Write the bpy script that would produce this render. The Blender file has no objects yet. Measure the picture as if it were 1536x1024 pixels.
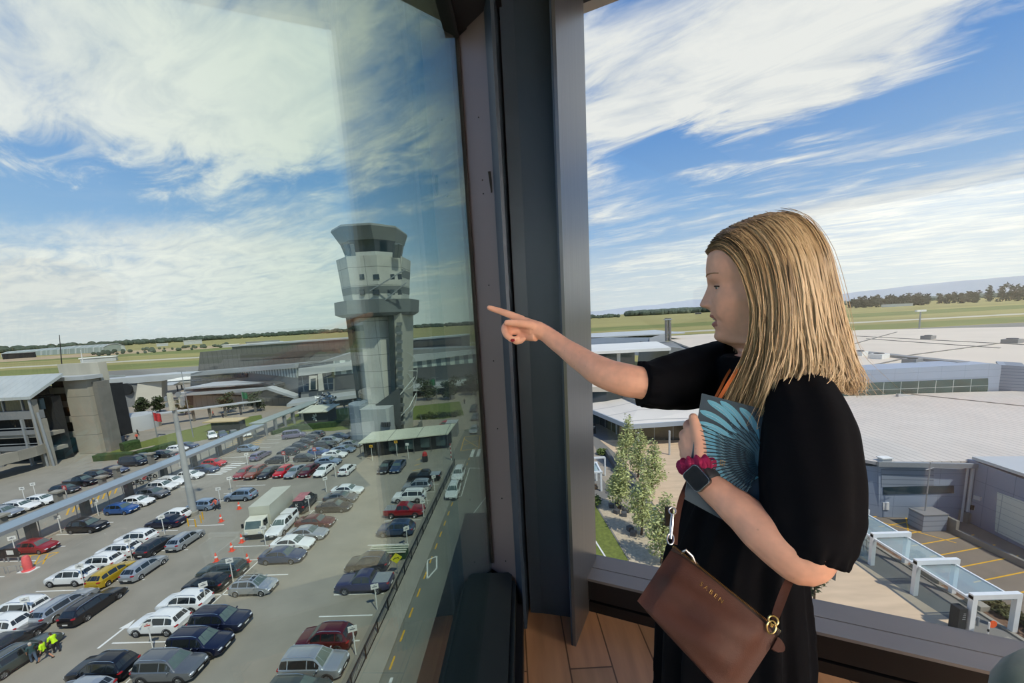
import bpy, bmesh, math, random
from mathutils import Vector, Matrix, Euler, noise as mnoise
random.seed(7)
PI = math.pi
scene = bpy.context.scene
COL = scene.collection
EYE = 24.0                       # eye height above the car park
FLOOR = 22.45                    # floor of the room, 1.55 m below the eye

# ------------------------------------------------------------------ camera
F_PX, CX, CY = 577.0, 768.0, 565.0
PITCH, ROLL, YAW = math.atan(86/577.0), math.radians(3.1), math.radians(1.9)
_cy, _sy = math.cos(YAW), math.sin(YAW)
C_F = Vector((-_sy*math.cos(PITCH), _cy*math.cos(PITCH), -math.sin(PITCH)))
_r0 = Vector((_cy, _sy, 0)); _u0 = _r0.cross(C_F)
C_R = _r0*math.cos(ROLL) - _u0*math.sin(ROLL)
C_U = _u0*math.cos(ROLL) + _r0*math.sin(ROLL)
cam_data = bpy.data.cameras.new('camera')
cam = bpy.data.objects.new('camera', cam_data); COL.objects.link(cam)
cam.matrix_world = Matrix(((C_R.x, C_U.x, -C_F.x, 0), (C_R.y, C_U.y, -C_F.y, 0), (C_R.z, C_U.z, -C_F.z, EYE), (0, 0, 0, 1)))
cam_data.sensor_fit = 'HORIZONTAL'; cam_data.sensor_width = 36
cam_data.lens = 36*F_PX/1536
cam_data.shift_y = (CY-512)/1536
cam_data.clip_start = 0.02; cam_data.clip_end = 60000
scene.camera = cam
EYEV = Vector((0, 0, EYE))
def ray(px, py):
    return C_R*((px-CX)/F_PX) + C_U*((CY-py)/F_PX) + C_F
def P(px, py, d):
    """the point seen at that spot of the photograph, d metres ahead of the camera"""
    return EYEV + ray(px, py)*d
def G(px, py, z=0.0):
    """the point seen at that spot of the photograph, at height z"""
    r = ray(px, py); return EYEV + r*((z-EYE)/r.z)
def Y(px, py, y):
    r = ray(px, py); return EYEV + r*(y/r.y)

# ------------------------------------------------------------------ view
vs = scene.view_settings
scene.display_settings.display_device = 'sRGB'
vs.view_transform = 'Standard'; vs.look = 'None'; vs.gamma = 1; vs.use_curve_mapping = False
vs.exposure = 0.0
scene.cycles.max_bounces = 10; scene.cycles.transparent_max_bounces = 24
scene.cycles.caustics_reflective = False; scene.cycles.caustics_refractive = False
scene.cycles.use_denoising = True
scene.cycles.sample_clamp_indirect = 8

# ------------------------------------------------------------------ materials
def s2l(c):
    return tuple((x/12.92 if x <= .04045 else ((x+.055)/1.055)**2.4) for x in c)
def rgb(r, g, b):
    return s2l((r/255, g/255, b/255)) + (1,)
MATS = {}
def mat(name, col, rough=.6, metal=0., var=.12, scale=6., bump=0., spec=.5, detail=4., stretch=(1, 1, 1), coat=0., sheen=0., sss=0.):
    """principled material whose colour wanders with object-space noise"""
    if name in MATS: return MATS[name]
    m = bpy.data.materials.new(name); m.use_nodes = True
    nt = m.node_tree; n = nt.nodes; L = nt.links
    b = n['Principled BSDF']
    b.inputs['Roughness'].default_value = rough; b.inputs['Metallic'].default_value = metal
    b.inputs['Specular IOR Level'].default_value = spec
    if coat: b.inputs['Coat Weight'].default_value = coat; b.inputs['Coat Roughness'].default_value = .08
    if sheen: b.inputs['Sheen Weight'].default_value = sheen
    if sss:
        b.inputs['Subsurface Weight'].default_value = sss; b.inputs['Subsurface Scale'].default_value = .004
        b.inputs['Subsurface Radius'].default_value = (1, .35, .2)
    tc = n.new('ShaderNodeTexCoord'); mp = n.new('ShaderNodeMapping'); mp.inputs['Scale'].default_value = stretch
    L.new(tc.outputs['Object'], mp.inputs['Vector'])
    nz = n.new('ShaderNodeTexNoise'); nz.inputs['Scale'].default_value = scale; nz.inputs['Detail'].default_value = detail
    L.new(mp.outputs['Vector'], nz.inputs['Vector'])
    r = n.new('ShaderNodeValToRGB')
    lo = tuple(max(0, c*(1-var)) for c in col[:3]) + (1,); hi = tuple(min(1, c*(1+var)) for c in col[:3]) + (1,)
    r.color_ramp.elements[0].position = .3; r.color_ramp.elements[0].color = lo
    r.color_ramp.elements[1].position = .7; r.color_ramp.elements[1].color = hi
    L.new(nz.outputs['Fac'], r.inputs['Fac']); L.new(r.outputs['Color'], b.inputs['Base Color'])
    if bump:
        bp = n.new('ShaderNodeBump'); bp.inputs['Strength'].default_value = bump; bp.inputs['Distance'].default_value = .01
        L.new(nz.outputs['Fac'], bp.inputs['Height']); L.new(bp.outputs['Normal'], b.inputs['Normal'])
    MATS[name] = m
    return m
def nodes(m): return m.node_tree.nodes, m.node_tree.links
def striped(name, c1, c2, axis=0, period=1.0, duty=.1, rough=.6, metal=0., soft=.02, var=.08, space='Object', scale=.3, axis2=None, period2=1., duty2=.05):
    """c1 surface with c2 lines every period metres along an axis (seams, ribs, joints)"""
    if name in MATS: return MATS[name]
    m = mat(name, c1, rough, metal, var, scale)
    n, L = nodes(m); b = n['Principled BSDF']
    base = b.inputs['Base Color'].links[0].from_socket
    tc = [x for x in n if x.type == 'TEX_COORD'][0]
    sp = n.new('ShaderNodeSeparateXYZ'); L.new(tc.outputs[space], sp.inputs[0])
    def line(ax, per, du):
        d = n.new('ShaderNodeMath'); d.operation = 'DIVIDE'; d.inputs[1].default_value = per; L.new(sp.outputs[ax], d.inputs[0])
        f = n.new('ShaderNodeMath'); f.operation = 'FRACT'; L.new(d.outputs[0], f.inputs[0])
        l = n.new('ShaderNodeMath'); l.operation = 'LESS_THAN'; l.inputs[1].default_value = du; L.new(f.outputs[0], l.inputs[0])
        return l.outputs[0]
    fac = line(axis, period, duty)
    if axis2 is not None:
        mx = n.new('ShaderNodeMath'); mx.operation = 'MAXIMUM'; L.new(fac, mx.inputs[0]); L.new(line(axis2, period2, duty2), mx.inputs[1]); fac = mx.outputs[0]
    mix = n.new('ShaderNodeMix'); mix.data_type = 'RGBA'
    L.new(fac, mix.inputs['Factor']); L.new(base, mix.inputs[6]); mix.inputs[7].default_value = c2
    L.new(mix.outputs[2], b.inputs['Base Color'])
    return m
def pane_mat(name, tint_front, tint_edge, refl=1.0):
    """thin window glass: sees through, mirrors by Fresnel, the tint deepens as the path through the pane gets longer"""
    m = bpy.data.materials.new(name); m.use_nodes = True; n, L = nodes(m); n.clear()
    out = n.new('ShaderNodeOutputMaterial')
    lw = n.new('ShaderNodeLayerWeight'); lw.inputs['Blend'].default_value = .5
    pw = n.new('ShaderNodeMath'); pw.operation = 'POWER'; pw.inputs[1].default_value = 5; L.new(lw.outputs['Facing'], pw.inputs[0])
    mu = n.new('ShaderNodeMath'); mu.operation = 'MULTIPLY_ADD'; mu.use_clamp = True      # Schlick's Fresnel, the same on either face of the pane
    mu.inputs[1].default_value = .96*refl; mu.inputs[2].default_value = .04*refl; L.new(pw.outputs[0], mu.inputs[0])
    cr = n.new('ShaderNodeValToRGB'); cr.color_ramp.elements[0].color = tint_front; cr.color_ramp.elements[1].color = tint_edge
    cr.color_ramp.elements[0].position = .3; cr.color_ramp.elements[1].position = .95
    L.new(lw.outputs['Facing'], cr.inputs['Fac'])
    tr = n.new('ShaderNodeBsdfTransparent'); L.new(cr.outputs[0], tr.inputs['Color'])
    gl = n.new('ShaderNodeBsdfGlossy'); gl.inputs['Roughness'].default_value = 0; gl.inputs['Color'].default_value = (.92, 1, .95, 1)
    mx = n.new('ShaderNodeMixShader'); L.new(mu.outputs[0], mx.inputs[0]); L.new(tr.outputs[0], mx.inputs[1]); L.new(gl.outputs[0], mx.inputs[2])
    L.new(mx.outputs[0], out.inputs['Surface'])
    MATS[name] = m
    return m

# ------------------------------------------------------------------ mesh builder
class MB:
    def __init__(s): s.v = []; s.f = []; s.mi = []
    def add(s, vs, fs, mi=0):
        o = len(s.v); s.v += [tuple(v) for v in vs]; s.f += [tuple(o+i for i in f) for f in fs]; s.mi += [mi]*len(fs); return s
    def box(s, lo, hi, M=None, mi=0):
        x0, y0, z0 = lo; x1, y1, z1 = hi
        vs = [Vector(p) for p in ((x0, y0, z0), (x1, y0, z0), (x1, y1, z0), (x0, y1, z0), (x0, y0, z1), (x1, y0, z1), (x1, y1, z1), (x0, y1, z1))]
        if M is not None: vs = [M @ v for v in vs]
        return s.add(vs, [(0, 3, 2, 1), (4, 5, 6, 7), (0, 1, 5, 4), (1, 2, 6, 5), (2, 3, 7, 6), (3, 0, 4, 7)], mi)
    def prism(s, poly, z0, z1, M=None, mi=0):
        """poly: counter-clockwise (x, y) pairs; z0/z1 numbers or per-vertex lists"""
        n = len(poly)
        a = z0 if isinstance(z0, (list, tuple)) else [z0]*n
        b = z1 if isinstance(z1, (list, tuple)) else [z1]*n
        vs = [Vector((p[0], p[1], a[i])) for i, p in enumerate(poly)] + [Vector((p[0], p[1], b[i])) for i, p in enumerate(poly)]
        if M is not None: vs = [M @ v for v in vs]
        fs = [tuple(range(n-1, -1, -1)), tuple(range(n, 2*n))] + [(i, (i+1) % n, n+(i+1) % n, n+i) for i in range(n)]
        return s.add(vs, fs, mi)
    def bar(s, a, b, w, h=None, up=(0, 0, 1), mi=0):
        """square bar from a to b"""
        a = Vector(a); b = Vector(b); h = h or w
        d = (b-a).normalized(); u = Vector(up)
        if abs(d.dot(u)) > .98: u = Vector((0, 1, 0))
        x = d.cross(u).normalized(); u = x.cross(d).normalized()
        vs = [p + x*i*w/2 + u*j*h/2 for p in (a, b) for i, j in ((-1, -1), (1, -1), (1, 1), (-1, 1))]
        return s.add(vs, [(3, 2, 1, 0), (4, 5, 6, 7), (0, 1, 5, 4), (1, 2, 6, 5), (2, 3, 7, 6), (3, 0, 4, 7)], mi)
    def tube(s, pts, r, n=8, cap=True, mi=0, flat=1.0):
        pts = [Vector(p) for p in pts]; m = len(pts)
        rs = r if isinstance(r, (list, tuple)) else [r]*m
        ref = None; rings = []
        for i, p in enumerate(pts):
            t = (pts[min(i+1, m-1)] - pts[max(i-1, 0)])
            t = t.normalized() if t.length > 1e-9 else Vector((0, 0, 1))
            if ref is None:
                ref = Vector((0, 0, 1)) if abs(t.z) < .9 else Vector((1, 0, 0))
            x = t.cross(ref)
            x = x.normalized() if x.length > 1e-6 else Vector((1, 0, 0))
            ref = x.cross(t).normalized()
            rings.append([p + (x*math.cos(2*PI*k/n) + ref*math.sin(2*PI*k/n)*flat)*rs[i] for k in range(n)])
        return s.loft(rings, cap, mi)
    def loft(s, rings, cap=True, mi=0, closed=True):
        n = len(rings[0]); m = len(rings)
        vs = [p for r in rings for p in r]; fs = []
        for i in range(m-1):
            for k in range(n if closed else n-1):
                k2 = (k+1) % n
                fs.append((i*n+k, i*n+k2, (i+1)*n+k2, (i+1)*n+k))
        if cap: fs += [tuple(range(n-1, -1, -1)), tuple((m-1)*n+k for k in range(n))]
        return s.add(vs, fs, mi)
    def lathe(s, prof, n=24, c=(0, 0, 0), cap=True, mi=0, ax='z'):
        rings = []
        for r, z in prof:
            ring = []
            for k in range(n):
                a = 2*PI*k/n
                p = (r*math.cos(a), r*math.sin(a), z)
                if ax == 'y': p = (r*math.cos(a), z, -r*math.sin(a))
                if ax == 'x': p = (z, r*math.cos(a), r*math.sin(a))
                ring.append(Vector(p)+Vector(c))
            rings.append(ring)
        return s.loft(rings, cap, mi)
    def ball(s, c, r, n=12, m=8, mi=0, M=None):
        rx, ry, rz = r if isinstance(r, (list, tuple)) else (r, r, r)
        c = Vector(c); vs = []; fs = []
        for i in range(m+1):
            t = PI*i/m
            for k in range(n):
                a = 2*PI*k/n
                q = Vector((rx*math.sin(t)*math.cos(a), ry*math.sin(t)*math.sin(a), rz*math.cos(t)))
                if M is not None: q = M @ q
                vs.append(c+q)
        for i in range(m):
            for k in range(n):
                k2 = (k+1) % n
                fs.append((i*n+k, (i+1)*n+k, (i+1)*n+k2, i*n+k2))
        return s.add(vs, fs, mi)
    def quad(s, a, b, c, d, mi=0): return s.add([a, b, c, d], [(0, 1, 2, 3)], mi)
    def mesh(s, name, mats, smooth=False, angle=None):
        me = bpy.data.meshes.new(name); me.from_pydata(s.v, [], s.f); me.update()
        for m in (mats if isinstance(mats, (list, tuple)) else [mats]): me.materials.append(m)
        if any(s.mi): me.polygons.foreach_set('material_index', s.mi)
        if smooth:
            me.polygons.foreach_set('use_smooth', [True]*len(me.polygons))
            if angle: me.set_sharp_from_angle(angle=math.radians(angle))
        bm = bmesh.new(); bm.from_mesh(me); bmesh.ops.recalc_face_normals(bm, faces=bm.faces); bm.to_mesh(me); bm.free()
        return me
    def build(s, name, mats, parent=None, smooth=False, angle=35, bevel=0.):
        me = s.mesh(name, mats, smooth, angle)
        if bevel:
            bm = bmesh.new(); bm.from_mesh(me)
            bmesh.ops.bevel(bm, geom=list(bm.edges), offset=bevel, segments=2, affect='EDGES', profile=.5, clamp_overlap=True)
            bm.to_mesh(me); bm.free()
        o = bpy.data.objects.new(name, me); COL.objects.link(o)
        if parent is not None: o.parent = parent
        return o
def tag(o, label=None, cat=None, group=None, kind=None):
    if label: o['label'] = label
    if cat: o['category'] = cat
    if group: o['group'] = group
    if kind: o['kind'] = kind
    return o
def struct(o): o['kind'] = 'structure'; return o
def empty(name, loc, rz=0., label=None, cat=None, group=None):
    o = bpy.data.objects.new(name, None); COL.objects.link(o); o.empty_display_size = .2
    o.location = loc; o.rotation_euler = (0, 0, rz)
    return tag(o, label, cat, group)
def kids(o): return [c for c in o.children]
def dup(o, loc=None, rz=None, label=None, group=None, parent=None):
    c = o.copy(); COL.objects.link(c)
    if parent is not None: c.parent = parent
    if loc is not None: c.location = loc
    if rz is not None: c.rotation_euler = (0, 0, rz)
    if label: c['label'] = label
    if group: c['group'] = group
    for ch in kids(o): dup(ch, parent=c)
    return c
def recolour(o, m, names):
    """give the named parts of this copy a material of their own (mesh data stays shared)"""
    for ch in kids(o):
        if ch.name.split('.')[0] in names:
            ch.material_slots[0].link = 'OBJECT'; ch.material_slots[0].material = m
        recolour(ch, m, names)
def text_mesh(body, size, depth=0.):
    cu = bpy.data.curves.new('lettering', 'FONT'); cu.body = body; cu.size = size; cu.extrude = depth
    cu.align_x = 'CENTER'; cu.align_y = 'CENTER'
    ob = bpy.data.objects.new('lettering', cu); COL.objects.link(ob)
    dg = bpy.context.evaluated_depsgraph_get()
    me = bpy.data.meshes.new_from_object(ob.evaluated_get(dg))
    bpy.data.objects.remove(ob); bpy.data.curves.remove(cu)
    return me
def lettering(body, size, M, m, parent=None, name='lettering', depth=.001):
    me = text_mesh(body, size, depth); me.transform(M); me.materials.clear(); me.materials.append(m)
    o = bpy.data.objects.new(name, me); COL.objects.link(o)
    if parent is not None: o.parent = parent
    return o
def frame_matrix(o, x, y, z):
    return Matrix(((x.x, y.x, z.x, o.x), (x.y, y.y, z.y, o.y), (x.z, y.z, z.z, o.z), (0, 0, 0, 1)))

# ------------------------------------------------------------------ sky
def azel(px, py):
    r = ray(px, py).normalized(); return math.atan2(r.x, r.y), math.asin(r.z)
world = bpy.data.worlds.new('sky'); scene.world = world; world.use_nodes = True
n = world.node_tree.nodes; L = world.node_tree.links; n.clear()
def M_(op, a, b=None, c=None, clamp=False):
    x = n.new('ShaderNodeMath'); x.operation = op; x.use_clamp = clamp
    for i, q in enumerate((a, b, c)):
        if q is None: continue
        if isinstance(q, (int, float)): x.inputs[i].default_value = q
        else: L.new(q, x.inputs[i])
    return x.outputs[0]
tc = n.new('ShaderNodeTexCoord'); sp = n.new('ShaderNodeSeparateXYZ'); L.new(tc.outputs['Generated'], sp.inputs[0])
dx, dy, dz = sp.outputs
az = M_('ARCTAN2', dx, dy); el = M_('ARCSINE', dz)
zc = M_('ADD', M_('MAXIMUM', dz, 0.0), .07)
cx_, cy_ = M_('DIVIDE', dx, zc), M_('DIVIDE', dy, zc)
ang = math.radians(-32)                                   # the wind combs the cloud sheet along this bearing
pu = M_('ADD', M_('MULTIPLY', cx_, math.cos(ang)), M_('MULTIPLY', cy_, math.sin(ang)))
pv = M_('SUBTRACT', M_('MULTIPLY', cy_, math.cos(ang)), M_('MULTIPLY', cx_, math.sin(ang)))
def fbm(su, sv, scale, detail, rough, dist, seed):
    cb = n.new('ShaderNodeCombineXYZ'); L.new(M_('MULTIPLY', pu, su), cb.inputs[0]); L.new(M_('MULTIPLY', pv, sv), cb.inputs[1]); cb.inputs[2].default_value = seed
    nz = n.new('ShaderNodeTexNoise'); nz.inputs['Scale'].default_value = scale; nz.inputs['Detail'].default_value = detail
    nz.inputs['Roughness'].default_value = rough; nz.inputs['Distortion'].default_value = dist
    L.new(cb.outputs[0], nz.inputs['Vector']); return nz.outputs['Fac']
big = fbm(.55, 1.0, 1.1, 3, .5, .4, 2.3)
wisp = fbm(.6, 1.35, 3.2, 9, .62, .7, 7.1)
fine = fbm(.45, 1.6, 11.0, 6, .6, .5, 4.4)
cloud = M_('ADD', M_('ADD', M_('MULTIPLY', big, .55), M_('MULTIPLY', wisp, .40)), M_('MULTIPLY', fine, .14))
def blob(px, py, w, h, tilt, amp):
    """a named cloud bank: centre, half sizes in degrees, tilt in degrees, weight"""
    global cloud
    a0, e0 = azel(px, py); t = math.radians(tilt)
    da = M_('MULTIPLY', M_('SUBTRACT', az, a0), math.cos(e0)); de = M_('SUBTRACT', el, e0)
    wob = M_('MULTIPLY', M_('SUBTRACT', wisp, .5), .22)
    u = M_('ADD', M_('ADD', M_('MULTIPLY', da, math.cos(t)), M_('MULTIPLY', de, math.sin(t))), wob)
    v = M_('ADD', M_('SUBTRACT', M_('MULTIPLY', de, math.cos(t)), M_('MULTIPLY', da, math.sin(t))), M_('MULTIPLY', wob, .6))
    q = M_('ADD', M_('POWER', M_('DIVIDE', u, math.radians(w)), 2.0), M_('POWER', M_('DIVIDE', v, math.radians(h)), 2.0))
    g = M_('EXPONENT', M_('MULTIPLY', q, -1.0))
    cloud = M_('ADD', cloud, M_('MULTIPLY', g, amp))
blob(1190, 75, 15, 9, 14, .34); blob(1420, 190, 11, 2.6, 10, .24); blob(900, 170, 6, 8, 0, .12)
blob(1290, 235, 13, 3.2, 8, -.14); blob(1010, 255, 10, 4, 5, -.16); blob(1480, 110, 8, 4, 20, -.18); blob(1180, 340, 14, 2.0, 4, .10)
blob(1250, 385, 24, 3.5, 2, .12); blob(1000, 215, 6, 2, 10, -.10)
blob(200, 150, 19, 12, -8, .26); blob(420, 150, 9, 9, 0, .14); blob(150, 300, 12, 3.0, -3, -.20); blob(420, 285, 12, 3.2, 0, -.16)
blob(250, 385, 24, 3.5, 0, .12); blob(610, 330, 7, 10, 0, -.10); blob(560, 130, 8, 8, 0, .04)
blob(620, 200, 6, 4, 0, .06); blob(300, 450, 26, 3.5, 0, .14)
sm = n.new('ShaderNodeMapRange'); sm.interpolation_type = 'SMOOTHSTEP'
sm.inputs['From Min'].default_value = .50; sm.inputs['From Max'].default_value = .74; L.new(cloud, sm.inputs['Value'])
# blue dome, paler to the horizon
rp = n.new('ShaderNodeValToRGB'); L.new(M_('MULTIPLY', el, 2/PI), rp.inputs['Fac'])
cr = rp.color_ramp
cr.elements[0].position = 0.0; cr.elements[0].color = rgb(204, 217, 224)
cr.elements[1].position = .6; cr.elements[1].color = rgb(66, 110, 178)
for p_, c_ in ((.05, rgb(190, 208, 224)), (.12, rgb(150, 187, 226)), (.25, rgb(104, 154, 216)), (.4, rgb(84, 134, 200))):
    e = cr.elements.new(p_); e.color = c_
# cloud colour: white sunlit with soft grey hollows
cc = n.new('ShaderNodeValToRGB'); L.new(M_('ADD', M_('MULTIPLY', wisp, .6), M_('MULTIPLY', cloud, .4)), cc.inputs['Fac'])
cc.color_ramp.elements[0].position = .42; cc.color_ramp.elements[0].color = rgb(205, 212, 220)
cc.color_ramp.elements[1].position = .66; cc.color_ramp.elements[1].color = rgb(244, 244, 240)
mixc = n.new('ShaderNodeMix'); mixc.data_type = 'RGBA'
L.new(M_('MULTIPLY', sm.outputs[0], .96), mixc.inputs['Factor']); L.new(rp.outputs[0], mixc.inputs[6]); L.new(cc.outputs[0], mixc.inputs[7])
# veil of haze low down
vz = n.new('ShaderNodeMapRange'); vz.inputs['From Min'].default_value = 0.0; vz.inputs['From Max'].default_value = .17; vz.inputs['To Min'].default_value = .8; vz.inputs['To Max'].default_value = 0.0
L.new(el, vz.inputs['Value'])
mixh = n.new('ShaderNodeMix'); mixh.data_type = 'RGBA'; L.new(vz.outputs[0], mixh.inputs['Factor']); L.new(mixc.outputs[2], mixh.inputs[6]); mixh.inputs[7].default_value = rgb(214, 222, 226)
bg = n.new('ShaderNodeBackground'); bg.inputs['Strength'].default_value = 1.0; L.new(mixh.outputs[2], bg.inputs['Color'])
wo = n.new('ShaderNodeOutputWorld'); L.new(bg.outputs[0], wo.inputs['Surface'])
sun_d = bpy.data.lights.new('sun', 'SUN'); sun_d.energy = 3.3; sun_d.angle = math.radians(1.5); sun_d.color = (1, .95, .86)
sun = bpy.data.objects.new('sun', sun_d); COL.objects.link(sun)
SUN_AZ, SUN_EL = math.radians(138), math.radians(55)
sd = Vector((math.sin(SUN_AZ)*math.cos(SUN_EL), math.cos(SUN_AZ)*math.cos(SUN_EL), math.sin(SUN_EL)))
sun.rotation_euler = (-sd).to_track_quat('-Z', 'Y').to_euler()
# ================================================================== the room
Z0 = FLOOR
M_floor = mat('oak_boards', rgb(176, 138, 104), .45, 0, .22, 2.2, .15, stretch=(7, .8, 1))
def board_material(m):
    n, L = nodes(m); b = n['Principled BSDF']
    base = b.inputs['Base Color'].links[0].from_socket
    tc = [x for x in n if x.type == 'TEX_COORD'][0]
    mp = [x for x in n if x.type == 'MAPPING'][0]; mp.inputs['Rotation'].default_value = (0, 0, 0)
    br = n.new('ShaderNodeTexBrick'); br.offset = .37; br.inputs['Scale'].default_value = 1
    br.inputs['Brick Width'].default_value = 1.5; br.inputs['Row Height'].default_value = .19; br.inputs['Mortar Size'].default_value = .0035
    br.inputs['Color1'].default_value = (.85, .85, .85, 1); br.inputs['Color2'].default_value = (1.15, 1.05, 1, 1); br.inputs['Mortar'].default_value = (.28, .25, .22, 1)
    mp2 = n.new('ShaderNodeMapping'); mp2.inputs['Rotation'].default_value = (0, 0, math.radians(88))
    L.new(tc.outputs['Object'], mp2.inputs['Vector']); L.new(mp2.outputs[0], br.inputs['Vector'])
    mx = n.new('ShaderNodeMix'); mx.data_type = 'RGBA'; mx.blend_type = 'MULTIPLY'; mx.inputs['Factor'].default_value = 1
    L.new(base, mx.inputs[6]); L.new(br.outputs['Color'], mx.inputs[7]); L.new(mx.outputs[2], b.inputs['Base Color'])
board_material(M_floor)
M_frame = mat('dark_bronze_frame', rgb(52, 50, 54), .42, .4, .08, 3)
M_mull = mat('taupe_metal_frame', rgb(120, 112, 115), .45, .3, .05, 2, stretch=(1, 1, .05))
M_sill = mat('graphite_sill', rgb(126, 124, 124), .5, .2, .05, 4)
M_black = mat('black_metal', rgb(20, 20, 23), .5, .2, .1, 5)
M_steel = mat('blue_black_steel', rgb(54, 70, 88), .42, .3, .1, 1.5, stretch=(1, 1, .1))
M_brushed = mat('brushed_metal', rgb(122, 124, 126), .32, .75, .08, 9, stretch=(14, 14, .2))
M_wallw = mat('room_plaster', rgb(226, 220, 212), .9, 0, .03, 4)
M_gasket = mat('black_gasket', rgb(14, 14, 15), .7, 0, .1, 5)
M_glassL = pane_mat('green_tinted_pane', (.965, .985, .965, 1), (.72, .83, .75, 1))
M_glassR = pane_mat('clear_pane', (.98, .99, .985, 1), (.9, .95, .92, 1), .55)

XL = -.236                                     # inner face of the left-hand glass
WD = Vector((.922, -.388, 0)).normalized()     # the right-hand window wall runs this way
WN = Vector((-WD.y, WD.x, 0))                  # outward
R0 = Vector((.333, 2.028, 0))                  # a point on the right-hand glass line
def rw(s, o, z): v = R0 + WD*s + WN*o; return Vector((v.x, v.y, Z0+z))
RS0, RS1 = .0, 6.2
HEAD_L, HEAD_R = 2.86, 3.02
ZS = .20
corner = (-.1, 2.16)
far_r = R0 + WD*RS1
room_poly = [(XL-.3, -5.5), (far_r.x+.35, -5.5), (far_r.x+.35, far_r.y+.1), (far_r.x, far_r.y+.3), (.33, 2.33), (-.2, 2.4), (XL-.3, 2.1)]
fl = MB(); fl.prism(room_poly, Z0-.25, Z0); struct(fl.build('floor', M_floor))
ce = MB(); ce.prism(room_poly, Z0+3.12, Z0+3.4); struct(ce.build('ceiling', M_wallw))
wb = MB(); wb.box((XL-.3, -5.8, Z0), (far_r.x+.35, -5.5, Z0+3.12)); struct(wb.build('wall_back', M_wallw))
wr_ = MB(); wr_.box((far_r.x+.35, -5.8, Z0), (far_r.x+.65, far_r.y+.1, Z0+3.12)); struct(wr_.build('wall_right', M_wallw))
# left-hand window: sill box, pane, gasket, head
YC = 1.97
w1 = MB(); w1.box((XL-.012, -5.5, Z0+ZS-.02), (XL, YC+.02, Z0+HEAD_L+.03)); win1 = struct(w1.build('window_1', M_glassL))
t = MB()
t.box((XL-.10, -5.5, Z0), (-.104, YC-.12, Z0+ZS-.012)); t.box((XL-.012, -5.5, Z0+ZS-.012), (-.120, YC-.07, Z0+ZS))
t.prism([(-.104, -5.5), (-.098, -5.5), (-.098, 1.80), (-.104, 1.80)], Z0+.05, Z0+ZS+.004)
struct(t.build('trim_1', mat('deep_green_black_sill', rgb(42, 46, 44), .4, .2, .06, 3)))
t = MB(); t.box((-.104, -5.5, Z0), (-.066, 1.75, Z0+.13)); struct(t.build('baseboard_left', M_black))
t = MB(); t.box((XL-.014, -5.5, Z0+HEAD_L), (-.02, YC+.15, Z0+3.12)); t.box((XL-.05, -5.5, Z0+HEAD_L-.02), (XL+.012, YC, Z0+HEAD_L)); struct(t.build('trim_2', M_frame))
t = MB(); t.box((-.48, -5.5, Z0+.02), (XL-.014, 2.62, Z0+.17)); struct(t.build('trim_outer_ledge', mat('outer_ledge', rgb(48, 52, 50), .5, 0, .1, 2)))  # dark ledge, also built to stand for the sill's mirror image
# mullion between the panes: folded taupe plate facing the room
A = Vector((XL-.004, 2.005)); B = Vector((-.094, 1.855)); d = (B-A); nrm = Vector((-d.y, d.x)).normalized()
if nrm.y < 0: nrm = -nrm
Mm = A + d*.40
t = MB()
t.prism([tuple(A), tuple(Mm + nrm*.004), tuple(Mm-nrm*.003), tuple(B), tuple(B+nrm*.16), tuple(A+nrm*.13)], Z0+ZS-.05, Z0+3.12)
mull = struct(t.build('trim_3', M_mull))
g = MB(); g.box((XL-.006, YC+.012, Z0+ZS), (XL+.008, YC+.034, Z0+HEAD_L)); struct(g.build('trim_4', M_gasket))
dirn = d.normalized()
sc = MB()
for z in (2.47, 2.2, 2.14, 1.72, 1.35, 1.0, .62, .26):
    c = A + d*.62 - nrm*.0028
    sc.ball((c.x, c.y, Z0+z), (.0035, .0035, .0035), 8, 6)
s_ = struct(sc.build('trim_screws', M_gasket, smooth=True)); s_.parent = mull
sl = MB(); c = A + d*.9 - nrm*.003
sl.bar((c.x-.004, c.y, Z0+2.22), (c.x+.004, c.y+.002, Z0+2.13), .012, .006); s_ = struct(sl.build('trim_latch_slot', M_gasket)); s_.parent = mull
# steel column: left leaf, web, right leaf
tip = Vector((.180, 1.622)); bk = Vector((.352, 2.0)); fd = (bk-tip).normalized(); fn = Vector((-fd.y, fd.x))
t = MB(); t.prism([tuple(tip), tuple(bk), tuple(bk+fn*.014), tuple(tip+fn*.014)], Z0, Z0+3.12)
struct(t.build('trim_5', M_brushed))
t = MB()
lt = Vector((-.064, 1.735))
t.prism([(-.097, 1.85), tuple(lt), (lt.x+.014, lt.y+.003), (-.03, 1.98), (-.085, 1.98)], Z0, Z0+3.12)
t.prism([(-.03, 1.845), (.03, 1.838), (.20, 1.80), (.26, 1.865), (.25, 1.93), (-.02, 1.93)], Z0, Z0+3.12)
t.prism([tuple(tip+fn*.0145), tuple(tip+fn*.022), tuple(bk+fn*.022), tuple(bk+fn*.0145)], Z0, Z0+3.12)
struct(t.build('trim_6', M_steel))
# outer corner closure between the two glass lines
t = MB(); t.prism([(XL-.02, 2.06), (-.11, 1.99), (.25, 1.96), (.335, 2.0), (.345, 2.1), (.1, 2.35), (XL-.02, 2.2)], Z0-.2, Z0+3.12); struct(t.build('wall_corner', M_frame))
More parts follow.
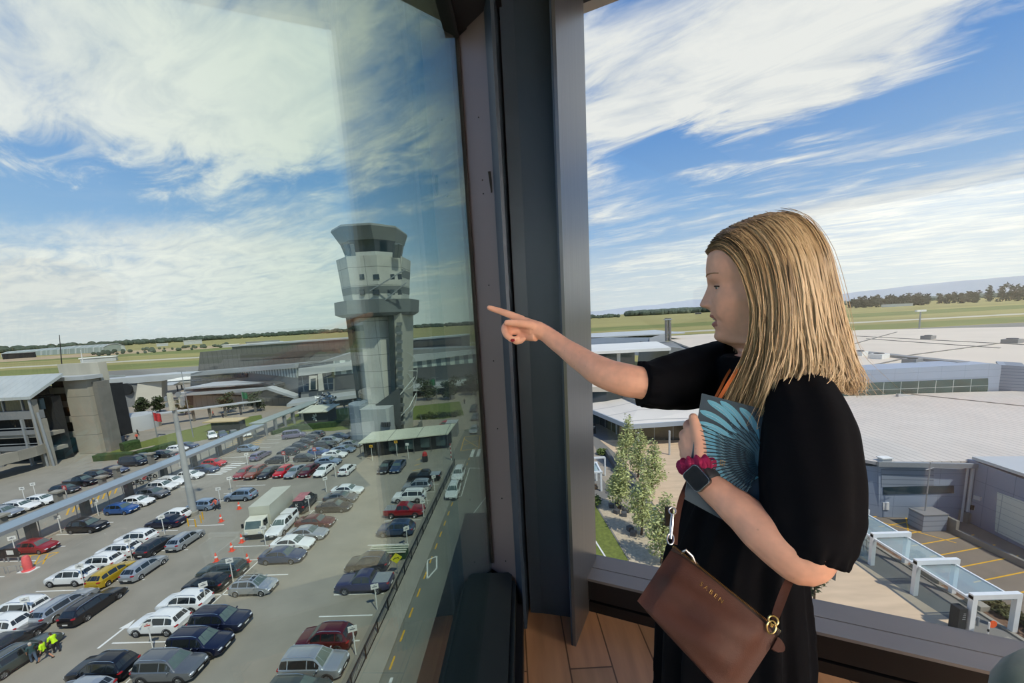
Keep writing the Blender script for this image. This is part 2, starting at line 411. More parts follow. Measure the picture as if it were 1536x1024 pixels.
# right-hand window wall
def rbox(s0, s1, o0, o1, z0, z1, mb):
    mb.add([rw(s0, o0, z0), rw(s1, o0, z0), rw(s1, o1, z0), rw(s0, o1, z0), rw(s0, o0, z1), rw(s1, o0, z1), rw(s1, o1, z1), rw(s0, o1, z1)],
           [(0, 3, 2, 1), (4, 5, 6, 7), (0, 1, 5, 4), (1, 2, 6, 5), (2, 3, 7, 6), (3, 0, 4, 7)])
t = MB(); rbox(RS0, RS1, 0, .012, ZS-.02, HEAD_R+.02, t); struct(t.build('window_2', M_glassR))
t = MB(); rbox(-.06, RS1, -.105, .012, ZS-.014, ZS, t); rbox(-.06, RS1, -.205, -.111, ZS-.014, ZS, t); rbox(-.06, RS1, -.12, .012, ZS-.06, ZS-.010, t); struct(t.build('trim_7', M_sill))
t = MB(); rbox(-.06, RS1, -.196, -.16, .075, ZS-.014, t); rbox(-.06, RS1, -.15, .012, 0, ZS-.06, t); rbox(-.06, RS1, -.19, -.15, 0, .055, t); struct(t.build('baseboard_right', M_black))
t = MB(); rbox(-.08, RS1, -.30, .06, HEAD_R, 3.12, t); rbox(-.08, RS1, -.02, .04, HEAD_R-.02, HEAD_R, t); struct(t.build('trim_8', M_frame))
for i, s0 in enumerate((2.75, 5.6)):
    t = MB(); rbox(s0, s0+.08, -.16, .05, ZS, HEAD_R, t); struct(t.build('trim_%d' % (9+i), M_frame))
# the hotel below and above, the shell that throws its shade on the road
t = MB()
hp = [(-40, -40), (60, -40), (far_r.x+20, far_r.y-9.5), (far_r.x, far_r.y+.35), (.3, 2.38), (-.28, 2.25), (-.34, -40)]
hp = [(-.34, -40), (40, -40), (far_r.x+20, far_r.y-8.6), (far_r.x, far_r.y+.2), (.3, 2.33), (-.3, 2.2)]
t.prism(hp, 0, Z0-.26); struct(t.build('wall_hotel', mat('hotel_cladding', rgb(70, 70, 72), .6, 0, .05, 1)))
t = MB(); t.prism(hp, Z0+3.41, Z0+4.2); struct(t.build('roof_slab', MATS['hotel_cladding']))
# added ceiling panels, out of view, that fill the dim interior with light
lamp_m = bpy.data.materials.new('fill_diffuser'); lamp_m.use_nodes = True
nn, LL = nodes(lamp_m); nn['Principled BSDF'].inputs['Emission Color'].default_value = (1, .93, .84, 1); nn['Principled BSDF'].inputs['Emission Strength'].default_value = 5
def added_ceiling_lamp(x, y, sx, sy, power, lab):
    e = empty('added_ceiling_light', (x, y, Z0+3.12), 0, lab, 'light', 'added ceiling lights')
    f = MB(); f.box((-sx/2-.02, -sy/2-.02, -.03), (sx/2+.02, sy/2+.02, 0)); f.build('frame', M_frame, e)
    q = MB(); q.box((-sx/2, -sy/2, -.034), (sx/2, sy/2, -.029)); q.build('diffuser', lamp_m, e)
    l = bpy.data.lights.new('lamp', 'AREA'); l.shape = 'RECTANGLE'; l.size = sx; l.size_y = sy; l.energy = power; l.color = (1, .93, .85)
    o = bpy.data.objects.new('lamp', l); COL.objects.link(o); o.parent = e; o.location = (0, 0, -.05)
added_ceiling_lamp(4.0, -2.6, 1.4, 1.4, 110, 'added flat ceiling panel light between the middle of the room and the back wall')
added_ceiling_lamp(4.2, -.4, 1.4, 1.4, 70, 'added flat ceiling panel light nearest the right-hand window wall')

# added unseen fitting: its bounce off the back wall brightens the woman's face
e = empty('added_wall_washer', (1.9, -4.55, Z0+3.12), 0, 'added long ceiling fitting that washes the back wall with fill light', 'light')
q = MB(); q.box((-2.3, -.12, -.14), (2.3, .16, 0)); q.build('housing', M_frame, e)
l = bpy.data.lights.new('fill_washer', 'AREA'); l.shape = 'RECTANGLE'; l.size = 4.4; l.size_y = .2; l.energy = 420; l.color = (1, .94, .87)
o = bpy.data.objects.new('fill_washer', l); COL.objects.link(o); o.parent = e; o.location = (0, -.16, -.12); o.rotation_euler = (math.radians(-52), 0, 0)
# ================================================================== the woman
import numpy as np
M_skin = mat('skin', rgb(242, 190, 165), .5, 0, .07, 60, .04, sss=.0, spec=.35)
M_lip = mat('lips', rgb(186, 122, 112), .42, 0, .06, 80); M_nail = mat('red_nail', rgb(140, 36, 48), .25, 0, .05, 50)
def freckles(m):
    n, L = nodes(m); b = n['Principled BSDF']; base = b.inputs['Base Color'].links[0].from_socket
    tc = [x for x in n if x.type == 'TEX_COORD'][0]
    v = n.new('ShaderNodeTexVoronoi'); v.inputs['Scale'].default_value = 75; v.inputs['Randomness'].default_value = 1; L.new(tc.outputs['Object'], v.inputs['Vector'])
    z = n.new('ShaderNodeTexNoise'); z.inputs['Scale'].default_value = 24; L.new(tc.outputs['Object'], z.inputs['Vector'])
    mr = n.new('ShaderNodeMapRange'); mr.inputs['From Min'].default_value = .16; mr.inputs['From Max'].default_value = .08; mr.inputs['To Max'].default_value = .30; L.new(v.outputs['Distance'], mr.inputs['Value'])
    mr2 = n.new('ShaderNodeMapRange'); mr2.inputs['From Min'].default_value = .52; mr2.inputs['From Max'].default_value = .62; L.new(z.outputs['Fac'], mr2.inputs['Value'])
    mu = n.new('ShaderNodeMath'); mu.operation = 'MULTIPLY'; L.new(mr.outputs[0], mu.inputs[0]); L.new(mr2.outputs[0], mu.inputs[1])
    mx = n.new('ShaderNodeMix'); mx.data_type = 'RGBA'; L.new(mu.outputs[0], mx.inputs['Factor']); L.new(base, mx.inputs[6]); mx.inputs[7].default_value = rgb(150, 88, 62); L.new(mx.outputs[2], b.inputs['Base Color'])
freckles(M_skin)
# head frame: forward, left (towards the viewer), up
HC = P(1140, 425, .74)
_v = Vector((HC.x, HC.y, 0)).normalized(); HF = Vector((-_v.y, _v.x, 0)); HF = Matrix.Rotation(math.radians(4), 3, 'Z') @ HF
HLf = Vector((0, 0, 1)).cross(HF); HU = Vector((0, 0, 1))
HM = frame_matrix(HC, HF, HLf, HU)
def HP(px, py, y=0.0):
    """head-frame point seen at (px, py), y metres to her left of the middle plane"""
    r = ray(px, py); o = HC + HLf*y - EYEV
    t = o.dot(HLf)/r.dot(HLf); q = r*t - (HC-EYEV)
    return Vector((q.dot(HF), y, q.dot(HU)))
def tabf(tab):
    tab = sorted(tab); xs = [a for a, b in tab]; ys = [b for a, b in tab]
    def f(x):
        if x <= xs[0]: return ys[0]
        if x >= xs[-1]: return ys[-1]
        for i in range(len(xs)-1):
            if x <= xs[i+1]:
                t = (x-xs[i])/(xs[i+1]-xs[i]); m = lambda j: (ys[min(j+1, len(xs)-1)]-ys[max(j-1, 0)])/max(1e-9, xs[min(j+1, len(xs)-1)]-xs[max(j-1, 0)])
                h = xs[i+1]-xs[i]; t2, t3 = t*t, t*t*t
                return (2*t3-3*t2+1)*ys[i]+(t3-2*t2+t)*h*m(i)+(-2*t3+3*t2)*ys[i+1]+(t3-t2)*h*m(i+1)
    return f
pr_ = {k: HP(*v) for k, v in dict(crown=(1150, 331), hair=(1063, 378), fore=(1059, 400), brow=(1058.5, 420), nas=(1061, 429), ridge=(1055.5, 443), tip=(1049.5, 456), sub=(1060.5, 463), ulip=(1063, 474), mouth=(1067, 480), llip=(1067, 487), dent=(1072, 496), chin=(1072.5, 505), under=(1082, 514), throat=(1106, 519), neck=(1112, 545)).items()}
zz = {k: v.z for k, v in pr_.items()}; xx_ = {k: v.x for k, v in pr_.items()}
# front limit of the face with the nose taken off, back limit of the skull, half width, all by height
XF = tabf([(zz['neck']-.06, xx_['neck']-.02), (zz['neck'], xx_['neck']), (zz['throat']-.006, xx_['throat']+.002), (zz['under']-.004, xx_['under']-.012), (zz['under']+.004, xx_['under']+.006), (zz['chin'], xx_['chin']), (zz['dent'], xx_['dent']-.0015), (zz['mouth'], xx_['mouth']-.003), (zz['sub'], xx_['sub']-.006), (zz['tip']+.004, xx_['sub']-.008), (zz['nas'], xx_['nas']-.005), (zz['brow'], xx_['brow']-.0025), (zz['fore'], xx_['fore']), (zz['hair'], xx_['hair']-.004), (.085, .052), (.100, .028), (.110, 0.0), (.114, -.03)])
XB = tabf([(-.26, -.070), (-.17, -.062), (-.12, -.058), (-.07, -.066), (-.02, -.078), (.03, -.080), (.06, -.072), (.085, -.056), (.098, -.044), (.105, -.036), (.114, -.033)])
WD_ = tabf([(-.26, .062), (-.17, .052), (zz['throat'], .052), (zz['under']-.002, .052), (zz['chin'], .050), (zz['dent'], .054), (zz['mouth'], .058), (zz['sub'], .063), (-.030, .068), (0, .069), (.03, .072), (.06, .070), (.085, .056), (.1, .038), (.110, .018), (.114, .004)])
def gs(a, s): return math.exp(-(a/s)**2)
NP_ = tabf([(zz['nas']+.012, 0), (zz['nas'], .005), (zz['ridge'], xx_['ridge']-XF(zz['ridge'])), (zz['tip'], xx_['tip']-XF(zz['tip'])), (zz['tip']-.005, xx_['tip']-.002-XF(zz['tip'])), (zz['sub'], .006), (zz['sub']-.006, 0.0)])
NS = tabf([(zz['nas'], .0075), (zz['ridge'], .0085), (zz['tip'], .0135), (zz['sub'], .0125)])
def head_point(th, z):
    xf, xb, w = XF(z), XB(z), WD_(z)
    ymul = 1.0
    xc = xb+(xf-xb)*.46
    c, s = math.cos(th), math.sin(th)
    n_ = 2.35 if z > zz['under'] else 2.0
    sg = lambda v, p: math.copysign(abs(v)**p, v)
    x = xc + (xf-xc if c > 0 else xc-xb)*sg(c, 2/n_); y = w*sg(s, 2/n_)
    if c > 0:
        # the jaw draws in towards the chin
        j = max(0.0, min(1.0, (zz['mouth']+.012-z)/.055)) if z > zz['under']-.012 else 0
        y *= 1-.42*j*max(0, c)**1.1
        ay = abs(y); fr = c**.5
        x += fr*NP_(z)*gs(y, NS(z))
        x += fr*.0045*gs(ay-.0125, .0055)*gs(z-(zz['sub']+.006), .006)                    # wings of the nose
        x -= fr*.0062*gs(ay-.030, .0145)*gs(z-(zz['nas']-.004), .0105)                    # eye sockets
        x += fr*.0014*gs(ay-.028, .018)*gs(z-(zz['brow']+.002), .007)                     # brow
        x += fr*.0045*gs(ay-.043, .016)*gs(z-(zz['tip']+.008), .016)                      # cheekbones
        x += fr*.0046*gs(y, .019)*gs(z-zz['ulip'], .0045)*(1+.0*ay)
        x += fr*.0048*gs(y, .017)*gs(z-zz['llip'], .0055)
        x -= fr*.0080*gs(y, .020)*gs(z-zz['mouth'], .0028)
        x -= fr*.0020*gs(ay-.028, .006)*gs(z-zz['mouth'], .008)                          # corners of the mouth
        x -= fr*.0016*gs(y, .003)*gs(z-(zz['sub']-.006), .005)                            # philtrum
        x += fr*.002*gs(y, .016)*gs(z-zz['chin'], .009)
        x -= fr*.0022*gs(ay-.0275-.25*(zz['sub']-z), .0035)*gs(z-(zz['mouth']+.004), .014)   # smile crease
        x += fr*.0030*gs(ay-.040, .013)*gs(z-(zz['mouth']+.006), .014)
    return Vector((x, y, z))
body = MB()
rings = []; NTH = 150
zs = [-.25+.0026*i for i in range(0, 60)]; zs = sorted(set([round(-.25+.006*i, 4) for i in range(16)] + [round(-.152+.0021*i, 4) for i in range(110)] + [.082, .086, .09, .094, .098, .102, .105, .108, .1105, .1125, .1138]))
zs = [z for z in zs if z <= .1138]
for z in zs:
    ring = []
    for k in range(NTH):
        u = k/NTH*2-1; th = PI*(u*.45+.55*u**3)                        # denser at the face
        ring.append(HM @ head_point(th, z))
    rings.append(ring)
body.loft(rings, True)
# ears under the hair
for s_ in (1, -1): body.ball(HM @ Vector((-.012, s_*.069, -.015)), (.018, .01, .03), 12, 8)
# torso, hidden by the dress
LS, RS = P(1208, 592, .640), P(1085, 566, .885)
MIDS = (LS+RS)/2; ACR = (LS-RS).normalized(); FWD = Vector((0, 0, 1)).cross(ACR)
FWD = FWD if FWD.x < 0 else -FWD
ACR.z = 0; ACR.normalize()
TC = Vector((MIDS.x, MIDS.y, 0))
def ell(c, a, b, n=28, ax=None, fx=None):
    ax = ax or ACR; fx = fx or FWD
    return [c+ax*(a*math.cos(2*PI*k/n))+fx*(b*math.sin(2*PI*k/n)) for k in range(n)]
SH_Z = MIDS.z
def proj_px(p):
    q = p-EYEV; d = q.dot(C_F); return CX+F_PX*q.dot(C_R)/d
def along_fwd(px, py, d): return (P(px, py, d)-TC).dot(FWD)
GOWN = []
for py, xl, xr_, a_, fo in ((536, 1098, 1165, .060, 0), (550, 1086, 1190, .105, 0), (572, 1074, 1212, .140, .001), (600, 1062, 1222, .150, .002), (650, 1054, 1224, .146, .002), (700, 1048, 1220, .138, .003), (750, 1038, 1212, .128, .004), (790, 1026, 1206, .128, .006), (840, 1012, 1206, .134, .007), (900, 1001, 1211, .140, .008), (960, 995, 1217, .145, .009), (1030, 990, 1221, .150, .010)):
    z = P(1120, py, .73).z; f0, f1 = along_fwd(xl, py, .73), along_fwd(xr_, py, .73); b_, o_ = (f0-f1)/2, (f0+f1)/2
    for it in range(8):                                     # settle the ring so that its outline falls on the gown's
        ring = [proj_px(TC+Vector((0, 0, z))+FWD*(o_+b_*math.sin(t))+ACR*(a_*math.cos(t))) for t in [2*PI*k/48 for k in range(48)]]
        el, er = xl-min(ring), xr_-max(ring)                # wanted minus got
        k_ = .73/F_PX*.8
        o_ -= (el+er)/2*k_; b_ = max(.05, b_+(er-el)/2*k_)
    GOWN.append((z, a_, b_, o_, fo))
GL = GOWN[-1]
body.loft([ell(TC+Vector((0, 0, z))+FWD*o, max(.04, a-.035), max(.035, b-.035)) for z, a, b, o, f in GOWN])
HIP = TC+FWD*GL[3]
for s_ in (1, -1):
    hp = HIP+ACR*(s_*.062)
    body.tube([Vector((hp.x, hp.y, GL[0]+.03)), Vector((hp.x, hp.y, Z0+.62)), Vector((hp.x, hp.y, Z0+.47))+FWD*.01, Vector((hp.x, hp.y, Z0+.33))-FWD*.005, Vector((hp.x, hp.y, Z0+.1))-FWD*.01, Vector((hp.x, hp.y, Z0+.05))-FWD*.01], [.055, .058, .050, .050, .034, .036], 16)
    body.tube([Vector((hp.x, hp.y, Z0+.045))-FWD*.05, Vector((hp.x, hp.y, Z0+.05))+FWD*.03, Vector((hp.x, hp.y, Z0+.035))+FWD*.12, Vector((hp.x, hp.y, Z0+.03))+FWD*.17], [.03, .038, .034, .018], 12)
def limb(pts, n=20):
    """smooth tapering limb through (px, py, depth, radius)"""
    c = [P(a, b, d) for a, b, d, r in pts]; r = [q[3] for q in pts]; N = (len(c)-1)*6; out = []; rr = []
    for i in range(N+1):
        t = i/6; k = min(int(t), len(c)-2); f = t-k
        p0, p1, p2, p3 = c[max(k-1, 0)], c[k], c[k+1], c[min(k+2, len(c)-1)]
        out.append(.5*((2*p1)+(p2-p0)*f+(2*p0-5*p1+4*p2-p3)*f*f+(3*p1-p0-3*p2+p3)*f**3))
        rr.append(r[k]+(r[k+1]-r[k])*(3*f*f-2*f**3))
    body.tube(out, rr, n)
    for e_, q in ((out[0], rr[0]), (out[-1], rr[-1])): body.ball(e_, q*.98, 14, 10)
    return out
# right arm, pointing
limb([(1085, 566, .885, .05), (1030, 574, .84, .043), (985, 577, .80, .037), (962, 574, .795, .0335), (940, 570, .80, .0345), (905, 559, .83, .033), (872, 539, .875, .0275), (842, 518, .92, .0225), (820, 501, .945, .0205)])
limb([(820, 501, .945, .0205), (808, 495, .95, .021), (796, 490, .953, .019)], 16)
def digit(pts, r, n=12):
    c = [P(*p) for p in pts]; out = []; N = (len(c)-1)*5; rr = []
    for i in range(N+1):
        t = i/5; k = min(int(t), len(c)-2); f = t-k
        p0, p1, p2, p3 = c[max(k-1, 0)], c[k], c[k+1], c[min(k+2, len(c)-1)]
        out.append(.5*((2*p1)+(p2-p0)*f+(2*p0-5*p1+4*p2-p3)*f*f+(3*p1-p0-3*p2+p3)*f**3)); rr.append(r[k]+(r[k+1]-r[k])*f)
    body.tube(out, rr, n); body.ball(out[-1], rr[-1], 10, 8); body.ball(out[0], rr[0], 10, 8)
    return out
# palm as a thick pad between wrist and knuckles
def palm(pts):
    for a, b, ra, rb in pts: body.tube([P(*a), (P(*a)+P(*b))/2, P(*b)], [ra, (ra+rb)/2, rb], 12); body.ball(P(*b), rb, 10, 8)
palm([((808, 492, .955), (781, 480, .968), .016, .0115), ((808, 496, .955), (780, 488, .970), .016, .0115), ((806, 500, .952), (783, 497, .970), .016, .011), ((804, 503, .950), (789, 505, .966), .015, .010), ((800, 494, .948), (786, 492, .962), .017, .012)])
IDX = digit([(782, 479, .968), (764, 471.5, .975), (748, 466, .983), (734, 461.5, .99)], [.0108, .0094, .0082, .0066])
MDL = digit([(780, 488, .970), (762, 487, .968), (757, 493, .958), (760, 503, .949), (767, 507, .946)], [.0108, .0096, .0090, .0080, .0068])
RNG = digit([(783, 497, .970), (766, 497, .966), (763, 503, .956), (768, 509, .949), (776, 507, .947)], [.0104, .0092, .0084, .0076, .0064])
LTL = digit([(789, 505, .966), (776, 508, .962), (773, 512, .955), (780, 512, .950), (786, 508, .948)], [.0092, .008, .0074, .0066, .0056])
THB = digit([(806, 494, .946), (793, 487, .939), (776, 484.5, .938), (760, 484, .941)], [.0150, .0115, .0098, .0072])
# left arm, holding the folder
limb([(1204, 604, .650, .045), (1217, 680, .585, .045), (1216, 770, .562, .04), (1212, 818, .555, .0375), (1202, 838, .557, .036), (1180, 824, .566, .036), (1148, 799, .585, .0345), (1112, 767, .612, .030), (1080, 741, .638, .0255), (1058, 722, .658, .0225), (1049, 706, .672, .022)])
palm([((1049, 704, .674), (1035, 645, .700), .017, .0105), ((1047, 704, .676), (1029, 657, .705), .018, .0115), ((1045, 704, .678), (1027, 669, .706), .018, .0112), ((1044, 704, .680), (1028, 681, .704), .017, .0105), ((1048, 702, .674), (1040, 668, .694), .018, .016)])
LI = digit([(1035, 645, .700), (1033, 637, .722), (1041, 634, .748), (1054, 637, .756)], [.0108, .0096, .0088, .0072])
LM = digit([(1029, 657, .705), (1027, 651, .728), (1037, 648, .755), (1052, 650, .762)], [.0112, .0098, .009, .0072])
LR = digit([(1027, 669, .706), (1026, 664, .728), (1036, 662, .753), (1050, 664, .760)], [.0108, .0094, .0086, .007])
LL_ = digit([(1028, 681, .704), (1028, 677, .722), (1036, 675, .744), (1047, 676, .750)], [.0098, .0084, .0076, .0062])
LT = digit([(1050, 690, .672), (1050, 668, .676), (1046, 646, .682), (1040, 626, .688)], [.0150, .0128, .0112, .0082])
def remesh(mb, name, vox, smooth_n, mats, factor=.5):
    o = mb.build(name, mats)
    r = o.modifiers.new('r', 'REMESH'); r.mode = 'VOXEL'; r.voxel_size = vox; r.use_smooth_shade = True
    if smooth_n:
        s = o.modifiers.new('s', 'SMOOTH'); s.factor = factor; s.iterations = smooth_n
    dg = bpy.context.evaluated_depsgraph_get(); me = bpy.data.meshes.new_from_object(o.evaluated_get(dg))
    o.modifiers.clear(); old = o.data; o.data = me; me.name = name; bpy.data.meshes.remove(old)
    me.materials.clear()
    for m in (mats if isinstance(mats, list) else [mats]): me.materials.append(m)
    me.polygons.foreach_set('use_smooth', [True]*len(me.polygons))
    return o
person = remesh(body, 'person', .0021, 3, [M_skin, M_lip, M_nail])
tag(person, 'blonde woman in a black puff sleeved dress pointing at the left window', 'person')
me = person.data; nv = len(me.vertices); co = np.empty(nv*3, 'f'); me.vertices.foreach_get('co', co); co = co.reshape(-1, 3)
npoly = len(me.polygons); cen = np.empty(npoly*3, 'f'); me.polygons.foreach_get('center', cen); cen = cen.reshape(-1, 3)
inv = np.array(HM.inverted()); loc = cen @ inv[:3, :3].T + inv[:3, 3]
mi = np.zeros(npoly, 'i')
lx, ly, lz = loc[:, 0], loc[:, 1], loc[:, 2]
lipz = (lz < zz['ulip']+.0050-.14*np.abs(ly)) & (lz > zz['llip']-.0062+.20*np.abs(ly)) & (np.abs(ly) < .0235) & (lx > xx_['mouth']-.014)
mi[lipz] = 1
for dgt, rr in ((MDL, .0085),):
    tip_ = dgt[-1]; dirn_ = (dgt[-1]-dgt[-3]).normalized()
    away = (EYEV-tip_).normalized() if dgt is not LT else (EYEV-tip_).normalized()
    c_ = np.array(tip_ + (dirn_*.002 + (Vector((0, 0, 1)) if dgt in (IDX,) else -away if dgt is THB else away)*.0072))
    if dgt in (MDL, RNG, LTL): c_ = np.array(tip_ + dirn_*.003 + away*.004 - Vector((0, 0, .004)))
    mi[((cen-c_)**2).sum(1) < (rr*.62)**2] = 2
me.polygons.foreach_set('material_index', mi)
# eyes, lids, lashes, brows, teeth
M_eye = mat('eye_white', rgb(226, 220, 214), .15, 0, .03, 30); M_iris = mat('iris', rgb(92, 112, 122), .1, 0, .2, 300); M_lash = mat('lash', rgb(66, 48, 38), .8, 0, .1, 50); M_brow = mat('brow', rgb(176, 134, 104), .85, 0, .2, 200)
for s_ in (1, -1):
    cz_ = zz['nas']-.0055; c0 = Vector((head_point(0.0, cz_).x*0 + XF(cz_)-.0215, s_*.0305, cz_)); R_ = .0120
    b = MB(); b.ball(HM @ c0, R_, 20, 14); eye = b.build('eyeball', M_eye, None, smooth=True); eye.parent = person
    g_ = Vector((.985, s_*.05+.05, -.08)).normalized()
    b = MB(); pts = []
    a_ = g_.orthogonal().normalized(); c_ = g_.cross(a_)
    for rad, m_ in ((.0056, M_iris), (.0025, M_dark if 'M_dark' in globals() else M_black)):
        b = MB(); rings = []
        for q in (0.0, .5, 1.0):
            r = rad*q+.0001; h = math.sqrt(max(0, R_**2-r*r))+.0003
            rings.append([HM @ (c0+g_*h+(a_*math.cos(2*PI*k/18)+c_*math.sin(2*PI*k/18))*r) for k in range(18)])
        b.loft(rings, False); o = b.build('iris' if rad > .003 else 'pupil', m_, None, smooth=True); o.parent = eye
    for nm, e0, e1, rl in (('upper_eyelid', 11, 95, .0133), ('lower_eyelid', -95, -17, .0130)):
        rows = []
        for i in range(9):
            el_ = math.radians(e0+(e1-e0)*i/8); row = []
            for k in range(17):
                az_ = math.radians(-80+160*k/16); sh_ = 1-.10*abs(k-8)/8
                row.append(HM @ (c0+Vector((math.cos(el_*sh_ if i == (0 if e0 > 0 else 8) else el_)*math.cos(az_), math.cos(el_)*math.sin(az_), math.sin(el_)*(1 if abs(e0+(e1-e0)*i/8) > 40 else (1-.75*(abs(k-8)/8)**2))))*rl))
            rows.append(row)
        b = MB(); b.loft(rows, False, closed=False); nn_ = len(b.v)
        b.add([tuple(Vector(v)-HF*.0012) for v in b.v[:nn_]], [tuple(reversed(f)) for f in b.f])
        o = b.build(nm, M_skin, None, smooth=True); o.parent = person
        if e0 > 0:
            b = MB(); b.tube([v+HF*.0009 for v in rows[0]], .0014, 6); o2 = b.build('lashes', M_lash, None, smooth=True); o2.parent = o
    b = MB(); pts = []; rr = []
    for i in range(9):
        y_ = .015+.037*i/8; z_ = zz['brow']+.003+.0065*math.sin(PI*(.15+.6*i/8)); th_ = 0
        best = min((head_point(t*.02, z_) for t in range(0, 70)), key=lambda v: abs(abs(v.y)-y_)); pts.append(HM @ Vector((best.x+.0001, s_*y_, z_))); rr.append(.0020*(.6+.4*min(1,i/2))*(1-.5*i/8))
    b.tube(pts, rr, 8); o = b.build('eyebrow', M_brow, None, smooth=True); o.parent = person
b = MB(); b.ball(HM @ Vector((xx_['mouth']-.0125, 0, zz['mouth']+.0016)), (.0105, .012, .0032), 14, 8, M=Matrix(((HF.x, HLf.x, 0), (HF.y, HLf.y, 0), (0, 0, 1)))); o = b.build('teeth', mat('teeth', rgb(232, 228, 216), .3), None, smooth=True); o.parent = person
# ------------------------------------------------------------------ hair
GD = [[(1063, 379, .016), (1083, 374, .048), (1106, 394, .069), (1121, 430, .077), (1127, 470, .080), (1124, 510, .083), (1106, 560, .095), (1084, 609, .105)],
      [(1072, 361, .010), (1099, 354, .050), (1128, 382, .077), (1142, 430, .085), (1146, 480, .088), (1143, 530, .100), (1130, 580, .114), (1114, 615, .120)],
      [(1094, 344, .004), (1125, 345, .042), (1154, 380, .080), (1166, 430, .092), (1169, 480, .096), (1166, 530, .112), (1153, 580, .128), (1139, 617, .134)],
      [(1120, 333, 0), (1150, 338, .042), (1180, 377, .080), (1192, 430, .092), (1197, 490, .096), (1199, 540, .112), (1190, 575, .128), (1170, 598, .136)],
      [(1145, 326, 0), (1177, 332, .036), (1209, 372, .066), (1223, 430, .077), (1231, 490, .083), (1238, 536, .096), (1238, 562, .108), (1222, 580, .116)],
      [(1168, 324, 0), (1200, 334, .022), (1228, 373, .044), (1240, 430, .050), (1250, 490, .055), (1260, 540, .062), (1268, 570, .068), (1271, 590, .07)],
      [(1176, 325, 0), (1206, 338, .0), (1234, 376, 0), (1246, 430, 0), (1256, 490, 0), (1266, 530, 0), (1274, 556, 0), (1279, 576, 0)]]
GH = [[HP(*p) for p in g] for g in GD]
GF_ = [HP(*p) for p in ((1064, 379, -.012), (1072, 390, -.052), (1086, 425, -.072), (1094, 465, -.074), (1092, 505, -.076), (1086, 540, -.074), (1078, 565, -.066), (1074, 575, -.06))]
FAR = [[Vector((p.x, -p.y, p.z)) for p in g] for g in GH]
FAR[0] = GF_
SEQ = GH + FAR[::-1][1:]                        # near front ... back ... far front
def cr(p0, p1, p2, p3, f): return .5*((2*p1)+(p2-p0)*f+(2*p0-5*p1+4*p2-p3)*f*f+(3*p1-p0-3*p2+p3)*f**3)
def hairpt(u, t):
    """u across the guides, t from root to tip"""
    u = max(0, min(len(SEQ)-1.0001, u)); k = int(u); f = u-k
    def along(g, t):
        q = t*(len(g)-1); i = min(int(q), len(g)-2); return cr(g[max(i-1, 0)], g[i], g[i+1], g[min(i+2, len(g)-1)], q-i)
    return cr(along(SEQ[max(k-1, 0)], t), along(SEQ[k], t), along(SEQ[min(k+1, len(SEQ)-1)], t), along(SEQ[min(k+2, len(SEQ)-1)], t), f)
rnd = random.Random(21); hb = MB(); tone = []
def inward(p, amt):
    c = Vector((-.012, 0, max(-.16, min(.03, p.z)))); d = p-c; d.z *= .6; L_ = d.length
    return p - d/max(L_, 1e-5)*amt
# underlayer
NU, NT = 72, 30; rows = []
for i in range(NU+1):
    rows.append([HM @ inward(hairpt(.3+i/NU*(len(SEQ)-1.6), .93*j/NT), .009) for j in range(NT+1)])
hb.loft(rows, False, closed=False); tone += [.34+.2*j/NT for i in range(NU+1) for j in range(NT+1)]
def lock(u, r0, off, n=15, t0=0., t1=1., wave=1., ton=.5, fly=0.):
    pts = []; rr = []; ph, fq = rnd.uniform(0, 6.28), rnd.uniform(1.2, 2.6); du = rnd.gauss(0, .16)*wave; o2 = rnd.gauss(0, .004)
    for i in range(n):
        t = t0+(t1-t0)*i/(n-1); s = max(0, t-.25)/.75
        p = hairpt(u+du*s+.05*wave*s*math.sin(ph+fq*6.28*t), t)
        w = .0042*wave*s*math.sin(ph*1.7+fq*5*t)
        p = inward(p, -off-o2*s-w-fly*s*s)
        pts.append(HM @ p); rr.append(r0*(.75+.5*min(1, t*3))*(1-.82*max(0, (t-t0)/(t1-t0)-.6)/.4))
    v0 = len(hb.v); hb.tube(pts, rr, 4, flat=.7)
    for i in range(n):
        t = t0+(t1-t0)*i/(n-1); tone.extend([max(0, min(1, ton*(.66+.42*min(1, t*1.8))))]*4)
for i in range(5200):
    u = rnd.uniform(0, len(SEQ)-1); top = rnd.random()
    lock(u, rnd.choice((.0006, .0008, .0010, .0013, .0018)), rnd.uniform(-.006, .008), 14, rnd.uniform(0, .06), 1.06-.36*rnd.random()**1.6, rnd.uniform(1.0, 3.6), max(.2, min(1, .60+.62*mnoise.noise(Vector((u*2.1, 3.3, 0)))+.3*mnoise.noise(Vector((u*7.3, 1.3, 0)))+rnd.uniform(-.22, .26))))
for i in range(70): lock(rnd.uniform(0, len(SEQ)-1), .0008, rnd.uniform(.004, .012), 16, rnd.uniform(0, .2), rnd.uniform(.8, 1.1), 2.2, rnd.uniform(.6, 1), rnd.uniform(0, .03))
for i in range(12): lock(rnd.uniform(4.6, 6.2), .00045, rnd.uniform(.006, .016), 18, .0, rnd.uniform(.7, 1.), 2.5, .8, rnd.uniform(.01, .05))
for i in range(8): lock(rnd.uniform(11.3, 12), .0012, rnd.uniform(-.002, .006), 16, .3, rnd.uniform(.9, 1.05), 1.5, .9)
